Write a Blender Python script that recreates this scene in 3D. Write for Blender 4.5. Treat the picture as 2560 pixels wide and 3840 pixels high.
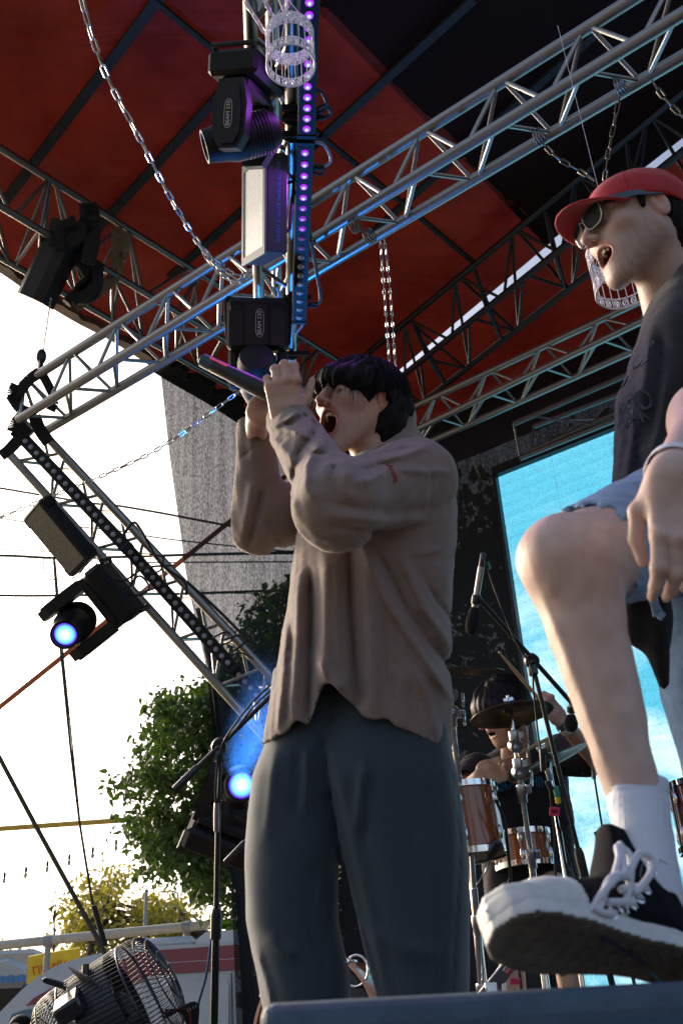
import bpy, bmesh, math, random
import numpy as np
from mathutils import Matrix, Vector
random.seed(7); np.random.seed(7)
scene = bpy.context.scene
for o in list(bpy.data.objects): bpy.data.objects.remove(o)
# ------------------------------------------------------------------ camera
FPX = 3733.0                       # 35 mm lens, in pixels of the 2560 x 3840 photograph
TH = math.radians(29.5); RO = math.radians(3.3); CZ = 1.52
cam_data = bpy.data.cameras.new('camera'); cam = bpy.data.objects.new('camera', cam_data)
scene.collection.objects.link(cam); scene.camera = cam
cam_data.sensor_fit = 'VERTICAL'; cam_data.sensor_height = 36; cam_data.sensor_width = 24
cam_data.lens = 35; cam_data.clip_start = 0.05; cam_data.clip_end = 3000
_xu = Vector((1, 0, 0)); _yu = Vector((0, -math.sin(TH), math.cos(TH))); _fw = Vector((0, math.cos(TH), math.sin(TH)))
_r = _xu*math.cos(RO) - _yu*math.sin(RO); _u = _xu*math.sin(RO) + _yu*math.cos(RO)
_m = Matrix.Identity(4)
for i in range(3): _m[i][0] = _r[i]; _m[i][1] = _u[i]; _m[i][2] = -_fw[i]
_m.translation = (0, 0, CZ); cam.matrix_world = _m
cam_data.dof.use_dof = True; cam_data.dof.focus_distance = 3.6; cam_data.dof.aperture_fstop = 7.1
# ------------------------------------------------------------------ world, sun, exposure
SUN_EL, SUN_AZ = math.radians(24), math.radians(-42)     # azimuth from +Y towards +X; the sun stands behind the stage, to the left
world = bpy.data.worlds.new('World'); scene.world = world; world.use_nodes = True
nt = world.node_tree; nt.nodes.clear()
sky = nt.nodes.new('ShaderNodeTexSky'); sky.sky_type = 'NISHITA'; sky.sun_disc = False
sky.sun_elevation = SUN_EL; sky.sun_rotation = SUN_AZ; sky.air_density = 0.8; sky.dust_density = 5.0; sky.ozone_density = 0.3
bg = nt.nodes.new('ShaderNodeBackground'); bg.inputs[1].default_value = 0.14
wo = nt.nodes.new('ShaderNodeOutputWorld')
nt.links.new(sky.outputs[0], bg.inputs[0]); nt.links.new(bg.outputs[0], wo.inputs[0])
sun_d = bpy.data.lights.new('sun', 'SUN'); sun = bpy.data.objects.new('sun', sun_d); scene.collection.objects.link(sun)
sun_d.energy = 1.4; sun_d.angle = math.radians(12); sun_d.color = (1, .9, .74)
sun.location = (-6, 10, 12)
sun.rotation_euler = Vector((math.sin(SUN_AZ)*math.cos(SUN_EL), math.cos(SUN_AZ)*math.cos(SUN_EL), math.sin(SUN_EL))).to_track_quat('Z', 'Y').to_euler()
vs = scene.view_settings
vs.view_transform = 'Standard'; vs.look = 'None'; vs.gamma = 1; vs.exposure = 0.85; vs.use_curve_mapping = False
scene.cycles.max_bounces = 8; scene.cycles.transparent_max_bounces = 12
scene.cycles.use_denoising = True
# ------------------------------------------------------------------ helpers: pixels of the photograph -> places in the world
def ray(x, y):
    a = (x-1280)/FPX; b = (1920-y)/FPX; c, s = math.cos(RO), math.sin(RO)
    X = a*c+b*s; Y = -a*s+b*c
    return Vector((X, math.cos(TH)-Y*math.sin(TH), Y*math.cos(TH)+math.sin(TH)))
CAM = Vector((0, 0, CZ))
def WD(x, y, d): return CAM + ray(x, y)*d                                   # at an axial distance
def WY(x, y, f): r = ray(x, y); return CAM + r*(f/r[1])                     # on the upright plane Y = f
def WH(x, y, h): r = ray(x, y); return CAM + r*(h/r[2])                     # on the level plane h above the camera
def WPL(x, y, p, n):                                                        # on a plane
    r = ray(x, y); return CAM + r*((p-CAM).dot(n)/r.dot(n))
def projn(P):
    """numpy points -> pixel x, y, axial depth"""
    X = P[..., 0]; f = P[..., 1]; u = P[..., 2]-CZ
    zc = f*math.cos(TH)+u*math.sin(TH); Y = -f*math.sin(TH)+u*math.cos(TH)
    c, s = math.cos(RO), math.sin(RO)
    return 1280+FPX*(X*c-Y*s)/zc, 1920-FPX*(X*s+Y*c)/zc, zc
V = Vector
# ------------------------------------------------------------------ materials
MATS = {}
def srgb(h):
    if isinstance(h, str):
        h = h.lstrip('#'); h = [int(h[i:i+2], 16)/255 for i in (0, 2, 4)]
        return tuple(c/12.92 if c <= .04045 else ((c+.055)/1.055)**2.4 for c in h)
    return tuple(h)
def mat(name, col, rough=.5, metal=0., var=0., vscale=8., bump=0., bscale=60., col2=None, emit=None, es=0., sss=0., sheen=0., coat=0., spec=.5, stretch=None, detail=4, rvar=0.):
    if name in MATS: return MATS[name]
    m = bpy.data.materials.new(name); m.use_nodes = True; t = m.node_tree; b = t.nodes['Principled BSDF']
    L = t.links.new; N = t.nodes.new
    col = srgb(col)
    b.inputs['Base Color'].default_value = (*col, 1); b.inputs['Roughness'].default_value = rough; b.inputs['Metallic'].default_value = metal
    b.inputs['Specular IOR Level'].default_value = spec
    if coat: b.inputs['Coat Weight'].default_value = coat; b.inputs['Coat Roughness'].default_value = .08
    if sheen: b.inputs['Sheen Weight'].default_value = sheen; b.inputs['Sheen Roughness'].default_value = .5
    if sss:
        b.inputs['Subsurface Weight'].default_value = sss; b.inputs['Subsurface Radius'].default_value = (.012, .005, .003); b.inputs['Subsurface Scale'].default_value = 1
    if emit is not None:
        b.inputs['Emission Color'].default_value = (*srgb(emit), 1); b.inputs['Emission Strength'].default_value = es
    if var or bump or col2 or rvar:
        tc = N('ShaderNodeTexCoord'); mp = N('ShaderNodeMapping'); L(tc.outputs['Object'], mp.inputs[0])
        if stretch: mp.inputs['Scale'].default_value = stretch
    if var or col2 or rvar:
        n = N('ShaderNodeTexNoise'); n.inputs['Scale'].default_value = vscale; n.inputs['Detail'].default_value = detail; n.inputs['Roughness'].default_value = .62
        L(mp.outputs[0], n.inputs['Vector'])
        r = N('ShaderNodeValToRGB'); r.color_ramp.elements[0].position = .3; r.color_ramp.elements[1].position = .7
        c2 = srgb(col2) if col2 else tuple(min(1, c*(1+var)) for c in col)
        c1 = col if col2 else tuple(c*(1-var) for c in col)
        r.color_ramp.elements[0].color = (*c1, 1); r.color_ramp.elements[1].color = (*c2, 1)
        L(n.outputs['Fac'], r.inputs['Fac'])
        if var or col2: L(r.outputs[0], b.inputs['Base Color'])
        if rvar:
            q = N('ShaderNodeMapRange'); q.inputs['To Min'].default_value = max(.02, rough-rvar); q.inputs['To Max'].default_value = min(1, rough+rvar)
            q.inputs['From Min'].default_value = .3; q.inputs['From Max'].default_value = .7
            L(n.outputs['Fac'], q.inputs['Value']); L(q.outputs[0], b.inputs['Roughness'])
    if bump:
        n2 = N('ShaderNodeTexNoise'); n2.inputs['Scale'].default_value = bscale; n2.inputs['Detail'].default_value = 3
        L(mp.outputs[0], n2.inputs['Vector'])
        bp = N('ShaderNodeBump'); bp.inputs['Strength'].default_value = bump; bp.inputs['Distance'].default_value = .004
        L(n2.outputs['Fac'], bp.inputs['Height']); L(bp.outputs[0], b.inputs['Normal'])
    MATS[name] = m
    return m
# ------------------------------------------------------------------ mesh building
col = scene.collection
def frame(d, up=(0, 0, 1)):
    """rotation whose Z axis is d"""
    d = V(d).normalized(); u = V(up)
    if abs(d.dot(u.normalized())) > .999: u = V((0, 1, 0)) if abs(d.y) < .9 else V((1, 0, 0))
    x = u.cross(d).normalized(); y = d.cross(x)
    return Matrix((x, y, d)).transposed()
class MB:
    def __init__(s): s.v = []; s.f = []; s.m = []; s.cur = 0
    def add(s, vs, fs):
        o = len(s.v); s.v += [tuple(v) for v in vs]; s.f += [tuple(i+o for i in f) for f in fs]; s.m += [s.cur]*len(fs); return s
    def box(s, c, size, R=None, taper=1., bev=0.):
        R = R or Matrix.Identity(3); c = V(c); x, y, z = [q/2 for q in size]
        if bev:
            b = min(bev, x*.9, y*.9, z*.9); pts = []
            for (zz, ins) in ((-z, b), (-z+b, 0), (z-b, 0), (z, b)):
                t = taper if zz > 0 else 1
                X, Y = (x-ins)*t, (y-ins)*t
                pts += [(-X+b*(ins == 0), -Y, zz), (X-b*(ins == 0), -Y, zz), (X, -Y+b*(ins == 0), zz), (X, Y-b*(ins == 0), zz), (X-b*(ins == 0), Y, zz), (-X+b*(ins == 0), Y, zz), (-X, Y-b*(ins == 0), zz), (-X, -Y+b*(ins == 0), zz)]
            fs = [tuple(range(7, -1, -1)), tuple(range(24, 32))]
            for k in range(3):
                for i in range(8): fs.append((k*8+i, k*8+(i+1) % 8, k*8+8+(i+1) % 8, k*8+8+i))
            return s.add([c+R@V(p) for p in pts], fs)
        t = taper
        p = [(-x, -y, -z), (x, -y, -z), (x, y, -z), (-x, y, -z), (-x*t, -y*t, z), (x*t, -y*t, z), (x*t, y*t, z), (-x*t, y*t, z)]
        return s.add([c+R@V(q) for q in p], [(3, 2, 1, 0), (4, 5, 6, 7), (0, 1, 5, 4), (1, 2, 6, 5), (2, 3, 7, 6), (3, 0, 4, 7)])
    def tube(s, pts, r, seg=8, cap=True, up=(0, 0, 1)):
        pts = [V(p) for p in pts]; n = len(pts); rs = r if isinstance(r, (list, tuple)) else [r]*n
        ds = []
        for i in range(n):
            a = pts[max(0, i-1)]; b = pts[min(n-1, i+1)]; d = (b-a); ds.append(d.normalized() if d.length > 1e-9 else V((0, 0, 1)))
        R = frame(ds[0], up); x = R.col[0].copy(); vs = []
        for i in range(n):
            d = ds[i]; x = (x-d*x.dot(d)).normalized(); y = d.cross(x)
            for k in range(seg):
                a = 2*math.pi*k/seg; vs.append(pts[i]+(x*math.cos(a)+y*math.sin(a))*rs[i])
        fs = [(i*seg+k, i*seg+(k+1) % seg, (i+1)*seg+(k+1) % seg, (i+1)*seg+k) for i in range(n-1) for k in range(seg)]
        if cap: fs += [tuple(range(seg-1, -1, -1)), tuple(range((n-1)*seg, n*seg))]
        return s.add(vs, fs)
    def lathe(s, prof, c=(0, 0, 0), R=None, seg=24, cap=True):
        R = R or Matrix.Identity(3); c = V(c); vs = []
        for (r, z) in prof:
            for k in range(seg):
                a = 2*math.pi*k/seg; vs.append(c+R@V((r*math.cos(a), r*math.sin(a), z)))
        n = len(prof)
        fs = [(i*seg+k, i*seg+(k+1) % seg, (i+1)*seg+(k+1) % seg, (i+1)*seg+k) for i in range(n-1) for k in range(seg)]
        if cap: fs += [tuple(range(seg-1, -1, -1)), tuple(range((n-1)*seg, n*seg))]
        return s.add(vs, fs)
    def ring(s, c, R, rad, r, seg=32, sub=6, sx=1., sy=1.):
        pts = []; c = V(c); vs = []
        for i in range(seg):
            a = 2*math.pi*i/seg; e = V((math.cos(a), math.sin(a), 0)); p = V((e.x*rad*sx, e.y*rad*sy, 0))
            for k in range(sub):
                b = 2*math.pi*k/sub; vs.append(c+R@(p+e*(r*math.cos(b))+V((0, 0, r*math.sin(b)))))
        fs = [(i*sub+k, ((i+1) % seg)*sub+k, ((i+1) % seg)*sub+(k+1) % sub, i*sub+(k+1) % sub) for i in range(seg) for k in range(sub)]
        return s.add(vs, fs)
    def prism(s, outline, c, R, th):
        """2-D outline (list of (x, y)) extruded th along local z, centred"""
        n = len(outline); c = V(c)
        vs = [c+R@V((x, y, -th/2)) for x, y in outline]+[c+R@V((x, y, th/2)) for x, y in outline]
        fs = [tuple(range(n-1, -1, -1)), tuple(range(n, 2*n))]+[(i, (i+1) % n, n+(i+1) % n, n+i) for i in range(n)]
        return s.add(vs, fs)
    def quad(s, a, b, c, d): return s.add([a, b, c, d], [(0, 1, 2, 3)])
    def ell(s, c, rad, R=None, seg=16, rings=10):
        R = R or Matrix.Identity(3); c = V(c); vs = [c+R@V((0, 0, -rad[2]))]
        for i in range(1, rings):
            t = -math.pi/2+math.pi*i/rings
            for k in range(seg):
                a = 2*math.pi*k/seg; vs.append(c+R@V((rad[0]*math.cos(t)*math.cos(a), rad[1]*math.cos(t)*math.sin(a), rad[2]*math.sin(t))))
        vs.append(c+R@V((0, 0, rad[2]))); L = len(vs)-1; fs = []
        for k in range(seg): fs.append((0, 1+(k+1) % seg, 1+k)); fs.append((L, L-seg+k, L-seg+(k+1) % seg))
        for i in range(rings-2):
            for k in range(seg): fs.append((1+i*seg+k, 1+i*seg+(k+1) % seg, 1+(i+1)*seg+(k+1) % seg, 1+(i+1)*seg+k))
        return s.add(vs, fs)
def origin_of(o):
    w = V((0, 0, 0))
    while o is not None: w += o.location; o = o.parent
    return w
def link(o, parent=None):
    col.objects.link(o)
    if parent is not None: o.parent = parent
    return o
def fixnormals(me):
    bm = bmesh.new(); bm.from_mesh(me); bmesh.ops.recalc_face_normals(bm, faces=bm.faces); bm.to_mesh(me); bm.free()
def obj(name, mb, material, parent=None, smooth=True, angle=38, origin=None, label=None):
    """world-space geometry -> one mesh object (relative to its parent's place)"""
    w = origin_of(parent) if parent is not None else V(origin or (0, 0, 0))
    me = bpy.data.meshes.new(name)
    vs = [(v[0]-w.x, v[1]-w.y, v[2]-w.z) for v in mb.v]
    me.from_pydata(vs, [], mb.f); fixnormals(me)
    mats = material if isinstance(material, (list, tuple)) else [material]
    for m in mats: me.materials.append(m)
    if len(mats) > 1: me.polygons.foreach_set('material_index', mb.m)
    if smooth:
        me.polygons.foreach_set('use_smooth', [True]*len(me.polygons))
        try: me.set_sharp_from_angle(angle=math.radians(angle))
        except Exception: pass
    me.update()
    o = bpy.data.objects.new(name, me)
    if parent is None: o.location = w
    link(o, parent)
    if label: o['label'] = label
    return o
def tag(o, label=None, cat=None, group=None, kind=None):
    if label: o['label'] = label
    if cat: o['category'] = cat
    if group: o['group'] = group
    if kind: o['kind'] = kind
    return o
def thing(name, loc, label, cat, group=None):
    o = bpy.data.objects.new(name, None); o.empty_display_size = .05; o.location = V(loc); link(o)
    return tag(o, label, cat, group)
_UC = {}
def unit_mesh(key, mb, material, smooth=True, angle=38):
    if key in _UC: return _UC[key]
    me = bpy.data.meshes.new(key[0]); me.from_pydata(mb.v, [], mb.f); fixnormals(me); me.materials.append(material)
    if smooth:
        me.polygons.foreach_set('use_smooth', [True]*len(me.polygons)); me.set_sharp_from_angle(angle=math.radians(angle))
    _UC[key] = me; return me
def inst(name, me, M, parent):
    """a part that shares mesh data; M is its world matrix"""
    o = bpy.data.objects.new(name, me); M = M.copy(); M.translation = M.translation-origin_of(parent)
    o.matrix_basis = M; return link(o, parent)
def bar(name, p, q, r, material, parent, seg=12):
    p, q = V(p), V(q); d = q-p
    me = unit_mesh(('bar', material.name, seg), MB().lathe([(1, 0), (1, 1)], seg=seg), material)
    R = frame(d).to_4x4(); M = Matrix.Translation(p) @ R @ Matrix.Diagonal((r, r, d.length, 1))
    return inst(name, me, M, parent)
def spline(pts, n):
    """Catmull-Rom through the points"""
    P = [V(p) for p in pts]; P = [P[0]*2-P[1]]+P+[P[-1]*2-P[-2]]; out = []
    segs = len(P)-3
    for i in range(n):
        t = i/(n-1)*segs; k = min(int(t), segs-1); t -= k; a, b, c, d = P[k:k+4]
        out.append(.5*((2*b)+(c-a)*t+(2*a-5*b+4*c-d)*t*t+(3*b-a-3*c+d)*t**3))
    return out
def text_mb(txt, size, c, R, thick=.0008, shear=0.):
    cu = bpy.data.curves.new('t', 'FONT'); cu.body = txt; cu.size = size; cu.align_x = 'CENTER'; cu.align_y = 'CENTER'; cu.extrude = thick; cu.shear = shear; cu.resolution_u = 3
    o = bpy.data.objects.new('t', cu); col.objects.link(o); bpy.context.view_layer.update()
    dg = bpy.context.evaluated_depsgraph_get(); me = o.evaluated_get(dg).to_mesh()
    mb = MB(); mb.add([V(c)+R@v.co for v in me.vertices], [tuple(p.vertices) for p in me.polygons])
    bpy.data.objects.remove(o); bpy.data.curves.remove(cu)
    return mb
def rotm(ax, deg): return Matrix.Rotation(math.radians(deg), 3, ax)
# image axes as world directions (for things that turn a face to the audience)
IR, IU, IF = _r.copy(), _u.copy(), _fw.copy()
# ------------------------------------------------------------------ signed distance modelling for bodies and cloth
def vn(a): return np.array(a, dtype=np.float32)
def smin(a, b, k):
    h = np.clip(.5+.5*(b-a)/k, 0, 1); return b+(a-b)*h-k*h*(1-h)
def smax(a, b, k): return -smin(-a, -b, k)
def sd_cone(P, a, b, ra, rb):
    """capsule that tapers from ra to rb"""
    a, b = vn(a), vn(b); ab = b-a; t = np.clip(((P-a)@ab)/max(1e-9, float(ab@ab)), 0, 1)
    return np.linalg.norm(P-a-t[:, None]*ab, axis=1)-(ra+(rb-ra)*t)
def sd_chain(P, pts, rs, k=.01):
    d = sd_cone(P, pts[0], pts[1], rs[0], rs[1])
    for i in range(1, len(pts)-1): d = smin(d, sd_cone(P, pts[i], pts[i+1], rs[i], rs[i+1]), k)
    return d
def sd_ell(P, c, r, R=None):
    q = P-vn(c)
    if R is not None: q = q@np.array(R, dtype=np.float32)
    r = vn(r); k0 = np.linalg.norm(q/r, axis=1); k1 = np.linalg.norm(q/(r*r), axis=1)
    return k0*(k0-1)/np.maximum(k1, 1e-6)
def sd_box(P, c, h, rad=0., R=None):
    q = P-vn(c)
    if R is not None: q = q@np.array(R, dtype=np.float32)
    q = np.abs(q)-(vn(h)-rad)
    return np.linalg.norm(np.maximum(q, 0), axis=1)+np.minimum(q.max(1), 0)-rad
def polydist(px, py, pts):
    """distance in pixels to a polyline, and the place along it (0..1)"""
    best = np.full(px.shape, 1e9, np.float32); tt = np.zeros(px.shape, np.float32); n = len(pts)-1
    for i in range(n):
        (x0, y0), (x1, y1) = pts[i], pts[i+1]; dx, dy = x1-x0, y1-y0
        t = np.clip(((px-x0)*dx+(py-y0)*dy)/(dx*dx+dy*dy+1e-9), 0, 1)
        d = np.hypot(px-x0-t*dx, py-y0-t*dy); m = d < best
        best = np.where(m, d, best); tt = np.where(m, (i+t)/n, tt)
    return best, tt
def fold_field(px, py, folds, fade=True):
    """sum of ridges (+) and creases (-): (points, width in px, height in m)"""
    s = np.zeros(px.shape, np.float32)
    for pts, w, a in folds:
        d, t = polydist(px, py, pts)
        g = np.exp(-(d/w)**2) if a > 0 else np.exp(-(d/w)**1.25)
        if fade: g = g*np.clip(np.minimum(t, 1-t)*5+.25, 0, 1)
        s += a*g
    return s
def smooth_noise(P, scale, seed=0):
    r = np.random.RandomState(seed); s = np.zeros(len(P), np.float32)
    for i in range(5):
        k = r.normal(size=3)*scale*(1+.5*i); s += np.sin(P@vn(k)+r.rand()*6.3)/(1+.5*i)
    return s/2.5
def sdf_surface(fn, lo, hi, h):
    """surface nets; only blocks near the surface are sampled finely"""
    lo = np.array(lo, np.float32); hi = np.array(hi, np.float32); B = 6
    nb = np.maximum(1, np.ceil((hi-lo)/(h*B)).astype(int)); n = nb*B+1
    bi = np.stack(np.meshgrid(*[np.arange(k) for k in nb], indexing='ij'), -1).reshape(-1, 3)
    cen = lo+(bi+.5)*(h*B); dc = fn(cen.astype(np.float32)); act = np.abs(dc) < h*B*1.7+.014
    D = np.empty(n, np.float32)
    up = np.repeat(np.repeat(np.repeat(dc.reshape(nb), B, 0), B, 1), B, 2)
    D[:-1, :-1, :-1] = up; D[-1] = .1; D[:, -1] = .1; D[:, :, -1] = .1
    M = np.zeros(n, bool); off = np.stack(np.meshgrid(*[np.arange(B+1)]*3, indexing='ij'), -1).reshape(-1, 3)
    ab = bi[act]
    idx = (ab[:, None, :]*B+off[None]).reshape(-1, 3)
    M[idx[:, 0], idx[:, 1], idx[:, 2]] = True
    I = np.argwhere(M); P = (lo+I*h).astype(np.float32); out = np.empty(len(P), np.float32)
    for s in range(0, len(P), 400000): out[s:s+400000] = fn(P[s:s+400000])
    D[I[:, 0], I[:, 1], I[:, 2]] = out
    S = D < 0
    cnt = np.zeros(np.array(D.shape)-1, np.int8); 
    acc = np.zeros(tuple(np.array(D.shape)-1)+(3,), np.float32)
    def sl(o, ax=None): return tuple(slice(o[i], D.shape[i]-1+o[i]) for i in range(3))
    for ax in range(3):
        o1 = [a for a in range(3) if a != ax]
        for u in (0, 1):
            for v in (0, 1):
                o = [0, 0, 0]; o[o1[0]] = u; o[o1[1]] = v; p = list(o); p[ax] = 1
                a = D[sl(o)]; b = D[sl(p)]; x = (S[sl(o)] != S[sl(p)])
                t = np.zeros(a.shape, np.float32); t[x] = (a[x]/(a[x]-b[x]))
                cnt += x
                acc[..., o1[0]] += x*u; acc[..., o1[1]] += x*v; acc[..., ax] += t
    cell = cnt > 0; ci = np.argwhere(cell)
    pos = lo+(ci+acc[cell]/cnt[cell][:, None])*h
    ids = np.full(cell.shape, -1, np.int32); ids[cell] = np.arange(len(ci))
    faces = []
    for ax in range(3):
        o1 = [(ax+1) % 3, (ax+2) % 3]
        a = [slice(1, -1)]*3; a[ax] = slice(0, -1); b = [slice(1, -1)]*3; b[ax] = slice(1, None)
        ch = S[tuple(a)] != S[tuple(b)]; e = np.argwhere(ch)
        if not len(e): continue
        base = e.copy(); base[:, o1[0]] += 1; base[:, o1[1]] += 1
        c = []
        for (u, v) in ((0, 0), (1, 0), (1, 1), (0, 1)):
            q = base.copy(); q[:, o1[0]] -= u; q[:, o1[1]] -= v
            c.append(ids[q[:, 0], q[:, 1], q[:, 2]])
        f = np.stack(c, 1); s0 = S[tuple(a)][tuple(e.T)]
        f[~s0] = f[~s0][:, ::-1]
        faces.append(f)
    f = np.concatenate(faces); f = f[(f >= 0).all(1)]
    used = np.unique(f); mp = np.zeros(len(pos), np.int64); mp[used] = np.arange(len(used))
    return pos[used], mp[f]
def sdf_obj(name, fn, lo, hi, h, material, parent=None, relax=1, origin=None, pick=None, label=None):
    pos, f = sdf_surface(fn, lo, hi, h)
    for _ in range(relax):                       # light Laplacian relaxation
        s = np.zeros_like(pos); c = np.zeros(len(pos))
        for i in range(4):
            a, b = f[:, i], f[:, (i+1) % 4]
            np.add.at(s, a, pos[b]); np.add.at(c, a, 1); np.add.at(s, b, pos[a]); np.add.at(c, b, 1)
        pos = pos*.5+.5*s/np.maximum(c, 1)[:, None]
    w = origin_of(parent) if parent is not None else V(origin or (0, 0, 0))
    me = bpy.data.meshes.new(name); me.vertices.add(len(pos)); me.vertices.foreach_set('co', (pos-np.array(w)).astype(np.float32).ravel())
    me.loops.add(f.size); me.loops.foreach_set('vertex_index', f.astype(np.int32).ravel())
    me.polygons.add(len(f)); me.polygons.foreach_set('loop_start', np.arange(0, f.size, 4, dtype=np.int32))
    me.polygons.foreach_set('use_smooth', np.ones(len(f), bool))
    mats = material if isinstance(material, (list, tuple)) else [material]
    for m in mats: me.materials.append(m)
    if pick is not None:
        cen = pos[f].mean(1).astype(np.float32); me.polygons.foreach_set('material_index', pick(cen).astype(np.int32))
    me.update(calc_edges=True); me.validate()
    o = bpy.data.objects.new(name, me)
    if parent is None: o.location = w
    link(o, parent)
    if label: o['label'] = label
    return o
# ================================================================== the setting
def nodes(name):
    m = bpy.data.materials.new(name); m.use_nodes = True; t = m.node_tree; t.nodes.clear(); MATS[name] = m
    return m, t, t.nodes.new, t.links.new
def tarp_mat(name, c, c2, trans, rough=.5):
    m, t, N, L = nodes(name)
    out = N('ShaderNodeOutputMaterial'); p = N('ShaderNodeBsdfPrincipled'); tr = N('ShaderNodeBsdfTranslucent'); mx = N('ShaderNodeAddShader')
    tc = N('ShaderNodeTexCoord'); n = N('ShaderNodeTexNoise'); n.inputs['Scale'].default_value = 1.3; n.inputs['Detail'].default_value = 6; n.inputs['Roughness'].default_value = .6
    L(tc.outputs['Object'], n.inputs['Vector'])
    r = N('ShaderNodeValToRGB'); r.color_ramp.elements[0].position = .35; r.color_ramp.elements[1].position = .68
    r.color_ramp.elements[0].color = (*srgb(c), 1); r.color_ramp.elements[1].color = (*srgb(c2), 1)
    L(n.outputs['Fac'], r.inputs['Fac']); L(r.outputs[0], p.inputs['Base Color']); p.inputs['Roughness'].default_value = rough
    p.inputs['Specular IOR Level'].default_value = .12
    hm = N('ShaderNodeMix'); hm.data_type = 'RGBA'; hm.blend_type = 'MULTIPLY'; hm.inputs['Factor'].default_value = 1; hm.inputs['B'].default_value = (trans, trans, trans, 1)
    L(r.outputs[0], hm.inputs['A']); L(hm.outputs['Result'], tr.inputs['Color'])
    b = N('ShaderNodeBump'); b.inputs['Strength'].default_value = .35; b.inputs['Distance'].default_value = .05
    n2 = N('ShaderNodeTexNoise'); n2.inputs['Scale'].default_value = 2.2; n2.inputs['Detail'].default_value = 3; n2.inputs['Distortion'].default_value = 1.2
    mp = N('ShaderNodeMapping'); mp.inputs['Rotation'].default_value = (0, 0, .9); mp.inputs['Scale'].default_value = (.35, 1.5, 1)
    L(tc.outputs['Object'], mp.inputs[0]); L(mp.outputs[0], n2.inputs['Vector']); L(n2.outputs['Fac'], b.inputs['Height'])
    L(b.outputs[0], p.inputs['Normal']); L(b.outputs[0], tr.inputs['Normal'])
    L(p.outputs[0], mx.inputs[0]); L(tr.outputs[0], mx.inputs[1]); L(mx.outputs[0], out.inputs[0])
    return m
asphalt = mat('pale_paving', (.14, .118, .09), .9, var=.25, vscale=3, bump=.4, bscale=80)
deck = mat('stage_deck', (.035, .035, .038), .7, var=.35, vscale=5, bump=.2, bscale=40)
red_tarp = tarp_mat('red_tarp', (.11, .009, .006), (.22, .024, .012), .16)
black_tarp = tarp_mat('black_tarp', (.012, .005, .004), (.018, .007, .006), .03, .8)
dark_web = mat('dark_webbing', (.018, .02, .022), .75, var=.3, vscale=20)
alu = mat('truss_aluminium', (.33, .325, .31), .38, 1., var=.2, vscale=14, bump=.12, bscale=30, rvar=.1)
alu_shaded = mat('shaded_truss_aluminium', (.20, .20, .20), .4, 1., var=.25, vscale=10, bump=.15, bscale=30)  # darker copy of the truss aluminium, roof shade put into its colour
black_paint = mat('black_plastic', (.012, .012, .013), .45, var=.3, vscale=25, bump=.05, bscale=150)
black_cloth = mat('black_cloth', (.012, .012, .014), .9, var=.3, vscale=30, bump=.2, bscale=200)

g = MB(); g.add([(-900, -300, 0), (900, -300, 0), (900, 1500, 0), (-900, 1500, 0)], [(0, 1, 2, 3)])
tag(obj('ground', g, asphalt, smooth=False), kind='structure')
STZ = 1.40
a_dir = V((.587, .81, 0)); b_dir = V((.81, -.587, 0))
# stage floor: one deck with a skirt, its front edge runs along b through a point just before the monitor
f0 = V((0, .62, 0))
c = [f0-b_dir*3.2, f0+b_dir*5, f0+b_dir*5+a_dir*8.8, f0-b_dir*1.2+a_dir*8.8, f0-b_dir*1.75+a_dir*6]
g = MB(); n_ = len(c); vs_ = [(p.x, p.y, STZ-.12) for p in c]+[(p.x, p.y, STZ) for p in c]
g.add(vs_, [tuple(range(n_)), tuple(range(n_, 2*n_))]+[(i, (i+1) % n_, n_+(i+1) % n_, n_+i) for i in range(n_)])
tag(obj('stage_floor', g, deck, smooth=False), kind='structure')

# ---- canopy: two front tarpaulins (red, black), a slit of sky, a red tarpaulin at the back
ZR = CZ+5.5
canopy = thing('stage_canopy', (-.5, 5.5, ZR), 'red and black tarpaulin roof stretched above the whole stage', 'canopy')
def tarp(name, cs, m, n=26, sag=.05, seed=0, label=None):
    """bilinear sheet between four corners (x, y), slightly slack between its straps"""
    A, B, C, D = [V((*p, ZR)) for p in cs]; mb = MB(); rr = random.Random(seed); ph = [rr.random()*6 for _ in range(6)]
    vs = []
    for i in range(n+1):
        for j in range(n+1):
            u, v = i/n, j/n; p = A*(1-u)*(1-v)+B*u*(1-v)+C*u*v+D*(1-u)*v
            e = min(1, 8*min(u, 1-u, v, 1-v))
            z = sag*e*(math.sin(9*u+ph[0])*math.sin(7*v+ph[1])+.5*math.sin(17*u+5*v+ph[2])+.35*math.sin(23*v-8*u+ph[3]))*.45
            vs.append((p.x, p.y, p.z+z))
    fs = [(i*(n+1)+j, (i+1)*(n+1)+j, (i+1)*(n+1)+j+1, i*(n+1)+j+1) for i in range(n) for j in range(n)]
    mb.add(vs, fs); return obj(name, mb, m, canopy, label=label)
tarp('tarp_panel', [(-4.3, 3.35), (-.30, 3.18), (1.74, 5.685), (-.35, 8.425)], red_tarp, seed=1, label='red tarpaulin roof panel over the left of the stage')
tarp('tarp_panel', [(-.36, 3.2), (3.3, 3.1), (3.62, 3.43), (1.69, 5.725)], black_tarp, seed=2, label='black tarpaulin roof panel over the right of the stage')
tarp('tarp_panel', [(-.33, 8.50), (4.66, 2.27), (4.75, 5.2), (-.2, 8.98)], red_tarp, seed=3, label='red tarpaulin roof panel at the back of the stage')
def rib(pts, w, h=.03, below=.05, m=dark_web, name='roof_strap', par=canopy):
    P = [WH(x, y, 5.5-below) for x, y in pts]; mb = MB()
    for p, q in zip(P, P[1:]):
        d = q-p; R = frame(d, (0, 0, 1)); mb.box((p+q)/2, (w, h, d.length+.02), R)
    return obj(name, mb, m, par, smooth=False)
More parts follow.
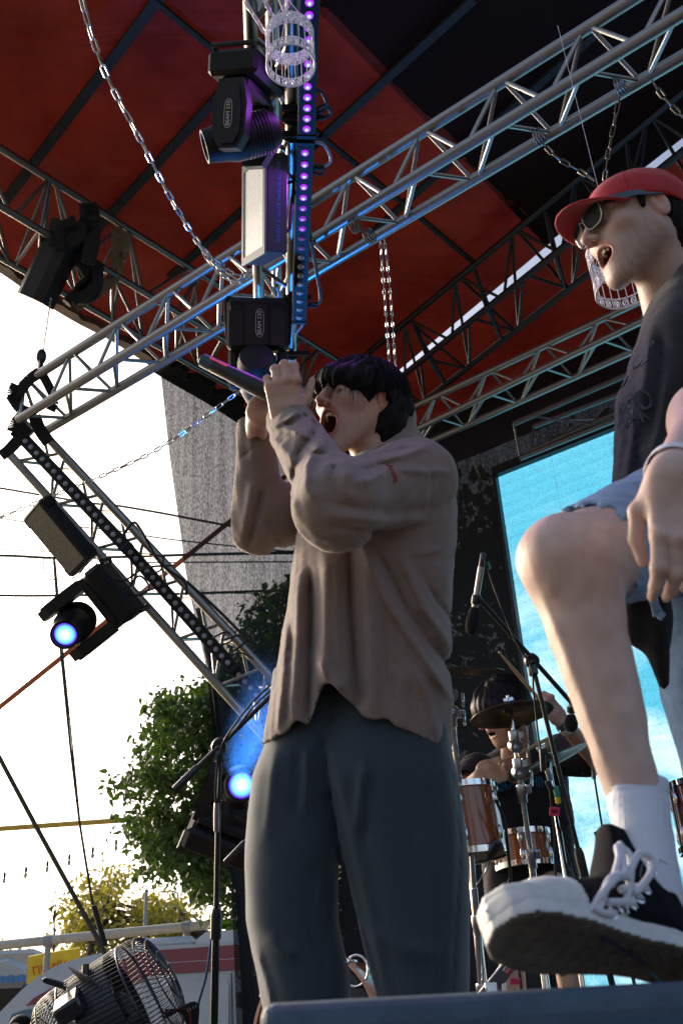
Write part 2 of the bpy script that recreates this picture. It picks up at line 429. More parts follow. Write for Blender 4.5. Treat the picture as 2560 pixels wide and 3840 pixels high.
for pts, w in (([(20, 755), (590, 0), (740, -200)], .062), ([(300, 931), (410, 810), (800, 380), (1150, -5)], .06), ([(640, 1035), (890, 806), (1180, 540), (1770, 0)], .055), ([(1300, 960), (1476, 800), (1720, 580), (2250, 110)], .05)): rib(pts, w)
rib([(560, -15), (830, 210), (1200, 505), (1770, 980)], .03, below=.06, name='roof_seam')
# dark hem of the tarpaulin along the eave, slack and uneven
def hem(pts, w, h0, m, name):
    P = spline([WH(x, y, h0) for x, y in pts], 60); mb = MB(); vs = []
    for i, p in enumerate(P):
        k = .5+.5*math.sin(i*1.1)*math.sin(i*.37); n = V((.79, -.614, 0))
        vs += [p, p+n*(w*(.55+.45*k))+V((0, 0, -.02*k)), p+n*(w*(.55+.45*k))*.9+V((0, 0, -.05-.03*k)), p+V((0, 0, -.03))]
    for i in range(len(P)-1):
        for k in range(4): mb.f.append((i*4+k, i*4+(k+1) % 4, i*4+4+(k+1) % 4, i*4+4+k))
    mb.v = [tuple(v) for v in vs]; mb.m = [0]*len(mb.f)
    return obj(name, mb, m, canopy)
eave_m = mat('eave_webbing', (.10, .05, .035), .7, var=.5, vscale=6)
hem([(-150, 925), (0, 1010), (150, 1115), (280, 1195), (430, 1275), (600, 1385), (760, 1480)], .16, 5.46, eave_m, 'eave_hem')
hem([(560, 1375), (640, 1425), (780, 1505), (930, 1600), (1100, 1675), (1330, 1760)], .34, 5.44, black_cloth, 'eave_hem')
# ---- back wall: black valance, dark scrim, video wall
b1 = V((.88, 7.98, CZ)); bw = (V((2.66, 6.72, CZ))-b1).normalized(); bn = V((-bw.y, bw.x, 0))   # bn points to the back
vmb = MB(); vs = []
for i in range(41):
    p = b1-bw*1.35+bw*(5.6*i/40)
    for k, h in enumerate((5.48, 5.2, 4.88)):
        q = p-bn*(.03*math.sin(i*1.7)*k/8); vs.append((q.x, q.y, CZ+h))
for i in range(40):
    for k in range(2): vmb.f.append((i*3+k, i*3+3+k, i*3+4+k, i*3+1+k))
vmb.v = vs; vmb.m = [0]*len(vmb.f)
valance_m = mat('navy_valance', (.016, .018, .024), .55, var=.2, vscale=3, bump=.2, bscale=12)
obj('valance', vmb, valance_m, canopy, label='black tarpaulin valance hanging from the back edge of the roof')
def scrim_mat(name, open_, speck, colr):
    m, t, N, L = nodes(name)
    out = N('ShaderNodeOutputMaterial'); p = N('ShaderNodeBsdfPrincipled'); tp = N('ShaderNodeBsdfTransparent'); mx = N('ShaderNodeMixShader')
    p.inputs['Base Color'].default_value = (*colr, 1); p.inputs['Roughness'].default_value = .9
    tc = N('ShaderNodeTexCoord'); mp = N('ShaderNodeMapping'); mp.inputs['Scale'].default_value = (1, 1, .42); L(tc.outputs['Object'], mp.inputs[0])
    n = N('ShaderNodeTexNoise'); n.inputs['Scale'].default_value = 85; n.inputs['Detail'].default_value = 2; L(mp.outputs[0], n.inputs['Vector'])
    mp2 = N('ShaderNodeMapping'); mp2.inputs['Scale'].default_value = (1, 1, .05); L(tc.outputs['Object'], mp2.inputs[0])
    n2 = N('ShaderNodeTexNoise'); n2.inputs['Scale'].default_value = 16; n2.inputs['Detail'].default_value = 4; L(mp2.outputs[0], n2.inputs['Vector'])
    s = N('ShaderNodeMath'); s.operation = 'MULTIPLY_ADD'; L(n2.outputs['Fac'], s.inputs[0]); s.inputs[1].default_value = .45; L(n.outputs['Fac'], s.inputs[2])
    q = N('ShaderNodeMapRange'); q.inputs['From Min'].default_value = .725-speck; q.inputs['From Max'].default_value = .725+speck
    q.inputs['To Min'].default_value = open_*.35; q.inputs['To Max'].default_value = open_*1.75; L(s.outputs[0], q.inputs['Value'])
    L(q.outputs[0], mx.inputs[0]); L(p.outputs[0], mx.inputs[1]); L(tp.outputs[0], mx.inputs[2]); L(mx.outputs[0], out.inputs[0])
    return m
scrim_side = scrim_mat('side_scrim_mesh', .12, .2, (.03, .036, .038))
scrim_back = scrim_mat('back_scrim_mesh', .022, .12, (.02, .025, .028))
def sheet(P0, P1, n, m, top, bot, ripple, mt, name, label, left=None):
    """curtain between two ground points; top/bot heights; left: optional function height -> offset of its free edge"""
    d = (P1-P0); L_ = d.length; d.normalize(); nn = V((-d.y, d.x, 0)); mb = MB(); rr = random.Random(5)
    for i in range(n+1):
        for j in range(m+1):
            h = bot+(top-bot)*j/m; s0 = left(h) if left else 0
            s = s0+(L_-s0)*i/n; r_ = ripple*(math.sin(s*9+.6*math.sin(h*2))+.5*math.sin(s*23+h))*(.3+.7*(1-j/m))
            p = P0+d*s+nn*r_; mb.v.append((p.x, p.y, CZ+h))
    mb.f = [(i*(m+1)+j, (i+1)*(m+1)+j, (i+1)*(m+1)+j+1, i*(m+1)+j+1) for i in range(n) for j in range(m)]; mb.m = [0]*len(mb.f)
    o = obj(name, mb, mt, None, origin=(P0.x, P0.y, CZ+bot)); tag(o, label, 'curtain'); return o
L0 = V((-1.51, 6.92, 0)); Lc = V((.0, 8.87, 0))
lft = lambda h: np.interp(h, [-.1, 1.29, 2.0, 2.86, 3.6, 5.44], [.98, .91, .74, .60, .36, 0])
sheet(L0, Lc, 60, 40, 5.42, -.1, .016, scrim_side, 'mesh_curtain', 'grey see-through mesh curtain closing the left side of the stage', lft)
# its doubled, darker hem along the free edge
mb = MB(); dL = (Lc-L0).normalized(); nL = V((-dL.y, dL.x, 0))
for j in range(41):
    h = -.1+5.5*j/40*.62; s0 = float(lft(h)); w_ = .05+.13*max(0, 1-h/2.9)
    for k in range(5):
        p = L0+dL*(s0+.004+w_*k/4)-nL*(.035+.02*math.sin(k*2+h*3)); mb.v.append((p.x, p.y, CZ+h))
mb.f = [(j*5+k, j*5+k+1, j*5+6+k, j*5+5+k) for j in range(40) for k in range(4)]; mb.m = [0]*len(mb.f)
scrim_hem = scrim_mat('scrim_hem_mesh', .02, .12, (.02, .024, .026))
tag(obj('curtain_hem', mb, scrim_hem, None, origin=(L0.x, L0.y, CZ)), 'dark folded hem down the free edge of the mesh curtain', 'curtain hem')
sheet(b1-bw*1.3, b1+bw*4.2, 50, 20, 4.9, -.1, .012, scrim_back, 'back_scrim', 'dark mesh scrim hung across the back of the stage, leaves glinting through')

# video wall: cabinets side by side, 0.25 m before the scrim
SC = .955
scr_tl = CAM+(V((1.41, 7.61, CZ+4.57))-CAM)*SC; scr_top = scr_tl.z; scr_h = 4.15; scr_w = 3.5
m, t, N, L = nodes('video_wall_glow')
out = N('ShaderNodeOutputMaterial'); em = N('ShaderNodeEmission'); ge = N('ShaderNodeNewGeometry'); sp = N('ShaderNodeSeparateXYZ'); L(ge.outputs['Position'], sp.inputs[0])
mr = N('ShaderNodeMapRange'); mr.inputs['From Min'].default_value = scr_top-scr_h; mr.inputs['From Max'].default_value = scr_top; L(sp.outputs['Z'], mr.inputs['Value'])
n = N('ShaderNodeTexNoise'); n.inputs['Scale'].default_value = 1.5; n.inputs['Detail'].default_value = 6; n.inputs['Roughness'].default_value = .58
mp = N('ShaderNodeMapping'); mp.inputs['Scale'].default_value = (1, 1, 1.5); L(ge.outputs['Position'], mp.inputs[0]); L(mp.outputs[0], n.inputs['Vector'])
cr = N('ShaderNodeMapRange'); cr.inputs['From Min'].default_value = .40; cr.inputs['From Max'].default_value = .62; L(n.outputs['Fac'], cr.inputs['Value'])
cl = N('ShaderNodeMapRange'); cl.inputs['From Min'].default_value = .92; cl.inputs['From Max'].default_value = .35; cl.inputs['To Min'].default_value = .05; cl.inputs['To Max'].default_value = 1.3; L(mr.outputs[0], cl.inputs['Value'])
mu = N('ShaderNodeMath'); mu.operation = 'MULTIPLY'; mu.use_clamp = True; L(cr.outputs[0], mu.inputs[0]); L(cl.outputs[0], mu.inputs[1])
ra = N('ShaderNodeValToRGB'); ra.color_ramp.elements[0].position = 0; ra.color_ramp.elements[0].color = (.10, .46, .64, 1); ra.color_ramp.elements[1].position = 1; ra.color_ramp.elements[1].color = (.58, .86, .94, 1)
L(mu.outputs[0], ra.inputs['Fac'])
w1 = N('ShaderNodeTexWave'); w1.wave_type = 'BANDS'; w1.bands_direction = 'Z'; w1.wave_profile = 'SAW'; w1.inputs['Scale'].default_value = 3.1; w1.inputs['Distortion'].default_value = 0; L(ge.outputs['Position'], w1.inputs['Vector'])
w2 = N('ShaderNodeTexNoise'); w2.inputs['Scale'].default_value = 70; w2.inputs['Detail'].default_value = 1; L(ge.outputs['Position'], w2.inputs['Vector'])
k1 = N('ShaderNodeMapRange'); k1.inputs['To Min'].default_value = .93; k1.inputs['To Max'].default_value = 1.05; L(w1.outputs['Fac'], k1.inputs['Value'])
k2 = N('ShaderNodeMapRange'); k2.inputs['From Min'].default_value = .3; k2.inputs['From Max'].default_value = .7; k2.inputs['To Min'].default_value = .86; k2.inputs['To Max'].default_value = 1.14; L(w2.outputs['Fac'], k2.inputs['Value'])
k3 = N('ShaderNodeMath'); k3.operation = 'MULTIPLY'; L(k1.outputs[0], k3.inputs[0]); L(k2.outputs[0], k3.inputs[1])
L(ra.outputs[0], em.inputs['Color']); L(k3.outputs[0], em.inputs['Strength']); L(em.outputs[0], out.inputs[0])
screen_m = m
k4 = N('ShaderNodeMath'); k4.operation = 'MULTIPLY'; k4.inputs[1].default_value = .8; L(k3.outputs[0], k4.inputs[0]); L(k4.outputs[0], em.inputs['Strength'])
wall = thing('video_wall', (scr_tl.x, scr_tl.y, scr_top-scr_h), 'large video wall at the back of the stage showing blue sky and clouds', 'video screen')
CW, CH = .5, .593
Rw = Matrix((bw, V((0, 0, 1)), -bn)).transposed().to_4x4()
mbp = MB().box((0, 0, -.03), (CW-.0012, CH-.0012, .06))
me = bpy.data.meshes.new('video_panel'); me.from_pydata(mbp.v, [], mbp.f); fixnormals(me); me.materials.append(screen_m); me.materials.append(black_paint)
for p in me.polygons: p.material_index = 0 if p.normal.z > .9 else 1
for i in range(7):
    for j in range(7):
        p = scr_tl+bw*(CW*(i+.5))-V((0, 0, CH*(j+.5))); inst('video_panel', me, Matrix.Translation(p) @ Rw, wall)
mb = MB()
for s_, (cx, cy, sx, sy) in enumerate(((1.75, .045, 3.56, .085), (1.75, -scr_h-.03, 3.6, .05), (-.016, -scr_h/2, .028, scr_h))):
    mb.box(scr_tl+bw*cx+V((0, 0, cy))+bn*.0, (sx, sy, .1), Rw.to_3x3())
obj('screen_frame', mb, black_paint, wall, smooth=False)
for x in (.3, 1.75, 3.2):
    mb = MB().box((scr_tl+bw*x+bn*.12).to_tuple()[:2]+((STZ+scr_top-scr_h-.05)/2,), (.1, .1, scr_top-scr_h-.05-STZ)); obj('screen_leg', mb, black_paint, wall, smooth=False)

# unseen black sheet added at stage right to block sky light
mb = MB(); w0, w1 = V((3.3, 1.9, 0)), V((4.95, 5.0, 0))
for i in range(25):
    p = w0.lerp(w1, i/24); q = V((.04*math.sin(i*1.3), 0, 0))
    for z in (.2, 2.5, 5, ZR-.02): mb.v.append(tuple(V((p.x, p.y, z))+q*(1-z/8)))
mb.f = [(i*4+k, i*4+4+k, i*4+5+k, i*4+1+k) for i in range(24) for k in range(3)]; mb.m = [0]*len(mb.f)
obj('unseen_side_blocker', mb, black_tarp, canopy)
# ================================================================== trusses, chains
def truss(name, lines, label, pitch, rc=.025, rb=.0095, m=alu, pairs=((0, 1), (0, 2), (1, 2)), group=None, rungs=(), ends=True):
    """lines: chord end points in the world; lacing zigzags between pairs of chords"""
    n = max(1, round((lines[0][1]-lines[0][0]).length/pitch))
    t = thing(name, min((p for l in lines for p in l), key=lambda p: p.z), label, 'truss', group)
    for p, q in lines:
        bar('chord', p, q, rc, m, t, 20)
    at = lambda i, u: lines[i][0].lerp(lines[i][1], u)
    for (i, j) in pairs:
        for k in range(n):
            u = (k+.15)/n; bar('brace', at(i, u), at(j, u+.5/n), rb, m, t)
            bar('brace', at(j, u+.58/n), at(i, min(1, u+.92/n)), rb, m, t)
    for u in rungs:
        for (i, j) in pairs: bar('rung', at(i, u), at(j, u), rb*1.2, m, t)
    # weld beads where the lacing meets the chords
    return t
def tri(p0, p1, s, tilt):
    """three chord lines of a triangular truss around the axis p0-p1; tilt turns its cross-section"""
    d = (p1-p0).normalized(); h = V((d.y, -d.x, 0)).normalized(); u = h.cross(d)
    if u.z < 0: u = -u
    out = []
    for k in range(3):
        a = math.radians(tilt+120*k); o = (h*math.cos(a)+u*math.sin(a))*(s/math.sqrt(3)); out.append((p0+o, p1+o))
    return out
# front truss: level, 3.35 m above the lens, from the left corner to beyond the frame; chords fitted to A, B, C in the photograph
def lines_px(px, hs): return [(WH(*a, h), WH(*b, h)) for (a, b), h in zip(px, hs)]
T1 = lines_px([((85, 1443), (2900, -338)), ((70, 1573), (2900, -158)), ((150, 1629), (2900, 10))], (3.46, 3.22, 3.30))
front_truss = truss('front_truss', T1, 'aluminium lattice truss running from the left corner up to the right, nearest the audience', .38, rungs=(.004,))
# truss that comes straight towards the audience, crossing under the front truss
TM = lines_px([((980, 1400), (930, -250)), ((1093, 1420), (1095, -250)), ((1045, 1450), (1015, -250))], (3.08, 3.06, 3.28))
mast = truss('centre_truss', TM, 'aluminium truss running overhead towards the audience, carrying the purple LED bars', .36)
# leaning leg from the left corner down to the stage
e0, e1 = WD(45, 1660, 5.75), WD(1180, 2790, 5.45)
T2 = [(WD(38, 1705, 5.72), WD(1120, 2905, 5.38)), (WD(140, 1600, 5.72), WD(1200, 2735, 5.38)), (WD(95, 1640, 5.98), WD(1150, 2800, 5.64))]
leg_truss = truss('leaning_truss', T2, 'aluminium truss leaning down from the left corner towards the drums', .36, rungs=(.0, ))
T2e = T2[0][1].lerp(T2[1][1], .5)
# back truss before the valance
T3 = lines_px([((1440, 1577), (2700, 990)), ((1440, 1668), (2700, 1062)), ((1440, 1733), (2700, 1170))], (4.5, 4.32, 4.36))
truss('back_truss', T3, 'aluminium truss lit blue from below, above the video wall', .427)
# short box truss hung just above the screen
T4 = lines_px([((1925, 1590), (2420, 1375)), ((1950, 1718), (2420, 1528)), ((2000, 1600), (2420, 1440)), ((1990, 1690), (2420, 1500))], (4.45, 4.2, 4.5, 4.25))
truss('screen_truss', T4, 'short dark box truss hanging in front of the screen top', .75, rc=.022, rb=.008, m=alu_shaded, pairs=((0, 1), (2, 3)), rungs=(0, ))
# roof trusses
TR = lines_px([((-150, 460), (1305, 1377)), ((-150, 682), (1180, 1478)), ((-150, 880), (1180, 1628))], (5.34, 4.98, 5.06))
roof_l = truss('roof_truss', TR, 'shade-darkened roof truss under the left eave, edges lit blue', .62, rb=.012, m=alu_shaded, rungs=(.18, .36, .54, .72, .9))
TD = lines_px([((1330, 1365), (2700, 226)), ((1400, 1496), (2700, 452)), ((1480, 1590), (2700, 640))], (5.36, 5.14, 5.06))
roof_r = truss('roof_truss', TD, 'shade-darkened roof truss beneath the slit of sky between the tarpaulins', .62, rb=.012, m=mat('roof_truss_shaded', (.06, .06, .062), .45, 1., var=.3, vscale=10), rungs=(.2, .4, .6, .8))  # shade under the roof put into this truss's near-black colour
tag(roof_l, group='roof trusses'); tag(roof_r, group='roof trusses')
# ---- chains
chain_m = mat('galvanised_steel', (.50, .51, .52), .32, 1., var=.2, vscale=40)
chain_dark = mat('dark_chain_steel', (.20, .19, .17), .4, 1., var=.3, vscale=40)
def link_mesh(L_, W_, r, m):
    key = ('link', L_, W_, r, m.name)
    if key in _UC: return _UC[key]
    pts = []; hw = W_/2-r; hl = L_/2-W_/2
    for k in range(7):
        a = -math.pi/2+math.pi*k/6; pts.append(V((hl+hw*math.cos(a), hw*math.sin(a), 0)))
    for k in range(7):
        a = math.pi/2+math.pi*k/6; pts.append(V((-hl+hw*math.cos(a), hw*math.sin(a), 0)))
    mb = MB(); n = len(pts); seg = 6
    for i in range(n):
        d = (pts[(i+1) % n]-pts[i-1]).normalized(); x = V((d.y, -d.x, 0))
        for k in range(seg):
            a = 2*math.pi*k/seg; mb.v.append(tuple(pts[i]+(x*math.cos(a)+V((0, 0, 1))*math.sin(a))*r))
    mb.f = [(i*seg+k, ((i+1) % n)*seg+k, ((i+1) % n)*seg+(k+1) % seg, i*seg+(k+1) % seg) for i in range(n) for k in range(seg)]
    return unit_mesh(key, mb, m)
def chain(name, pts, label, L_=.058, W_=.026, r=.0042, m=chain_m, twist=.35, group=None, cat='chain'):
    P = [V(p) for p in pts]; P = spline(P, max(20, len(P)*16)) if len(P) > 2 else P
    cum = [0]
    for a, b in zip(P, P[1:]): cum.append(cum[-1]+(b-a).length)
    def at(s):
        for i in range(len(P)-1):
            if s <= cum[i+1]: return P[i].lerp(P[i+1], (s-cum[i])/max(1e-9, cum[i+1]-cum[i]))
        return P[-1]
    t = thing(name, P[-1], label, cat, group); me = link_mesh(L_, W_, r, m); pitch = L_-2*r*1.15; n = int(cum[-1]/pitch)
    for k in range(n):
        a = at(k*pitch); b = at((k+1)*pitch); d = (b-a).normalized()
        R0 = frame(d, IF).to_4x4() @ Matrix.Rotation(math.pi/2*(k % 2)+twist+.25*math.sin(k*.7), 4, 'Z') @ Matrix.Rotation(-math.pi/2, 4, 'Y')
        inst('link', me, Matrix.Translation((a+b)/2) @ R0, t)
    return t
chain('hoist_chain', [WD(285, -130, 3.35), WD(318, 40, 3.45), WD(395, 270, 3.62), WD(520, 510, 3.85), WD(640, 740, 4.1), WD(740, 905, 4.35), WD(800, 972, 4.5), WD(880, 1030, 4.62), WD(955, 1030, 4.7)], 'long galvanised chain sagging from the roof to the truss crossing')
for k, (pp, lab) in enumerate((([(745, 912), (790, 985), (850, 1035), (905, 1052), (950, 1010)], 'slack chain end looped beneath the truss crossing, upper strand'), ([(760, 925), (830, 1030), (900, 1062), (935, 1015), (1000, 1005)], 'slack chain end looped beneath the truss crossing, lower strand'))):
    chain('slack_chain', [WD(x, y, 4.44+.03*k) for x, y in pp], lab, L_=.05, W_=.024, r=.0038, group='slack chains at the crossing')
chain('tie_chain', [WD(-60, 1965, 5.6), WD(150, 1880, 5.55), WD(450, 1755, 5.5), WD(640, 1655, 5.45), WD(905, 1462, 5.35)], 'chain stretched across the white sky in front of the mesh curtain', L_=.052, W_=.024, r=.004)
chain('hoist_chain', [WD(193, 1118, 6.2), WD(180, 1200, 6.1), WD(161, 1335, 6.0)], 'thin rusty hoist chain above the left truss corner', L_=.02, W_=.012, r=.0022, m=chain_dark)
chain('sling_chain', [WD(2325, 340, 3.85), WD(2300, 470, 3.9), WD(2275, 600, 3.95), WD(2262, 715, 4.0)], 'chain hanging straight down behind the red cap', L_=.05, W_=.022, r=.0036, m=chain_dark, group='sling chains')
chain('sling_chain', [WD(2020, 520, 4.05), WD(2085, 590, 4.05), WD(2170, 640, 4.05), WD(2255, 695, 4.0)], 'chain slanting down to the red cap from the front truss', L_=.05, W_=.022, r=.0036, m=chain_dark, group='sling chains')
chain('sling_chain', [WD(2440, 300, 3.75), WD(2500, 380, 3.75), WD(2640, 520, 3.75)], 'chain slanting out of the picture at the upper right', L_=.05, W_=.022, r=.0036, m=chain_dark, group='sling chains')
for dx in (0, 22):
    chain('drop_chain', [WD(1425+dx*.7, 890, 4.9), WD(1437+dx, 1050, 5.0), WD(1450+dx, 1220, 5.1), WD(1462+dx, 1400, 5.2)], ('left' if dx == 0 else 'right')+' of the two thin chains hanging down to the singer\'s hair', L_=.034, W_=.016, r=.0024, m=chain_m, group='thin chains above the singer')
# chain wraps and lashings round chords
for (x, y, d) in ((1330, 845, 4.3), (1385, 885, 4.35), (2020, 512, 4.02), (2325, 325, 3.82)):
    mb = MB(); c0 = WD(x, y, d); R = frame(T1[2][1]-T1[2][0])
    for k in range(3): mb.ring(c0+R.col[2]*(.012*k-.012), R, .031, .004, 24, 6)
    tag(obj('chain_wrap', mb, chain_dark, None, origin=c0), {1330: 'first dark chain wrap on the middle chord beside the thin chains', 1385: 'dark chain wrap where the thin chains leave the front truss', 2020: 'dark chain wrap at the left sling chain', 2325: 'dark chain wrap at the hanging sling chain'}[x], 'chain wrap', 'chain wraps on the front truss')
# black webbing slings at the left corner, steel shackles
mb = MB()
def strap_band(mb, pts, w, th=.006):
    P = spline(pts, 14) if len(pts) > 2 else [V(p) for p in pts]
    for p, q in zip(P, P[1:]):
        d = q-p; mb.box((p+q)/2, (w, th, d.length*1.06), frame(d, IF))
cs = thing('corner_sling', WD(150, 1450, 5.6), 'black webbing slings binding the left truss corner under its hoist', 'sling')
for pts, w in (([(150, 1395), (110, 1425), (75, 1470), (60, 1490)], .06), ([(155, 1395), (185, 1450), (205, 1500), (190, 1540)], .05), ([(40, 1480), (75, 1530), (105, 1545)], .06), ([(95, 1550), (60, 1590), (50, 1620)], .07), ([(130, 1560), (150, 1610), (185, 1660)], .07), ([(110, 1600), (40, 1680), (5, 1710)], .06), ([(60, 1440), (45, 1480), (70, 1510)], .05)):
    mb = MB(); strap_band(mb, [WD(x, y, 5.5) for x, y in pts], w); obj('webbing', mb, black_cloth, cs, smooth=False)
mb = MB(); mb.tube(spline([WD(157, 1335, 5.9), WD(155, 1360, 5.85), WD(150, 1395, 5.6)], 8), .016, 8); mb.ell(WD(156, 1338, 5.9), (.03, .03, .055)); 
obj('hoist_hook', mb, black_paint, cs)
# grey ratchet strap round the left roof truss
rs = thing('ratchet_strap', WD(420, 950, 7.2), 'sand-coloured ratchet strap looped round the left roof truss', 'strap'); sand = mat('sand_webbing', (.19, .15, .10), .8, var=.25, vscale=20)
for pts, w in (([(430, 855), (440, 870), (440, 1030)], .085), ([(440, 1030), (380, 1085), (280, 1150)], .085), ([(465, 870), (470, 920), (455, 975)], .07)):
    mb = MB(); strap_band(mb, [WD(x, y, 7.0) for x, y in pts], w); obj('webbing', mb, sand, rs, smooth=False)
# ================================================================== stage lights and what hangs on the trusses
def glow_mat(name, stops, strength, radius):
    """round glowing lens: colour runs from the centre (object x, y) outwards"""
    m, t, N, L = nodes(name)
    out = N('ShaderNodeOutputMaterial'); p = N('ShaderNodeBsdfPrincipled'); tc = N('ShaderNodeTexCoord'); sp = N('ShaderNodeSeparateXYZ'); L(tc.outputs['Object'], sp.inputs[0])
    cx = N('ShaderNodeCombineXYZ'); L(sp.outputs[0], cx.inputs[0]); L(sp.outputs[1], cx.inputs[1])
    ln = N('ShaderNodeVectorMath'); ln.operation = 'LENGTH'; L(cx.outputs[0], ln.inputs[0])
    dv = N('ShaderNodeMath'); dv.operation = 'DIVIDE'; dv.inputs[1].default_value = radius; L(ln.outputs['Value'], dv.inputs[0])
    r = N('ShaderNodeValToRGB'); el = r.color_ramp.elements
    while len(el) < len(stops): el.new(.5)
    for e, (q, c) in zip(el, stops): e.position = q; e.color = (*srgb(c), 1)
    L(dv.outputs[0], r.inputs['Fac']); L(r.outputs[0], p.inputs['Emission Color']); p.inputs['Emission Strength'].default_value = strength
    p.inputs['Base Color'].default_value = (.05, .05, .06, 1); p.inputs['Roughness'].default_value = .12
    L(p.outputs[0], out.inputs[0]); return m
led_on = glow_mat('purple_led_lens', [(0, '#ffffff'), (.26, '#bfe4ff'), (.5, '#8a5cf5'), (.78, '#a32be0'), (1, '#7a10b0')], .75, .0155)
led_mid = glow_mat('violet_led_lens', [(0, '#f0e0ff'), (.25, '#c77bff'), (.6, '#9030d8'), (1, '#6a16a0')], .5, .0155)
led_low = glow_mat('dim_violet_led_lens', [(0, '#e0a0ff'), (.2, '#8840c0'), (.6, '#4c2a78'), (1, '#3a2058')], .3, .0155)
led_off = mat('unlit_led_lens', (.30, .31, .33), .18, 0., var=.4, vscale=120, spec=.8)
lens_blue = glow_mat('blue_beam_lens', [(0, '#ffffff'), (.12, '#d8f6ff'), (.45, '#8fe0ff'), (.75, '#4aa8ff'), (.93, '#4a3cff'), (1, '#6a10e0')], 1.35, .052)
housing = mat('fixture_black', (.007, .007, .008), .55, spec=.3, var=.3, vscale=18, bump=.06, bscale=220)
housing2 = mat('fixture_grey_black', (.014, .0145, .016), .5, spec=.3, var=.25, vscale=18, bump=.06, bscale=220)
label_ink = mat('label_silver', (.55, .53, .45), .4)
def led_bar(P, Q, nrm, n, state, label, lensr=.0145, ends=.03):
    P, Q = V(P), V(Q); d = (Q-P); L_ = d.length; d.normalize(); nrm = (V(nrm)-d*V(nrm).dot(d)).normalized(); x = d.cross(nrm)
    R = Matrix((x, nrm, d)).transposed()
    t = thing('led_bar', (P+Q)/2, label, 'LED bar', 'LED bars on the trusses')
    mb = MB().box((P+Q)/2-nrm*.03, (.066, .06, L_), R, bev=.004); obj('housing', mb, housing, t, smooth=False)
    for s in (P, Q): obj('end_cap', MB().box(s+(d*.008 if s is Q else -d*.008)-nrm*.03, (.07, .066, .014), R), housing2, t, smooth=False)
    Rl = Matrix((x, d, nrm)).transposed()
    if Rl.determinant() < 0: Rl = Matrix((-x, d, nrm)).transposed()
    for k in range(n):
        m = state(k/(n-1)); mb = MB().lathe([(lensr, 0), (lensr*.96, .003), (lensr*.75, .006), (lensr*.4, .0075), (.0005, .008)], seg=20)
        me = unit_mesh(('led_lens', m.name, lensr), mb, m)
        inst('led_lens', me, Matrix.Translation(P+d*(ends+(L_-2*ends)*k/(n-1))+nrm*.0005) @ Rl.to_4x4(), t)
    return t
toCam = lambda p: (CAM-V(p)).normalized()
P1, Q1 = WH(1162, -75, 2.98), WH(1149, 508, 2.98)
led_bar(P1, Q1, V((0, -.35, -1)), 13, lambda u: led_on, 'purple glowing LED bar at the top of the picture, behind the wire lantern')
P2, Q2 = WH(1144, 548, 2.98), WH(1121, 1207, 2.98)
led_bar(P2, Q2, V((0, -.35, -1)), 18, lambda u: led_on if u < .26 else led_mid if u < .45 else led_low if u < .56 else led_off, 'LED bar fading from purple to unlit, along the centre truss')
for (a, b, n, lab) in (((62, 1618), (462, 2042), 18, 'unlit LED bar at the top of the leaning truss'), ((477, 2057), (868, 2500), 18, 'unlit LED bar halfway down the leaning truss'), ((884, 2517), (1110, 2775), 10, 'unlit LED bar at the foot of the leaning truss')):
    a_, b_ = WD(*a, 5.52), WD(*b, 5.30); led_bar(a_, b_, toCam(a_)+V((0, 0, -.1)), n, lambda u: led_off, lab)
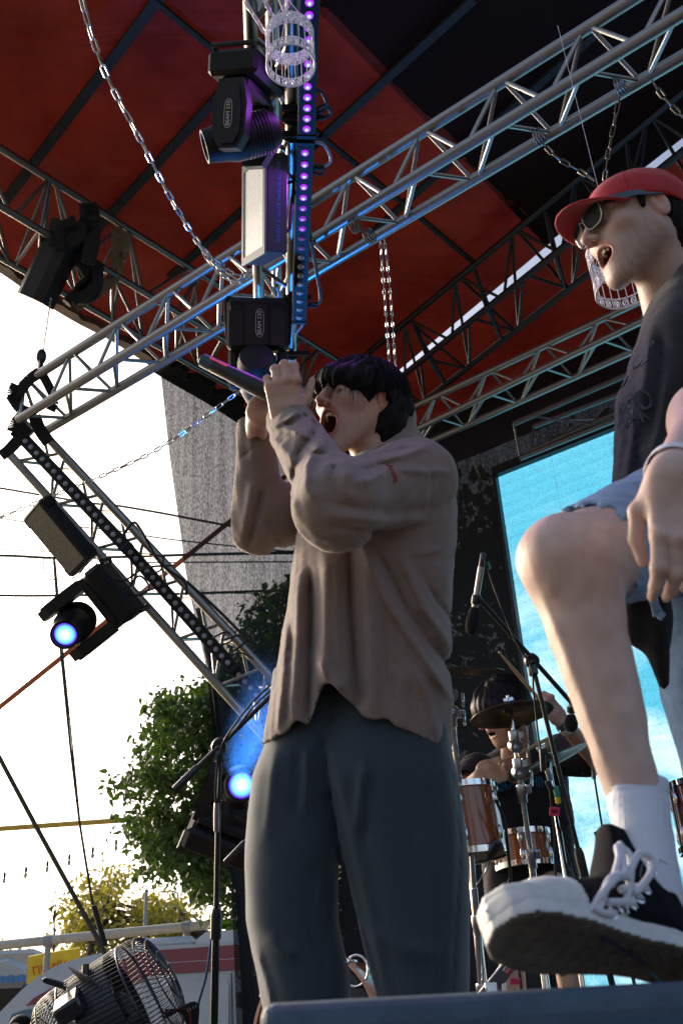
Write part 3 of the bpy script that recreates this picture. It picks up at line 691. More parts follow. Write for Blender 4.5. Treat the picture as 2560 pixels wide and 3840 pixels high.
def moving_head(c, ax, z, head_dir, label, s=1., lit=False, txt=None, group='moving head lights', txt_side=1, shut=None):
    """c: yoke pivot; z: from the pivot to the base; ax: the tilt axis"""
    z = V(z).normalized(); ax = V(ax); ax = (ax-z*ax.dot(z)).normalized(); y = z.cross(ax); c = V(c)
    R = Matrix((ax, y, z)).transposed(); hd = V(head_dir).normalized()
    T = lambda p: c+R@(V(p)*s)
    t = thing('moving_head', T((0, 0, .32)), label, 'stage light', group)
    mb = MB().box(T((0, 0, .285)), (.34*s, .25*s, .115*s), R, bev=.02*s); base = obj('base', mb, housing, t, angle=25)
    for sx in (-1, 1):
        mb = MB(); mb.tube([T((sx*.15, -.09, .35)), T((sx*.172, -.1, .355)), T((sx*.172, .1, .355)), T((sx*.15, .09, .35))], .011*s, 8); obj('carry_handle', mb, housing2, base)
    for k in range(9): obj('vent_slat', MB().box(T((-.1+.012*k, -.127, .30)), (.005*s, .004*s, .05*s), R), housing2, base, smooth=False)
    mb = MB().box(T((0, 0, .20)), (.29*s, .14*s, .06*s), R, bev=.015*s); obj('yoke_bridge', mb, housing2, t, angle=25)
    for sx in (-1, 1):
        ol = [(-.06, .21), (.06, .21), (.085, .1), (.08, -.04), (.045, -.1), (-.045, -.1), (-.08, -.04), (-.085, .1)]
        mb = MB(); Ra = Matrix((y, z, ax)).transposed()
        mb.prism([(x*s, q*s) for x, q in ol], T((sx*.135, 0, 0)), Ra, .055*s); mb.prism([(x*.72*s, q*.8*s) for x, q in ol], T((sx*.168, 0, 0)), Ra, .012*s)
        arm = obj('yoke_arm', mb, housing2, t, angle=25)
        if txt and sx == txt_side:
            # name plate: outlined capsule with the lettering running along the arm
            Rt = Matrix((z, -y, ax)).transposed() if sx > 0 else Matrix((z, y, -ax)).transposed()
            p0 = T((sx*.1755, 0, .05)); tm = text_mb(txt, .026*s, p0, Rt); obj('name_plate', tm, label_ink, arm, smooth=False)
            pm = MB(); n = 28; rim = []
            for k in range(n):
                a = 2*math.pi*k/n; rim.append(p0+Rt@V(((.052*math.copysign(1, math.cos(a))*abs(math.cos(a))**.35+.012*math.cos(a))*s, .019*s*math.sin(a), 0)))
            pm.tube(rim+[rim[0]], .0011*s, 5, cap=False); obj('plate_rim', pm, label_ink, arm)
    Rh = frame(hd, ax)
    mb = MB().lathe([(.03*s, -.17*s), (.07*s, -.165*s), (.092*s, -.13*s), (.1*s, -.04*s), (.1*s, .05*s), (.088*s, .10*s), (.078*s, .16*s), (.076*s, .19*s), (.064*s, .19*s), (.06*s, .165*s)], c, Rh, 28)
    head = obj('head', mb, housing, t, angle=30)
    for k in range(8): obj('cooling_fin', MB().ring(c+Rh.col[2]*((-.12+.016*k)*s), Rh, .1*s, .003*s, 28, 5), housing2, head)
    lr = .06*s; mb = MB().lathe([(.052, 0), (.047, .006), (.03, .012), (.012, .0145), (.0005, .015)], seg=28)
    lm = lens_blue if lit else mat('dark_lens', (.02, .02, .03), .08, spec=1.)
    me = unit_mesh(('lens', lm.name), mb, lm); inst('lens', me, Matrix.Translation(c+Rh.col[2]*(.168*s)) @ Rh.to_4x4() @ Matrix.Scale(s*1.13, 4), head)
    return t
mh1 = moving_head(WD(915, 515, 3.42), -IF-IR*.35, IU*1+IF*-.05+IR*.06, -IR*.9-IU*.28-IF*.15, 'black moving head hanging beside the wire lantern, pointing left', s=.74, txt='BEAM 230')
def box_head():
    """the fixture over the microphone, seen from behind its base"""
    c0 = WD(968, 1222, 4.3); R = Matrix((IR, IU, -IF)).transposed(); t = thing('moving_head', c0, 'square black moving head hanging straight above the microphone', 'stage light', 'moving head lights')
    base = obj('base', MB().box(c0, (.262, .225, .12), R, bev=.02), housing, t, angle=25)
    obj('centre_panel', MB().box(c0-IF*.061-IU*.006, (.098, .175, .008), R, bev=.003), housing2, base, smooth=False)
    for sx in (-1, 1):
        obj('side_panel', MB().box(c0-IF*.060+IR*sx*.09-IU*.02, (.062, .15, .005), R, bev=.002), housing2, base, smooth=False)
        obj('carry_handle', MB().tube(spline([c0+IR*sx*.10+IU*.10, c0+IR*sx*.135+IU*.118, c0+IR*sx*.137+IU*.03, c0+IR*sx*.13-IU*.08], 12), .010, 8), housing, base)
        for k in range(10): obj('vent_slat', MB().box(c0-IF*.0608+IR*(sx*.09-.027+.006*k)+IU*.088, (.0028, .022, .004), R), housing2, base, smooth=False)
    tm = text_mb('BEAM 230', .024, c0-IF*.0665-IU*.0+IR*.012, Matrix((IU, -IR, -IF)).transposed()); obj('name_plate', tm, label_ink, base, smooth=False)
    rim = [c0-IF*.0665+IR*(.012+.017*math.sin(a))+IU*((.048*math.copysign(1, math.cos(a))*abs(math.cos(a))**.35+.012*math.cos(a))) for a in [2*math.pi*k/28 for k in range(29)]]
    obj('plate_rim', MB().tube(rim, .001, 5, cap=False), label_ink, base)
    y0 = c0-IU*.19+IF*.02
    for sx in (-1, 1): obj('yoke_arm', MB().box(y0+IR*sx*.105, (.045, .17, .10), R, bev=.012), housing2, t, angle=25)
    hd = obj('head', MB().lathe([(.03, -.15), (.07, -.14), (.085, -.1), (.09, .05), (.07, .13)], y0-IU*.03, frame(IF*.8-IU*.5), 26), housing, t, angle=30)
box_head()
mh3 = moving_head(WD(275, 2345, 5.35), IR*.62-IU*.78, IR*.78+IU*.62, -IF*1-IU*.16+IR*.03, 'blue-lit moving head hanging off the leaning truss against the white sky', s=1.0, lit=True)
mh4 = moving_head(WD(905, 2950, 5.0), IR*.97-IU*.2, -IU*.9-IR*.35+IF*.1, -IF*.93+IU*.3+IR*.1, 'blue-lit moving head standing behind the tall microphone stand', s=1.05, lit=True)
def lamp(name, kind, p, aim, energy, colr, size=.1, spot=None, par=None):
    d = bpy.data.lights.new(name, kind); o = bpy.data.objects.new(name, d); d.energy = energy; d.color = colr
    if kind == 'SPOT': d.spot_size = math.radians(spot); d.spot_blend = .7; d.shadow_soft_size = size
    if kind == 'AREA': d.shape = 'RECTANGLE'; d.size = size[0]; d.size_y = size[1]
    if kind == 'POINT': d.shadow_soft_size = size
    R = frame(-V(aim)); o.matrix_basis = Matrix.Translation(V(p)) @ R.to_4x4(); link(o)
    return o
hp = WD(905, 2950, 5.0)+(-IF*.93+IU*.3)*.3
lamp('beam_light', 'SPOT', hp, (.25, -.55, .8), 130, (.02, .26, 1), .05, 84)
hp3 = WD(275, 2345, 5.35)+(-IF*1-IU*.16)*.3
lamp('beam_light', 'SPOT', hp3, (.5, -.7, -.1), 6, (.06, .3, 1), .05, 70)
# the purple bars light what is under them
for (p, q, e) in ((P1, Q1, 2.2), (P2, P2.lerp(Q2, .4), 1.0)):
    c_ = (p+q)/2+V((0, -.01, -.03)); d_ = (q-p); ar = lamp('bar_light', 'AREA', c_, (.2, .25, -1), e, (.5, .08, 1), (d_.length, .05))
    ar.matrix_basis = Matrix.Translation(c_) @ Matrix((d_.normalized(), V((0, 0, 1)).cross(d_).normalized(), V((0, 0, 1)))).transposed().to_4x4()
# strobe panel under the first moving head
def strobe():
    c0 = WD(958, 785, 3.80); n = (-IR*.90-IF*.43).normalized(); u = (IU*.98+IR*.04); u = (u-n*u.dot(n)).normalized(); x = u.cross(n)
    R = Matrix((x, u, n)).transposed(); t = thing('strobe_panel', c0, 'white honeycomb strobe panel hanging below the first moving head', 'stage light')
    obj('housing', MB().box(c0-n*.04, (.25, .37, .085), R, bev=.006), mat('strobe_case', (.03, .045, .06), .45), t, smooth=False)
    mb = MB()
    for (cx, cy, sx, sy) in ((-.114, 0, .022, .39), (.114, 0, .022, .39), (0, .18, .206, .03), (0, -.18, .206, .03)): mb.box(c0+x*cx+u*cy+n*.006, (sx, sy, .009), R)
    obj('bezel', mb, mat('strobe_bezel', (.10, .14, .15), .4), t, smooth=False)
    m, tt, N, L = nodes('strobe_honeycomb'); out = N('ShaderNodeOutputMaterial'); p = N('ShaderNodeBsdfPrincipled'); tc = N('ShaderNodeTexCoord'); vo = N('ShaderNodeTexVoronoi'); vo.feature = 'DISTANCE_TO_EDGE'; vo.inputs['Scale'].default_value = 95; vo.inputs['Randomness'].default_value = .25
    L(tc.outputs['Object'], vo.inputs['Vector']); r = N('ShaderNodeValToRGB'); r.color_ramp.elements[0].position = .03; r.color_ramp.elements[1].position = .16; r.color_ramp.elements[0].color = (.62, .64, .62, 1); r.color_ramp.elements[1].color = (.95, .97, .94, 1)
    L(vo.outputs['Distance'], r.inputs[0]); L(r.outputs[0], p.inputs['Base Color']); L(p.outputs[0], out.inputs[0]); p.inputs['Roughness'].default_value = .35
    obj('lens_sheet', MB().box(c0+n*.003, (.206, .332, .006), R), m, t, smooth=False)
    Rt = Matrix((u, n, x)).transposed()
    if Rt.determinant() < 0: Rt = Matrix((u, -n, x)).transposed()
    obj('case_lettering', text_mb('SUNNY STROBE 960RGB-8ZONE', .021, c0+x*.1258-n*.045-u*.0, Rt), mat('blue_lettering', (.05, .22, .5), .4, emit=(.05, .22, .5), es=0), t, smooth=False)
    mb = MB(); mb.tube([c0-n*.08+u*.1, c0-n*.16+u*.13, WH(1060, 600, 3.12)], .008, 8); mb.tube([c0-n*.08-u*.1, c0-n*.14-u*.06, c0-n*.16+u*.13], .008, 8); obj('bracket', mb, housing2, t)
strobe()
def blinder():
    c0 = WD(208, 2022, 5.38); u = (IR*.64-IU*.77).normalized(); v = (-IR*.55-IU*.45+IF*.55); v = (v-u*v.dot(u)).normalized(); n = u.cross(v)
    if n.dot(toCam(c0)) < 0: n = -n
    R = Matrix((u, v, n)).transposed(); t = thing('panel_light', c0, 'rectangular LED panel light with a square-dotted face left of the leaning truss', 'stage light')
    if R.determinant() < 0: R = Matrix((u, -v, n)).transposed()
    obj('housing', MB().box(c0-n*.04, (.42, .22, .09), R, bev=.012), housing2, t, angle=25)
    for sx in (-1, 1):
        for sy in (-1, 1): obj('bracket', MB().box(c0+u*sx*.17+v*sy*.118-n*.04, (.05, .02, .06), R, bev=.004), housing, t, smooth=False)
    m, tt, N, L = nodes('led_matrix'); out = N('ShaderNodeOutputMaterial'); p = N('ShaderNodeBsdfPrincipled'); tc = N('ShaderNodeTexCoord'); mp = N('ShaderNodeMapping'); L(tc.outputs['Object'], mp.inputs[0])
    br = N('ShaderNodeTexBrick'); br.offset = 0; br.inputs['Scale'].default_value = 1; br.inputs['Mortar Size'].default_value = .0022; br.inputs['Brick Width'].default_value = .0098; br.inputs['Row Height'].default_value = .0098
    br.inputs['Color1'].default_value = (.62, .58, .42, 1); br.inputs['Color2'].default_value = (.45, .42, .30, 1); br.inputs['Mortar'].default_value = (.03, .03, .025, 1)
    L(tc.outputs['UV'], br.inputs['Vector']); L(br.outputs[0], p.inputs['Base Color']); L(p.outputs[0], out.inputs[0]); p.inputs['Roughness'].default_value = .3
    a = c0+n*.0065; mb = MB().quad(a-u*.185-v*.088, a+u*.185-v*.088, a+u*.185+v*.088, a-u*.185+v*.088)
    o = obj('led_face', mb, m, t, smooth=False); uv = o.data.uv_layers.new(name='uv')
    co = [(-.185, -.088), (.185, -.088), (.185, .088), (-.185, .088)]
    for li, lp in enumerate(o.data.loops):
        w = V(o.data.vertices[lp.vertex_index].co)+c0-c0; w = V(o.data.vertices[lp.vertex_index].co)-(a-origin_of(t)); uv.data[li].uv = (w.dot(u)+.5, w.dot(v)+.5)
blinder()
# display box of the blue-lit head, with its cables
c0 = WD(405, 2225, 5.3)
t = thing('cable_loops', c0, 'black cables looping round the leaning truss and its lights', 'cable')
cable_m = mat('black_rubber', (.012, .012, .013), .6)
for pts, r in (([(470, 2225), (520, 2160), (560, 2200), (530, 2230), (480, 2230)], .006), ([(420, 2170), (470, 2175), (545, 2130), (650, 2120)], .006), ([(460, 2010), (500, 1960), (530, 1990), (600, 2110), (690, 2180), (700, 2230)], .008), ([(560, 2080), (610, 2090), (600, 2140), (540, 2150)], .005), ([(800, 2390), (850, 2370), (870, 2400), (830, 2420)], .005), ([(840, 2400), (905, 2380), (925, 2400), (880, 2440)], .006), ([(165, 2090), (170, 2150), (230, 2180), (290, 2160), (330, 2110)], .003), ([(700, 2180), (820, 2290), (920, 2390), (960, 2420)], .009), ([(330, 2120), (350, 2150), (370, 2090)], .003), ([(870, 2480), (900, 2450), (950, 2470)], .004)):
    mb = MB().tube(spline([WD(x, y, 5.28+.03*math.sin(i*2)) for i, (x, y) in enumerate(pts)], 26), r, 7); obj('cable', mb, cable_m, t)
t = thing('cable_loops', WH(1190, 700, 3.1), 'black and grey cables curling out behind the purple LED bars', 'cable')
grey_cable = mat('grey_cable', (.25, .30, .32), .5)
for pts, r, m in (([(1165, 335), (1205, 345), (1225, 400), (1195, 420), (1168, 415)], .006, cable_m), ([(1168, 420), (1215, 395), (1240, 425), (1205, 445), (1170, 440)], .007, cable_m), ([(1160, 535), (1210, 540), (1240, 595), (1215, 625), (1165, 630)], .006, grey_cable), ([(1165, 640), (1200, 655), (1220, 635)], .006, cable_m), ([(1160, 860), (1185, 1010), (1200, 1100), (1195, 1135), (1165, 1140)], .008, cable_m), ([(1045, 1090), (1055, 1130), (1110, 1160), (1135, 1210), (1110, 1250)], .006, grey_cable), ([(1040, 730), (1060, 780), (1055, 830), (1035, 850)], .005, cable_m)):
    mb = MB().tube(spline([WH(x, y, 3.04) for x, y in pts], 24), r, 7); obj('cable', mb, m, t)
for (x, y, w) in ((1190, 440, .05), (1192, 628, .05), (1172, 1145, .045)):
    p = WH(x, y, 3.04); obj('plug', MB().lathe([(.011, -w/2), (.013, -w/4), (.013, w/4), (.009, w/2)], p, frame(IR), 10), housing2, t)
# black clamps between the centre truss and the bars
for k, y in enumerate((405, 440, 505, 1115, 1325)):
    p = WH(1120, y, 3.02); mb = MB().box(p, (.11, .02, .02), frame(IU, IF)).ring(WH(1093, y, 3.06), frame(TM[1][1]-TM[1][0]), .032, .009, 20, 6)
    tag(obj('clamp', mb, housing, None, origin=p), ['top', 'second', 'third', 'fourth', 'lowest'][k]+' black clamp on the right chord of the centre truss', 'clamp', 'clamps on the centre truss')
# wire lanterns
white_wire = mat('white_lacquer_wire', (.75, .74, .76), .4)
def lantern(c, rad, hgt, label):
    c = V(c); I = Matrix.Identity(3); t = thing('wire_lantern', c-V((0, 0, hgt/2)), label, 'lantern', 'white wire lanterns'); zb = -hgt/2
    for z, r in ((zb, .0032), (zb+.034, .0022), (zb+.095, .002), (zb+.125, .002), (hgt/2, .003)):
        obj('hoop', MB().ring(c+V((0, 0, z)), I, rad, r, 40, 6), white_wire, t)
    for k in range(22):
        a = 2*math.pi*k/22; e = V((math.cos(a), math.sin(a), 0))*rad; bar('wire', c+e+V((0, 0, zb)), c+e+V((0, 0, hgt/2)), .0011, white_wire, t, 6)
    for z0, z1, n in ((zb+.003, zb+.032, 20), (zb+.097, zb+.123, 26), (hgt/2-.03, hgt/2, 24)):   # pierced bands of scrolls
        mb = MB()
        for k in range(n):
            a = 2*math.pi*k/n; e = V((math.cos(a), math.sin(a), 0)); R = Matrix((V((-e.y, e.x, 0)), V((0, 0, 1)), e)).transposed(); zc = (z0+z1)/2; s = (z1-z0)/2
            mb.ring(c+e*rad+V((0, 0, zc)), R, s*.62, .0022, 12, 5, sx=.7, sy=1.2)
            mb.box(c+e*rad+V((0, 0, zc)), (.004, s*1.6, .0022), R@rotm('Z', 28*(-1)**k))
        obj('pierced_band', mb, white_wire, t)
    mb = MB()
    for k in range(3):
        a = 2*math.pi*k/3; e = V((math.cos(a), math.sin(a), 0))*rad; mb.tube([c+e+V((0, 0, hgt/2)), c+V((0, 0, hgt/2+.16))], .001, 5)
    mb.tube([c+V((0, 0, hgt/2+.16)), c+V((0, 0, hgt/2+1.0))], .0007, 5); obj('hanger', mb, white_wire, t)
    return t
lantern(WD(1088, 185, 2.85), .068, .145, 'white pierced wire lantern hanging in front of the purple LED bar')
lantern(WD(2318, 1012, 2.75), .075, .15, 'white pierced wire lantern peeping out under the chin of the man in the cap')
# clear fairy-light string wound round the top of the centre truss
m, tt, N, L = nodes('clear_cord'); out = N('ShaderNodeOutputMaterial'); g_ = N('ShaderNodeBsdfPrincipled'); g_.inputs['Base Color'].default_value = (.6, .62, .64, 1); g_.inputs['Roughness'].default_value = .15; g_.inputs['Alpha'].default_value = .6; L(g_.outputs[0], out.inputs[0])
for k, (pts, lab) in enumerate((([(905, -40), (930, 25), (955, 60), (985, 110), (1010, 130)], 'clear fairy-light cord wound left of the lantern'), ([(985, -30), (1000, 20), (1015, 45), (1030, 70)], 'clear fairy-light cord wound between truss and lantern'), ([(1078, -30), (1082, 10), (1075, 40), (1085, 60)], 'clear fairy-light cord the lantern hangs from'))):
    mb = MB()
    for j in range(4): mb.tube(spline([WD(x+6*math.sin(j*2+i*1.5), y+5*math.cos(j*3+i), 3.0) for i, (x, y) in enumerate(pts)], 24), .0022, 5)
    tag(obj('fairy_light_cord', mb, m, None, origin=WD(*pts[0], 3.0)), lab, 'light cord', 'fairy-light cords')
# loudspeaker lashed under the roof truss at the left
sp_c = WD(200, 990, 6.75); ax = (IU*.9+IR*.42).normalized(); n = (-IF*.75-IU*.35-IR*.45); n = (n-ax*n.dot(ax)).normalized(); x = ax.cross(n); R = Matrix((x, n, ax)).transposed()
t = thing('loudspeaker', sp_c-ax*.35, 'black loudspeaker strapped under the left roof truss', 'loudspeaker')
mb = MB().prism([(-.09, -.09), (.09, -.09), (.11, .07), (.055, .11), (-.055, .11), (-.11, .07)], sp_c, R, .56); obj('cabinet', mb, black_paint, t, smooth=False)
obj('grille', MB().box(sp_c-R.col[1]*.095, (.15, .012, .46), R, bev=.005), black_cloth, t, smooth=False)
for pts, w in (([(330, 760), (330, 840), (250, 900)], .12), ([(345, 770), (350, 880), (330, 990)], .10), ([(290, 830), (230, 870), (215, 930)], .1)):
    mb = MB(); strap_band(mb, [WD(x_, y_, 6.6) for x_, y_ in pts], w); obj('sling', mb, black_cloth, t, smooth=False)
t = thing('cable_bundle', WD(320, 1050, 6.8), 'dark bundle of cables and cloth behind the hanging loudspeaker', 'cable')
mb = MB()
rr = random.Random(3)
for k in range(9):
    p = [(250+rr.random()*90, 900+rr.random()*70), (290+rr.random()*90, 990+rr.random()*60), (270+rr.random()*80, 1060+rr.random()*60), (250+rr.random()*60, 1120+rr.random()*20)]
    obj('cable', MB().tube(spline([WD(x_, y_, 6.75+.1*rr.random()) for x_, y_ in p], 16), .02+.02*rr.random(), 7), black_cloth, t)
# black rag on the roof truss node above the singer's hand
c0 = WD(1300, 1400, 6.6); mb = MB()
for k in range(6): mb.tube(spline([WD(1230+30*k, 1385+8*k, 6.5), WD(1260+25*k, 1400+20*math.sin(k), 6.45), WD(1290+14*k, 1440, 6.5)], 10), .05, 8)
tag(obj('rag', mb, black_cloth, None, origin=c0), 'black cloth bunched on the roof truss above the singer\'s hair', 'cloth')

# thin smoke in the beam of the standing blue head
a_ = WD(940, 2880, 4.86); b_ = WD(1045, 2540, 4.75); bd = (b_-a_).normalized()
m, tt, N, L = nodes('stage_smoke'); out = N('ShaderNodeOutputMaterial'); pv_ = N('ShaderNodeVolumePrincipled'); pv_.inputs['Color'].default_value = (.9, .95, 1, 1)
tc_ = N('ShaderNodeTexCoord'); cx_ = N('ShaderNodeVectorMath'); cx_.operation = 'CROSS_PRODUCT'; cx_.inputs[1].default_value = bd; L(tc_.outputs['Object'], cx_.inputs[0]); ln_ = N('ShaderNodeVectorMath'); ln_.operation = 'LENGTH'; L(cx_.outputs[0], ln_.inputs[0])
dt_ = N('ShaderNodeVectorMath'); dt_.operation = 'DOT_PRODUCT'; dt_.inputs[1].default_value = bd; L(tc_.outputs['Object'], dt_.inputs[0])
r1 = N('ShaderNodeMapRange'); r1.interpolation_type = 'SMOOTHSTEP'; r1.inputs['From Min'].default_value = .20; r1.inputs['From Max'].default_value = .02; L(ln_.outputs['Value'], r1.inputs['Value'])
r2 = N('ShaderNodeMapRange'); r2.interpolation_type = 'SMOOTHSTEP'; r2.inputs['From Min'].default_value = .62; r2.inputs['From Max'].default_value = .25; r2.inputs['To Max'].default_value = .8; L(dt_.outputs['Value'], r2.inputs['Value'])
nz_ = N('ShaderNodeTexNoise'); nz_.inputs['Scale'].default_value = 9; nz_.inputs['Detail'].default_value = 4; L(tc_.outputs['Object'], nz_.inputs['Vector'])
m1 = N('ShaderNodeMath'); m1.operation = 'MULTIPLY'; L(r1.outputs[0], m1.inputs[0]); L(r2.outputs[0], m1.inputs[1]); m2 = N('ShaderNodeMath'); m2.operation = 'MULTIPLY'; L(m1.outputs[0], m2.inputs[0]); L(nz_.outputs['Fac'], m2.inputs[1]); L(m2.outputs[0], pv_.inputs['Density']); L(pv_.outputs[0], out.inputs['Volume'])
tag(obj('beam_smoke', MB().lathe([(.12, -.05), (.26, .15), (.34, .5), (.30, .85)], a_, frame(bd), 28), m, None, origin=a_), 'blue-lit smoke in the beam of the standing moving head', 'smoke', kind='stuff')
lamp('smoke_beam', 'SPOT', a_-bd*.02, bd, 5, (.004, .045, 1), .04, 34)
# ================================================================== what stands beyond the stage
def leaf_mat(name, c1, c2, tr):
    m, t, N, L = nodes(name)
    out = N('ShaderNodeOutputMaterial'); p = N('ShaderNodeBsdfPrincipled'); q = N('ShaderNodeBsdfTranslucent'); ad = N('ShaderNodeMixShader')
    ge = N('ShaderNodeNewGeometry'); r = N('ShaderNodeValToRGB'); r.color_ramp.elements[0].color = (*c1, 1); r.color_ramp.elements[1].color = (*c2, 1)
    L(ge.outputs['Random Per Island'], r.inputs[0]); L(r.outputs[0], p.inputs['Base Color']); p.inputs['Roughness'].default_value = .5
    mx = N('ShaderNodeMix'); mx.data_type = 'RGBA'; mx.blend_type = 'MULTIPLY'; mx.inputs['Factor'].default_value = 1; mx.inputs['B'].default_value = (*tr, 1); L(r.outputs[0], mx.inputs['A']); L(mx.outputs['Result'], q.inputs['Color'])
    ad.inputs[0].default_value = .35; L(p.outputs[0], ad.inputs[1]); L(q.outputs[0], ad.inputs[2]); L(ad.outputs[0], out.inputs[0]); return m
def in_poly(x, y, poly):
    c = False; n = len(poly)
    for i in range(n):
        (x0, y0), (x1, y1) = poly[i], poly[i-1]
        if (y0 > y) != (y1 > y) and x < (x1-x0)*(y-y0)/(y1-y0)+x0: c = not c
    return c
bark = mat('bark', (.06, .045, .03), .9, var=.4, vscale=12, bump=.5, bscale=25)
def tree(poly, d0, d1, nclump, per, rcl, leaf, lm, base, label, seed, group, branches=True, droop=.5):
    """leaf clumps spread through the crown's depth d0..d1, limbs from the trunk to them"""
    rr = random.Random(seed); xs = [p[0] for p in poly]; ys = [p[1] for p in poly]; C = []
    while len(C) < nclump:
        x, y = rr.uniform(min(xs), max(xs)), rr.uniform(min(ys), max(ys))
        if in_poly(x, y, poly): C.append(WD(x, y, rr.uniform(d0, d1)))
    t = thing('leafy_tree', base, label, 'tree', group)
    mb = MB()
    lx = np.array([0, .42, .5, .30, 0, -.30, -.5, -.42]); ly = np.array([0, .12, .42, .72, 1.0, .72, .42, .12])
    for c in C:
        for _ in range(per):
            p = c+V((rr.gauss(0, 1), rr.gauss(0, 1), rr.gauss(0, .8)))*rcl*.6
            d = V((rr.gauss(0, .7), rr.gauss(0, .7), -droop+rr.gauss(0, .5))).normalized(); s = leaf*rr.uniform(.65, 1.25)
            x = d.cross(V((rr.gauss(0, 1), rr.gauss(0, 1), rr.gauss(0, 1)))).normalized(); n = d.cross(x)*.12
            o = len(mb.v)
            mb.v += [tuple(p+x*(s*a)+d*(s*b)+n*(s*abs(a)*2)) for a, b in zip((0, .30, .24, 0, -.24, -.30), (0, .30, .62, 1.15, .62, .30))]
            mb.f += [(o, o+1, o+2, o+3), (o, o+3, o+4, o+5)]; mb.m += [0, 0]
    me = bpy.data.meshes.new('crown'); w = V(base); me.from_pydata([(v[0]-w.x, v[1]-w.y, v[2]-w.z) for v in mb.v], [], mb.f); me.materials.append(lm); me.update()
    o = bpy.data.objects.new('crown', me); link(o, t)
    cen = sum(C, V((0, 0, 0)))/len(C); top = max(c.z for c in C); fork = V((base[0], base[1], max(1.8, min(c.z for c in C))))
    mb = MB(); tw = (top*.025); mb.tube(spline([V(base), V((base[0]+.1, base[1], fork.z*.6)), fork, cen.lerp(fork, .4), V((cen.x, cen.y, top-.4))], 14), [tw*(1-.06*i) for i in range(14)], 10)
    tr = obj('trunk', mb, bark, t)
    if branches:
        for k in range(0, len(C), max(1, len(C)//26)):
            c = C[k]; s = fork.lerp(V((cen.x, cen.y, top-.6)), rr.uniform(.0, .8))
            obj('limb', MB().tube(spline([s, s.lerp(c, .5)+V((0, 0, .15)), c], 8), [tw*.42*(1-.11*i) for i in range(8)], 6), bark, t)
    return t
leaf_dark = leaf_mat('maple_leaf', (.022, .050, .012), (.050, .105, .026), (1.6, 1.5, .5))
leaf_yel = leaf_mat('yellowing_leaf', (.13, .16, .03), (.30, .27, .06), (1.8, 1.6, .6))
tree([(650, 2560), (690, 2600), (770, 2570), (900, 2420), (930, 2300), (1000, 2250), (1090, 2200), (1250, 2100), (1250, 3560), (930, 3570), (850, 3520), (760, 3400), (710, 3300), (540, 3270), (560, 3180), (440, 3110), (480, 3080), (600, 3060), (450, 2960), (470, 2920), (560, 2850), (530, 2780), (600, 2730), (580, 2640)], 11.2, 13.4, 900, 30, .17, .092, leaf_dark, (-.4, 13.2, 0), 'dark green maple standing behind the ambulance and the mesh curtain', 11, 'dark trees round the stage')
tree([(1250, 2150), (1450, 1900), (1760, 1790), (1990, 1830), (2050, 2300), (2080, 3800), (1250, 3800)], 12.5, 14.5, 300, 34, .42, .19, leaf_dark, (1.6, 15.0, 0), 'dark tree behind the back scrim, left of the video wall', 12, 'dark trees round the stage', branches=False)
tree([(1990, 1850), (2300, 1640), (2560, 1560), (2560, 2000), (1990, 2100)], 12.5, 14.5, 120, 30, .42, .2, leaf_dark, (4.4, 14.2, 0), 'dark tree hidden behind the video wall, only its top glinting', 13, 'dark trees round the stage', branches=False)
tree([(245, 3500), (270, 3400), (330, 3330), (400, 3265), (450, 3300), (500, 3360), (580, 3400), (620, 3460), (620, 3600), (245, 3600)], 34, 40, 62, 60, .62, .21, leaf_yel, (-9.5, 37, 0), 'yellowing tree between the grey pipe and the white sky', 14, 'yellowing trees far behind')
tree([(560, 3420), (640, 3370), (700, 3420), (720, 3480), (680, 3560), (560, 3570)], 36, 42, 36, 50, .6, .22, leaf_yel, (-5.5, 40, 0), 'smaller yellowing tree right of the grey lamp post', 15, 'yellowing trees far behind')
tree([(-60, 3600), (0, 3590), (50, 3620), (60, 3700), (-60, 3720)], 34, 38, 26, 50, .6, .22, leaf_yel, (-13.5, 36, 0), 'yellowing tree at the left edge behind the blue shed', 16, 'yellowing trees far behind')
# bare sapling against the sky
mb = MB(); rr = random.Random(4); b0 = WD(205, 3530, 30)
def twig(p, d, L_, r, k):
    q = p+d*L_; mb.tube([p, q], [r, r*.6], 5, cap=False)
    if k:
        for _ in range(3): twig(p.lerp(q, rr.uniform(.5, 1)), (d+V((rr.gauss(0, .45), rr.gauss(0, .3), rr.gauss(.1, .25)))).normalized(), L_*rr.uniform(.55, .8), r*.55, k-1)
twig(V((b0.x, b0.y, 0)), V((0, 0, 1)), b0.z, .07, 0); twig(b0, V((-.1, 0, 1)).normalized(), .9, .04, 3)
t = thing('bare_sapling', (b0.x, b0.y, 0), 'bare sapling with thin twigs left of the yellowing tree', 'tree'); obj('trunk', mb, bark, t)
# ---- ambulance
white_paint = mat('van_white', (.62, .64, .66), .3, var=.06, vscale=4, coat=.4); red_paint = mat('van_red', (.30, .022, .02), .3, coat=.4); seal = mat('dark_rubber_seal', (.02, .02, .02), .6)
glass_m = mat('van_glass', (.03, .05, .06), .06, spec=1., coat=.6)
YV = 9.7
van = thing('ambulance_van', (-1.2, YV+1, 0), 'white ambulance van with a red roof stripe parked behind the stage', 'van')
VX = lambda x, y, dy=0.: WY(x, y, YV+dy)
prof = [VX(x, y) for x, y in ((-60, 3850), (0, 3786), (70, 3712), (130, 3660), (200, 3618), (280, 3590), (370, 3568), (480, 3548), (620, 3540), (800, 3531), (1000, 3520), (1300, 3506), (1560, 3500))]
nose = VX(-60, 3850); prof = [V((nose.x-1.0, YV, .55)), V((nose.x-1.0, YV, .95)), V((nose.x-.55, YV, 1.15))]+prof+[V((prof[-1].x, YV, .55))]
ol = [(p.x, p.z) for p in prof]; W_ = 2.0; mb = MB(); n = len(ol)
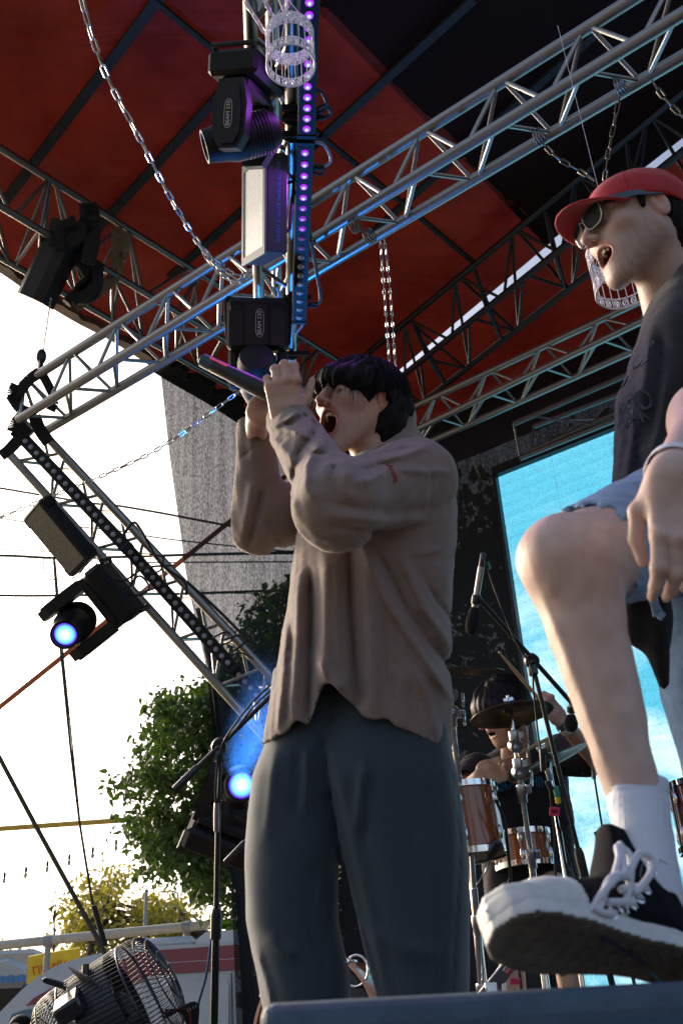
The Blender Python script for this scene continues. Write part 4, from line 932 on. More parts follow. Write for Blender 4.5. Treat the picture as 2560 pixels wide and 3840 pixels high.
# body sections: side walls lean in towards the roof
def sec(k): return [(x, YV+(.0+.10*max(0, (z-1.5)/1.1) if k == 0 else W_-.10*max(0, (z-1.5)/1.1)), z) for x, z in ol]
mb.v = sec(0)+sec(1); mb.f = [tuple(range(n)), tuple(range(2*n-1, n-1, -1))]+[(i, (i+1) % n, n+(i+1) % n, n+i) for i in range(n)]; mb.m = [0]*len(mb.f)
body = obj('body', mb, white_paint, van, angle=30)
def on_side(poly, off, m, name, par=body, th=.012, label=None):
    P = []
    for x, y in poly:
        p = VX(x, y); z = p.z; P.append(V((p.x, YV+.10*max(0, (z-1.5)/1.1)-off, z)))
    mb = MB(); k = len(P); mb.v = [tuple(p) for p in P]+[(p.x, p.y+th, p.z) for p in P]; mb.f = [tuple(range(k)), tuple(range(2*k-1, k-1, -1))]+[(i, (i+1) % k, k+(i+1) % k, k+i) for i in range(k)]; mb.m = [0]*len(mb.f)
    return obj(name, mb, m, par, smooth=False, label=label)
on_side([(1560, 3508), (940, 3534), (620, 3556), (520, 3566), (480, 3584), (400, 3625), (300, 3665), (190, 3700), (120, 3740), (90, 3770), (200, 3755), (330, 3744), (440, 3722), (490, 3690), (560, 3654), (940, 3630), (1560, 3600)], .006, red_paint, 'red_stripe', label='red stripe along the roof edge')
on_side([(1560, 3548), (940, 3586), (600, 3608), (600, 3610), (940, 3588), (1560, 3551)], .009, white_paint, 'stripe_line')
on_side([(40, 3800), (85, 3785), (330, 3758), (350, 3760), (350, 3990), (-40, 3990)], .006, glass_m, 'door_window')
def rounded(x0, y0, x1, y1, r, sk): 
    pts = []
    for (cx, cy, a0) in ((x1-r, y0+r, -90), (x1-r, y1-r, 0), (x0+r, y1-r, 90), (x0+r, y0+r, 180)):
        for k in range(5):
            a = math.radians(a0+22.5*k); px_ = cx+r*math.cos(a); pts.append((px_, cy+r*math.sin(a)-sk*(px_-x0)))
    return pts
for (x0, y0, x1, y1) in ((610, 3686, 855, 4000), (880, 3680, 1150, 4000), (1180, 3670, 1480, 4000)):
    on_side(rounded(x0, y0, x1, y1, 26, .06), .008, white_paint, 'side_panel', th=.006)
for x in (862, 1160): on_side([(x, 3645), (x+3, 3645), (x+14, 4000), (x+10, 4000)], .004, seal, 'door_gap')
obj('lettering', text_mb('СКОРАЯ', .17, VX(1030, 3645)-V((0, .012, 0)), Matrix(((1, 0, 0), (0, 0, 1), (0, 1, 0))).transposed() @ Matrix(((1, 0, 0), (0, 1, 0), (0, 0, 1)))), mat('red_lettering', (.35, .03, .02), .4), body, smooth=False)
p = VX(965, 3745); cr_ = mat('dark_red_cross', (.12, .012, .03), .4)
obj('cross_emblem', MB().prism([(-.06, -.18), (.06, -.18), (.06, -.06), (.18, -.06), (.18, .06), (.06, .06), (.06, .18), (-.06, .18), (-.06, .06), (-.18, .06), (-.18, -.06), (-.06, -.06)], p-V((0, .01, 0)), Matrix(((1, 0, 0), (0, 0, 1), (0, -1, 0))), .006), cr_, body, smooth=False)
mb = MB(); q0 = VX(480, 3530); q1 = VX(700, 3520)
obj('light_bar', MB().box((V(q0)+V(q1))/2+V((0, .8, .02)), (.55, .9, .09), None, bev=.03), mat('lamp_glass', (.5, .55, .6), .15), van)
obj('roof_rail', MB().box(VX(640, 3533)+V((0, .5, .03)), (1.0, .05, .03)), seal, van)
ac = VX(840, 3512); obj('roof_unit', MB().prism([(-.32, 0), (-.30, .06), (-.22, .12), (.25, .13), (.5, .1), (.56, 0)], ac+V((0, .9, -.03)), Matrix(((1, 0, 0), (0, 0, 1), (0, 1, 0))).transposed(), 1.1), white_paint, van)
for wx in (nose.x-.2, nose.x+2.9):
    wh = obj('wheel', MB().lathe([(.34, -.12), (.36, -.06), (.36, .06), (.34, .12)], (wx, YV+.02, .36), frame((0, 1, 0)), 24), seal, van); obj('rim', MB().lathe([(.05, -.02), (.2, 0), (.22, .03)], (wx, YV-.11, .36), frame((0, 1, 0)), 20), alu, wh)
# ---- yellow sign, blue shed, pipes, posts
def flat(pts, d, th, m, name, par, n=None):
    P = [WD(x, y, d) for x, y in pts]; nn = (P[1]-P[0]).cross(P[2]-P[0]).normalized(); 
    if nn.y < 0: nn = -nn
    k = len(P); mb = MB(); mb.v = [tuple(p) for p in P]+[tuple(p+nn*th) for p in P]; mb.f = [tuple(range(k)), tuple(range(2*k-1, k-1, -1))]+[(i, (i+1) % k, k+(i+1) % k, k+i) for i in range(k)]; mb.m = [0]*len(mb.f)
    return obj(name, mb, m, par, smooth=False)
sg = thing('yellow_sign', WD(160, 3690, 14), 'yellow sign with red lettering beyond the windscreen of the ambulance', 'sign')
pn = flat([(107, 3588), (217, 3568), (300, 3555), (300, 3690), (100, 3690)], 14, .03, mat('sign_yellow', (.75, .62, .06), .5, var=.08, vscale=5), 'sign_board', sg)
Rt = Matrix((IR*.985+IU*.17, IU*.985-IR*.17, -IF)).transposed()
obj('lettering', text_mb('ПРИЁМ', .165, WD(200, 3632, 13.97), Rt, .002), mat('sign_red', (.6, .05, .03), .5), pn, smooth=False)
for x in (130, 270):
    p = WD(x, 3690, 14); bar('post', V((p.x, p.y+.05, 0)), p+V((0, .05, 0)), .03, mat('grey_steel_paint', (.3, .32, .33), .5, var=.15), sg)
sh = thing('blue_shed', (WD(0, 3700, 20).x, WD(0, 3700, 20).y, 0), 'blue shed with a pale gable at the left edge', 'shed')
p0, p1 = WD(-140, 3640, 20), WD(118, 3640, 20); top0 = WD(30, 3612, 20).z; top1 = WD(112, 3655, 20).z
blue_m = mat('shed_blue', (.12, .27, .55), .6, var=.12, vscale=3); pale = mat('shed_pale', (.6, .66, .72), .6)
for k in range(13):
    xa = p0.x+(p1.x-p0.x)*k/13; xb = p0.x+(p1.x-p0.x)*(k+1)/13-.006; obj('wall_board', MB().box(((xa+xb)/2, p0.y, top1/2+.15), (xb-xa, .06+.02*(k % 2), top1-.1)), blue_m, sh, smooth=False)
gb = flat([(-140, 3640), (25, 3604), (118, 3652), (118, 3664), (-140, 3664)], 19.9, .2, pale, 'gable', sh)
obj('roof', MB().box(((p0.x+p1.x)/2-.2, p0.y+2, top0+.2), (p1.x-p0.x+.5, 4.2, .08)), pale, sh, smooth=False)
flat([(-140, 3712), (82, 3704), (86, 3900), (-140, 3900)], 16, .2, mat('dark_fence', (.03, .03, .03), .8), 'low_wall', sh)
def pipe(pts, d, r, m, name, label, joints=()):
    P = [WD(x, y, d) for x, y in pts]; t = thing(name, P[0], label, 'pipe'); obj('pipe_run', MB().tube(P, r, 14), m, t)
    for x, y in joints:
        p = WD(x, y, d); obj('collar', MB().lathe([(r*1.2, -.06), (r*1.2, .06)], p, frame(P[1]-P[0]), 16), MATS['grey_steel_paint'], t); bar('support', V((p.x, p.y, 0)), p, r*.7, MATS['grey_steel_paint'], t)
    return t
gasm = mat('gas_yellow', (.62, .40, .05), .5, var=.15, vscale=6); pgrey = mat('pipe_grey', (.50, .48, .43), .5, var=.15, vscale=4)
pipe([(-200, 3121), (0, 3108), (640, 3063), (1000, 3040)], 14.5, .038, gasm, 'gas_pipe', 'yellow gas pipe crossing the white sky behind the maple')
pipe([(-200, 3566), (0, 3545), (400, 3504), (760, 3470), (1000, 3452)], 13.6, .062, pgrey, 'steam_pipe', 'grey overhead pipe passing above the ambulance roof', joints=((183, 3528), (700, 3476)))
lp = WD(550, 3340, 30); t = thing('lamp_post', (lp.x, lp.y, 0), 'plain grey post before the yellowing trees', 'post'); bar('shaft', V((lp.x, lp.y, 0)), lp, .055, MATS['grey_steel_paint'], t); obj('post_cap', MB().ell(lp, (.07, .07, .05)), MATS['grey_steel_paint'], t)
lp = WD(668, 3350, 45); t = thing('street_lamp', (lp.x, lp.y, 0), 'thin street lamp with a short arm beside the maple', 'street lamp'); bar('shaft', V((lp.x, lp.y, 0)), lp, .05, MATS['grey_steel_paint'], t); obj('arm', MB().tube([lp, lp+V((-.2, 0, .1)), lp+V((-.5, 0, .12))], .04, 8), MATS['grey_steel_paint'], t); obj('lamp_head', MB().box(lp+V((-.6, 0, .1)), (.4, .15, .08), None, bev=.02), MATS['grey_steel_paint'], t)
# guy lines and the orange strap
guy_m = mat('guy_strap', (.06, .055, .04), .7, var=.3, vscale=9)
def line(pts, ds, r, m, name, label, cat, group=None, flatw=None):
    P = [WD(x, y, d) for (x, y), d in zip(pts, ds)]; mb = MB()
    if flatw:
        for p, q in zip(P, P[1:]): mb.box((p+q)/2, (flatw, .004, (q-p).length), frame(q-p, IF))
    else: mb.tube(P, r, 8)
    return tag(obj(name, mb, m, None, origin=P[-1], smooth=not flatw), label, cat, group)
line([(-260, 2352), (0, 2842), (130, 3087), (345, 3480), (480, 3740)], [6.8, 6.6, 6.4, 6.2, 6.0], .0155, guy_m, 'guy_line', 'thick dark guy line running down to the fan from the left edge', 'guy line', 'guy lines')
line([(203, 2090), (228, 2430), (265, 2800), (300, 3090), (345, 3370), (420, 3700)], [7.0, 6.9, 6.8, 6.7, 6.6, 6.4], .009, guy_m, 'guy_line', 'thin dark guy rope falling almost straight down to the fan', 'guy line', 'guy lines')
line([(208, 2105), (240, 2480), (276, 2830), (302, 3090)], [7.05, 6.95, 6.85, 6.7], .005, guy_m, 'guy_line', 'second strand twisted beside the thin guy rope', 'guy line', 'guy lines')
line([(352, 3395), (395, 3545)], [6.55, 6.5], .018, cable_m, 'guy_line', 'black sleeve at the lower end of the thin guy rope', 'guy line', 'guy lines')
strap_o = mat('orange_strap', (.62, .16, .06), .6, var=.08, vscale=8)
line([(-60, 2700), (320, 2395), (690, 2095), (900, 1925), (1250, 1640)], [9.8, 9.9, 10.0, 10.1, 10.2], 0, strap_o, 'tension_strap', 'orange tension strap slanting across the sky behind the lit moving head', 'strap', flatw=.05)
# power lines
wire_m = mat('overhead_wire', (.025, .05, .04), .6)
for k, (pts, r, lab) in enumerate((([(-60, 1822), (0, 1830), (330, 1885), (420, 1893), (600, 1923), (900, 1978), (1200, 2020)], .011, 'topmost overhead wire, thick and knotted'), ([(-60, 1935), (160, 1965), (400, 1985), (660, 2025), (1200, 2080)], .007, 'second overhead wire from the top'), ([(-60, 2056), (200, 2070), (480, 2078), (800, 2080), (1200, 2060)], .006, 'thin overhead wire just above the thick pair'), ([(-60, 2082), (60, 2085), (200, 2092), (400, 2090), (800, 2078), (1200, 2072)], .015, 'thick overhead cable level with the panel light'), ([(-60, 2212), (200, 2217), (500, 2222), (1200, 2228)], .004, 'thinnest overhead wire above the moving head'), ([(-60, 2232), (120, 2234), (300, 2232), (700, 2226), (1200, 2208)], .014, 'thick overhead cable passing behind the moving head'), ([(500, 2110), (800, 2108), (1200, 2106)], .008, 'overhead wire showing through the mesh curtain'))):
    P = spline([WD(x, y, 15+k*.3) for x, y in pts], 40); tag(obj('power_line', MB().tube(P, r*1.6, 6), wire_m, None, origin=P[0]), lab, 'power line', 'overhead lines')
# string of bulbs
t = thing('string_lights', WD(20, 3280, 10), 'string of small unlit bulbs across the sky at the left', 'string lights')
bp = [(-62, 3290), (20, 3272), (100, 3252), (180, 3230), (262, 3205), (350, 3178), (437, 3150), (530, 3118)]
obj('wire', MB().tube(spline([WD(x, y-2, 10) for x, y in bp], 40), .0025, 5), wire_m, t)
bulb_m = mat('bulb_glass', (.55, .52, .42), .1, spec=.8)
for x, y in bp[1:-1]:
    p = WD(x, y, 10); s_ = obj('socket', MB().lathe([(.012, 0), (.014, -.01), (.014, -.045), (.008, -.05)], p, None, 10), cable_m, t); obj('bulb', MB().ell(p+V((0, 0, -.078)), (.018, .018, .032)), bulb_m, s_)
# ---- wire-caged fan
fc = WD(432, 3790, 3.3); fn = (IR*.84+IU*.50+IF*.18).normalized(); Rf = frame(fn, IU); fr = .168
fan = thing('drum_fan', (fc.x, fc.y, STZ), 'large black wire-caged fan tilted upwards at the left edge of the stage', 'fan')
wire_b = mat('fan_wire', (.016, .016, .018), .35, spec=.8); blade_m = mat('fan_blade', (.035, .035, .036), .45)
def cage(sgn):
    prof = [(1.0, .0), (1.0, .10), (.95, .16), (.8, .19), (.5, .205), (.16, .21)] if sgn > 0 else [(1.0, 0), (1.0, -.12), (.94, -.2), (.74, -.235), (.45, -.25), (.16, -.255)]
    g_ = obj('front_cage' if sgn > 0 else 'rear_cage', MB().ring(fc+fn*(prof[1][1]), Rf, fr, .0042, 44, 6), wire_b, fan)
    for r, z in prof[2:]: obj('hoop', MB().ring(fc+fn*z, Rf, fr*r, .0026, 44, 5), wire_b, g_)
    for k in range(64):
        a = 2*math.pi*k/64; P = []
        for i, (r, z) in enumerate(spline([V((r, z, 0)) for r, z in prof], 12)[j].to_2d() for j in range(12)):
            b = a+sgn*.35*(i/11); P.append(fc+Rf@V((fr*r*math.cos(b), fr*r*math.sin(b), z)))
        obj('wire', MB().tube(P, .0016, 4, cap=False), wire_b, g_, smooth=False)
cage(1); cage(-1)
obj('drum_band', MB().lathe([(fr*.965, -.085), (fr*.992, -.08), (fr*.992, .05), (fr*.965, .055)], fc, Rf, 48, cap=False), blade_m, fan)
for k in range(4):
    a = math.pi/2*k+.4; R = Rf@rotm('Z', math.degrees(a))@rotm('X', 32); obj('blade', MB().prism([(.03, -.035), (.12, -.07), (.205, -.085), (.212, .02), (.15, .07), (.03, .04)], fc, R, .004), blade_m, fan, smooth=False)
obj('hub', MB().lathe([(.03, -.05), (.045, -.03), (.045, .04), (.02, .06)], fc, Rf, 20), blade_m, fan)
obj('motor', MB().lathe([(.05, -.33), (.075, -.31), (.075, -.2), (.06, -.17)], fc, Rf, 20), wire_b, fan)
p = WD(262, 3775, 3.15); obj('switch_box', MB().box(p, (.085, .06, .09), Rf, bev=.008), mat('fan_box', (.02, .02, .022), .25, spec=.8), fan)
obj('handle', MB().tube(spline([WD(240, 3690, 3.2), WD(178, 3672, 3.2), WD(168, 3678, 3.2), (WD(200, 3690, 3.2)), WD(250, 3705, 3.2)], 16), .006, 8), wire_b, fan)
for sx in (-1, 1):
    q = fc+Rf@V((0, sx*(fr+.02), 0)); obj('stand_leg', MB().tube([q, V((q.x+.05, q.y, STZ+.02)), V((q.x-.25, q.y+.02, STZ+.015))], .012, 8), wire_b, fan)
mb = MB(); rr = random.Random(9)
for k in range(6): obj('power_cord', MB().tube(spline([WD(620, 3790+5*k, 3.2), WD(680+10*k, 3790-6*k, 3.2), WD(700+8*k, 3830, 3.2), WD(720, 3870+20*k, 3.2)], 16), .005, 6), mat('cord_red', (.2, .04, .03), .5) if k == 2 else cable_m, fan)
# ================================================================== people: shared anatomy
def npv(p): return np.array([p[0], p[1], p[2]], np.float32)
def pp(x, y, d): return npv(WD(x, y, d))
def py_(x, y, f): return npv(WY(x, y, f))
def basis(f, u):
    """head axes: x = the person's left, y = facing, z = up"""
    f = V(f).normalized(); u = V(u); u = (u-f*u.dot(f)).normalized(); x = u.cross(f)
    x = -x if x.cross(f).dot(u) < 0 else x
    return np.array([list(x), list(f), list(u)], np.float32)          # rows
def head_sdf(Q, mouth=.0, jaw=0., thin=1.):
    """Q: head-local points in metres (y forward, z up)"""
    ax = np.abs(Q[:, 0]); S = np.stack([ax, Q[:, 1], Q[:, 2]], 1)
    d = sd_ell(Q, (0, -.014, .030), (.0755, .096, .080))
    d = smin(d, sd_ell(Q, (0, .022, -.022), (.064*thin, .070, .082)), .03)
    d = smin(d, sd_cone(S, (.052*thin, -.004, -.048), (.020, .066, -.098-jaw), .022, .018), .032)
    d = smin(d, sd_ell(Q, (0, .074, -.104-jaw), (.024, .019, .019)), .022)
    d = smin(d, sd_ell(Q, (0, .055, -.062-jaw*.5), (.046*thin, .038, .042+jaw*.4)), .026)
    d = smin(d, sd_cone(S, (.010, .089, .024), (.046, .066, .026), .010, .012), .016)            # brow
    d = smin(d, sd_ell(S, (.047*thin, .058, -.018), (.021, .024, .020)), .022)                   # cheekbone
    d = smax(d, -sd_ell(S, (.031, .106, .006), (.020, .020, .013)), .016)                        # eye socket
    d = smin(d, sd_ell(S, (.031, .080, .006), (.0145, .0125, .0095)), .004)                      # closed lid over the eye
    d = smin(d, sd_cone(Q, (0, .088, .018), (0, .112, -.020), .0082, .0105), .011)               # nose
    d = smin(d, sd_ell(Q, (0, .1165, -.024), (.0115, .0095, .0095)), .006)
    d = smin(d, sd_ell(S, (.0130, .1035, -.0285), (.0075, .010, .0072)), .006)
    d = smax(d, -sd_ell(S, (.0065, .1085, -.0375), (.0040, .0065, .0060)), .003)                 # nostril
    zc = -.062-jaw*.45
    if mouth > 0:
        mw, mh = .027, mouth
        lip = np.abs(np.sqrt((Q[:, 0]/(mw+.003))**2+((Q[:, 2]-zc)/(mh+.004))**2)-1)*min(mw, mh)
        yl = .088-.0+.0-(Q[:, 0]/.03)**2*.014-(np.maximum(0, zc-Q[:, 2])/.05)*.012
        d = smin(d, np.sqrt(lip**2+(Q[:, 1]-yl)**2)-.0062, .008)
        d = smax(d, -sd_ell(Q, (0, .085, zc), (mw, .045, mh)), .005)
    else:
        d = smin(d, sd_ell(Q, (0, .090, -.057), (.021, .008, .0055)), .006); d = smin(d, sd_ell(Q, (0, .088, -.068), (.018, .008, .006)), .006)
        d = smax(d, -sd_ell(Q, (0, .100, -.0625), (.019, .008, .0016)), .003)
    # ear
    c, s = math.cos(.25), math.sin(.25); ey = S[:, 1]+.016; ez = S[:, 2]+.004; e1 = ey*c-ez*s; e2 = ey*s+ez*c
    E = np.stack([S[:, 0]-.0765-(.10)*np.maximum(-e1, 0), e1, e2], 1)
    ear = sd_ell(E, (0, 0, 0), (.0075, .0185, .031)); ear = smax(ear, -sd_ell(E, (.0085, .002, .002), (.0065, .0095, .017)), .004)
    d = smin(d, ear, .005)
    return d
def head_tint(Q, stub=0., jaw=0., mouth=0.):
    """colour variation that belongs to skin: redder nose, cheeks, ears and lips, stubble"""
    t = np.ones((len(Q), 3), np.float32)
    def mix(m, c, k): 
        nonlocal t
        m = (np.clip(m, 0, 1)*k)[:, None]; t = t*(1-m)+t*np.array(c, np.float32)*m
    ax = np.abs(Q[:, 0]); g = lambda c, r: np.exp(-(((ax-c[0])/r[0])**2+((Q[:, 1]-c[1])/r[1])**2+((Q[:, 2]-c[2])/r[2])**2))
    mix(g((.045, .06, -.025), (.025, .04, .025)), (1.0, .72, .68), .6); mix(g((0, .118, -.022), (.018, .02, .018)), (1, .70, .66), .8)
    mix(g((.08, -.015, 0), (.012, .03, .04)), (1, .68, .62), .8)
    zc = -.062-jaw*.45; mh = max(mouth, .004)
    lip = np.exp(-((np.sqrt((Q[:, 0]/.029)**2+((Q[:, 2]-zc)/(mh+.007))**2)-1)/.24)**2)*(Q[:, 1] > .06); mix(lip, (.82, .45, .45), 1)
    if stub:
        n = .8+.2*smooth_noise(Q, 300, 3)
        mix((g((.0, .06, -.105-jaw), (.06, .075, .045))+g((.06, .02, -.065), (.035, .065, .045))*.9+g((0, .1, -.045), (.025, .02, .008)))*n, (.42, .38, .36), stub)
    if mouth > 0:
        ins = ((Q[:, 0]/(.0265))**2+((Q[:, 2]-zc)/(mouth))**2 < 1.0) & (Q[:, 1] < .084) & (Q[:, 1] > .02)
        t[ins] = np.array((.16, .04, .035), np.float32)
    return t
def hand_pts(x, y, z, w, curl, spread=(-.16, -.05, .05, .14), thumb=None, s=1.):
    """finger joints in the world. x: towards the thumb, y: along the fingers, z: back of the hand"""
    x, y, z = [npv(V(q).normalized()) for q in (x, y, z)]; w = npv(w); out = []
    T = lambda a, b, c: w+(x*a+y*b+z*c)*s
    base = [(-.030, .078, .002), (-.011, .087, .005), (.010, .089, .006), (.031, .085, .004)]; L = [(.031, .021, .018), (.039, .026, .020), (.043, .029, .021), (.039, .025, .020)]; R = [(.0092, .0084, .0074, .0062), (.0102, .0094, .0082, .0067), (.0105, .0097, .0084, .0068), (.0103, .0095, .0082, .0067)]
    for i in range(4):
        c = curl[i] if isinstance(curl[0], (list, tuple)) else curl; a = 0; p = np.array(base[i], np.float32); pts = [T(*p)]; sp = spread[i]
        for k in range(3):
            a += math.radians(c[k]); L_ = L[i][k]; p = p+np.array((math.sin(sp)*math.cos(a), math.cos(sp)*math.cos(a), -math.sin(a)), np.float32)*L_; pts.append(T(*p))
        out.append((pts, [r*s for r in R[i]]))
    th = thumb or [(.022, .018, -.006), (.044, .044, -.016), (.052, .076, -.024), (.050, .102, -.026)]
    out.append(([T(*p) for p in th], [.0125*s, .0115*s, .0098*s, .0075*s]))
    return out, T, (x, y, z)
def hand_sdf(P, F, T, B, s=1.):
    x, y, z = B; R = np.stack([x, y, z], 1)
    d = sd_box(P, T(0, .046, 0), (.038*s, .046*s, .0125*s), .0118*s, R)
    d = smin(d, sd_box(P, T(.002, .012, -.001), (.029*s, .03*s, .0165*s), .015*s, R), .015*s)
    d = smin(d, sd_ell(P, T(.022, .030, -.010), (.018*s, .03*s, .014*s), R), .012*s)
    for pts, rs in F[:4]:
        f = sd_chain(P, pts, rs, .004*s); d = smin(d, f, .0065*s)
        d = smin(d, np.linalg.norm(P-pts[1], axis=1)-rs[1]*1.10, .004*s)
        d = smin(d, np.linalg.norm(P-(pts[0]+z*.0035*s), axis=1)-rs[0]*.92, .007*s)
    d = smin(d, sd_chain(P, F[4][0], F[4][1], .006*s), .010*s)
    return d
def nails(F, B, name, parent, m, s=1.):
    """a nail on each fingertip"""
    for pts, rs in F:
        a, b = V(pts[-2]), V(pts[-1]); d = (b-a).normalized(); pr = V(pts[-3]); k = (b-a).cross(a-pr)
        up = V(B[2]); up = (up-d*up.dot(d)); 
        if up.length < .3: up = V(B[1]); up = up-d*up.dot(d)
        # the nail faces away from the curl
        bend = (a-pr).normalized()-d; 
        if bend.length > .15: up = bend-d*bend.dot(d)
        up.normalize(); R = Matrix((up.cross(d).normalized()*-1, d, up)).transposed(); r = rs[-1]
        mb = MB().ell(b+up*(r*.62)-d*.001*s, (r*.72, r*.95, r*.42), R, 10, 6); obj('nail', mb, m, parent)
def skin_mat(name, c):
    m, t, N, L = nodes(name); out = N('ShaderNodeOutputMaterial'); p = N('ShaderNodeBsdfPrincipled'); at = N('ShaderNodeAttribute'); at.attribute_name = 'tint'
    tc = N('ShaderNodeTexCoord'); n = N('ShaderNodeTexNoise'); n.inputs['Scale'].default_value = 38; n.inputs['Detail'].default_value = 5; L(tc.outputs['Object'], n.inputs['Vector'])
    r = N('ShaderNodeValToRGB'); r.color_ramp.elements[0].position = .32; r.color_ramp.elements[1].position = .7; r.color_ramp.elements[0].color = (c[0]*.94, c[1]*.90, c[2]*.89, 1); r.color_ramp.elements[1].color = (min(1, c[0]*1.04), c[1]*1.05, c[2]*1.06, 1)
    L(n.outputs['Fac'], r.inputs[0]); mx = N('ShaderNodeMix'); mx.data_type = 'RGBA'; mx.blend_type = 'MULTIPLY'; mx.inputs['Factor'].default_value = 1; L(r.outputs[0], mx.inputs['A']); L(at.outputs['Color'], mx.inputs['B']); L(mx.outputs['Result'], p.inputs['Base Color'])
    p.inputs['Roughness'].default_value = .48; p.inputs['Subsurface Weight'].default_value = .07; p.inputs['Subsurface Radius'].default_value = (.010, .004, .002); p.inputs['Subsurface Scale'].default_value = 1; p.inputs['Specular IOR Level'].default_value = .4
    b = N('ShaderNodeBump'); b.inputs['Strength'].default_value = .3; b.inputs['Distance'].default_value = .0015; n2 = N('ShaderNodeTexNoise'); n2.inputs['Scale'].default_value = 260; n2.inputs['Detail'].default_value = 4; L(tc.outputs['Object'], n2.inputs['Vector']); L(n2.outputs['Fac'], b.inputs['Height']); L(b.outputs[0], p.inputs['Normal'])
    L(p.outputs[0], out.inputs[0]); return m
def sdf_body(name, pieces, material, parent, label=None):
    """several sampled pieces of one body, joined into one mesh; pieces: (fn, lo, hi, h, tint or None)"""
    VS, FS, TS = [], [], []; o = 0
    for fn, lo, hi, h, tint in pieces:
        pos, f = sdf_surface(fn, lo, hi, h)
        s = np.zeros_like(pos); c = np.zeros(len(pos))
        for i in range(4):
            a, b = f[:, i], f[:, (i+1) % 4]; np.add.at(s, a, pos[b]); np.add.at(c, a, 1); np.add.at(s, b, pos[a]); np.add.at(c, b, 1)
        pos = pos*.6+.4*s/np.maximum(c, 1)[:, None]
        VS.append(pos); FS.append(f+o); o += len(pos); TS.append(tint(pos.astype(np.float32)) if tint else np.ones((len(pos), 3), np.float32))
    pos = np.concatenate(VS); f = np.concatenate(FS); t = np.concatenate(TS); w = origin_of(parent)
    me = bpy.data.meshes.new(name); me.vertices.add(len(pos)); me.vertices.foreach_set('co', (pos-np.array(w)).astype(np.float32).ravel())
    me.loops.add(f.size); me.loops.foreach_set('vertex_index', f.astype(np.int32).ravel()); me.polygons.add(len(f)); me.polygons.foreach_set('loop_start', np.arange(0, f.size, 4, dtype=np.int32)); me.polygons.foreach_set('use_smooth', np.ones(len(f), bool))
    at = me.attributes.new('tint', 'FLOAT_COLOR', 'POINT'); at.data.foreach_set('color', np.concatenate([t, np.ones((len(t), 1), np.float32)], 1).ravel())
    me.materials.append(material); me.update(calc_edges=True); me.validate(); ob = bpy.data.objects.new(name, me); link(ob, parent)
    if label: ob['label'] = label
    return ob
def bbox(*pts, pad=.05):
    P = np.array([npv(p) for p in pts]); return P.min(0)-pad, P.max(0)+pad
def cast(o, x, y):
    """where the line of sight through a pixel meets object o"""
    w = origin_of(o); d = ray(x, y).normalized(); ok, p, n, i = o.ray_cast(CAM-w, d); return (p+w, n) if ok else (None, None)
def letters_on(o, txt, path, size, m, name, parent, squash=1., lift=.0012, bold=0.):
    """letters laid one by one on the surface of o along a pixel path"""
    n = len(txt)
    for i, ch in enumerate(txt):
        if ch == ' ': continue
        u = i/(n-1)*(len(path)-1); k = min(int(u), len(path)-2); u -= k; x = path[k][0]*(1-u)+path[k+1][0]*u; y = path[k][1]*(1-u)+path[k+1][1]*u
        p, nn = cast(o, x, y); 
        if p is None: continue
        p2, _ = cast(o, x+(path[k+1][0]-path[k][0])*.05, y+(path[k+1][1]-path[k][1])*.05)
        if p2 is None: continue
        dx = (p2-p).normalized(); nn = (nn-dx*nn.dot(dx)).normalized(); R = Matrix((dx, nn.cross(dx), nn)).transposed() @ Matrix.Diagonal((squash, 1, 1))
        obj(name, text_mb(ch, size, p+nn*lift, R, .0006+bold), m, parent, smooth=False)
def slice_sdf(P, rows, Y0, T):
    """upright body whose outline is given row by row as (y, left x, right x) in the photograph; Y0, T: middle and half depth"""
    px, py, zc = projn(P); r = np.array(rows, np.float32); L_ = np.interp(py, r[:, 0], r[:, 1]); R_ = np.interp(py, r[:, 0], r[:, 2]); s = zc/FPX
    w = (R_-L_)/2; cx = (L_+R_)/2; y0 = np.interp(py, r[:, 0], Y0) if isinstance(Y0, (list, tuple, np.ndarray)) else Y0; t = np.interp(py, r[:, 0], T) if isinstance(T, (list, tuple, np.ndarray)) else T
    a = (px-cx)/w; b = (P[:, 1]-y0)/t
    d = ((np.abs(a)**2.3+np.abs(b)**2.3)**(1/2.3)-1)*np.minimum(w*s, t)
    return d.astype(np.float32), px, py, s

def combed(name, parent, n, to_world, cen, rad, m, seed, rot=0., lo=12, hi=115, wave=.05, r=.0010, keep=None, crown=(0, -.25)):
    """strands combed over the hair mass from the crown to the ends"""
    rs = np.random.RandomState(seed); mb = MB()
    for _ in range(n):
        th = rs.uniform(-math.pi, math.pi); e = rs.uniform(.7, 1.0)*hi; st = lo+rs.rand()**1.5*(e-lo)*.75; k = 9; P = []; ph = rs.rand()*6; off = rs.uniform(.985, 1.045); cur = rs.normal(0, .22)
        for i in range(k):
            u = i/(k-1); a = math.radians(st+(e-st)*u); t = th+cur*u+wave*math.sin(ph+u*6); o = off+.012*math.sin(ph+u*5)+(.05*u*u if rs.rand() < .12 else 0)
            x, y, z = math.sin(a)*math.sin(t), math.sin(a)*math.cos(t), math.cos(a)
            y, z = y*math.cos(rot)-z*math.sin(rot), y*math.sin(rot)+z*math.cos(rot)
            q = (cen[0]+rad[0]*x*o, cen[1]+rad[1]*y*o, cen[2]+rad[2]*z*o)
            if keep is not None and not keep(q): break
            P.append(V(to_world(q)))
        if len(P) > 3: mb.tube(P, [r*(1-.07*i) for i in range(len(P))], 4, cap=False)
    o = obj(name, mb, m, parent); o['kind'] = 'stuff'; return o
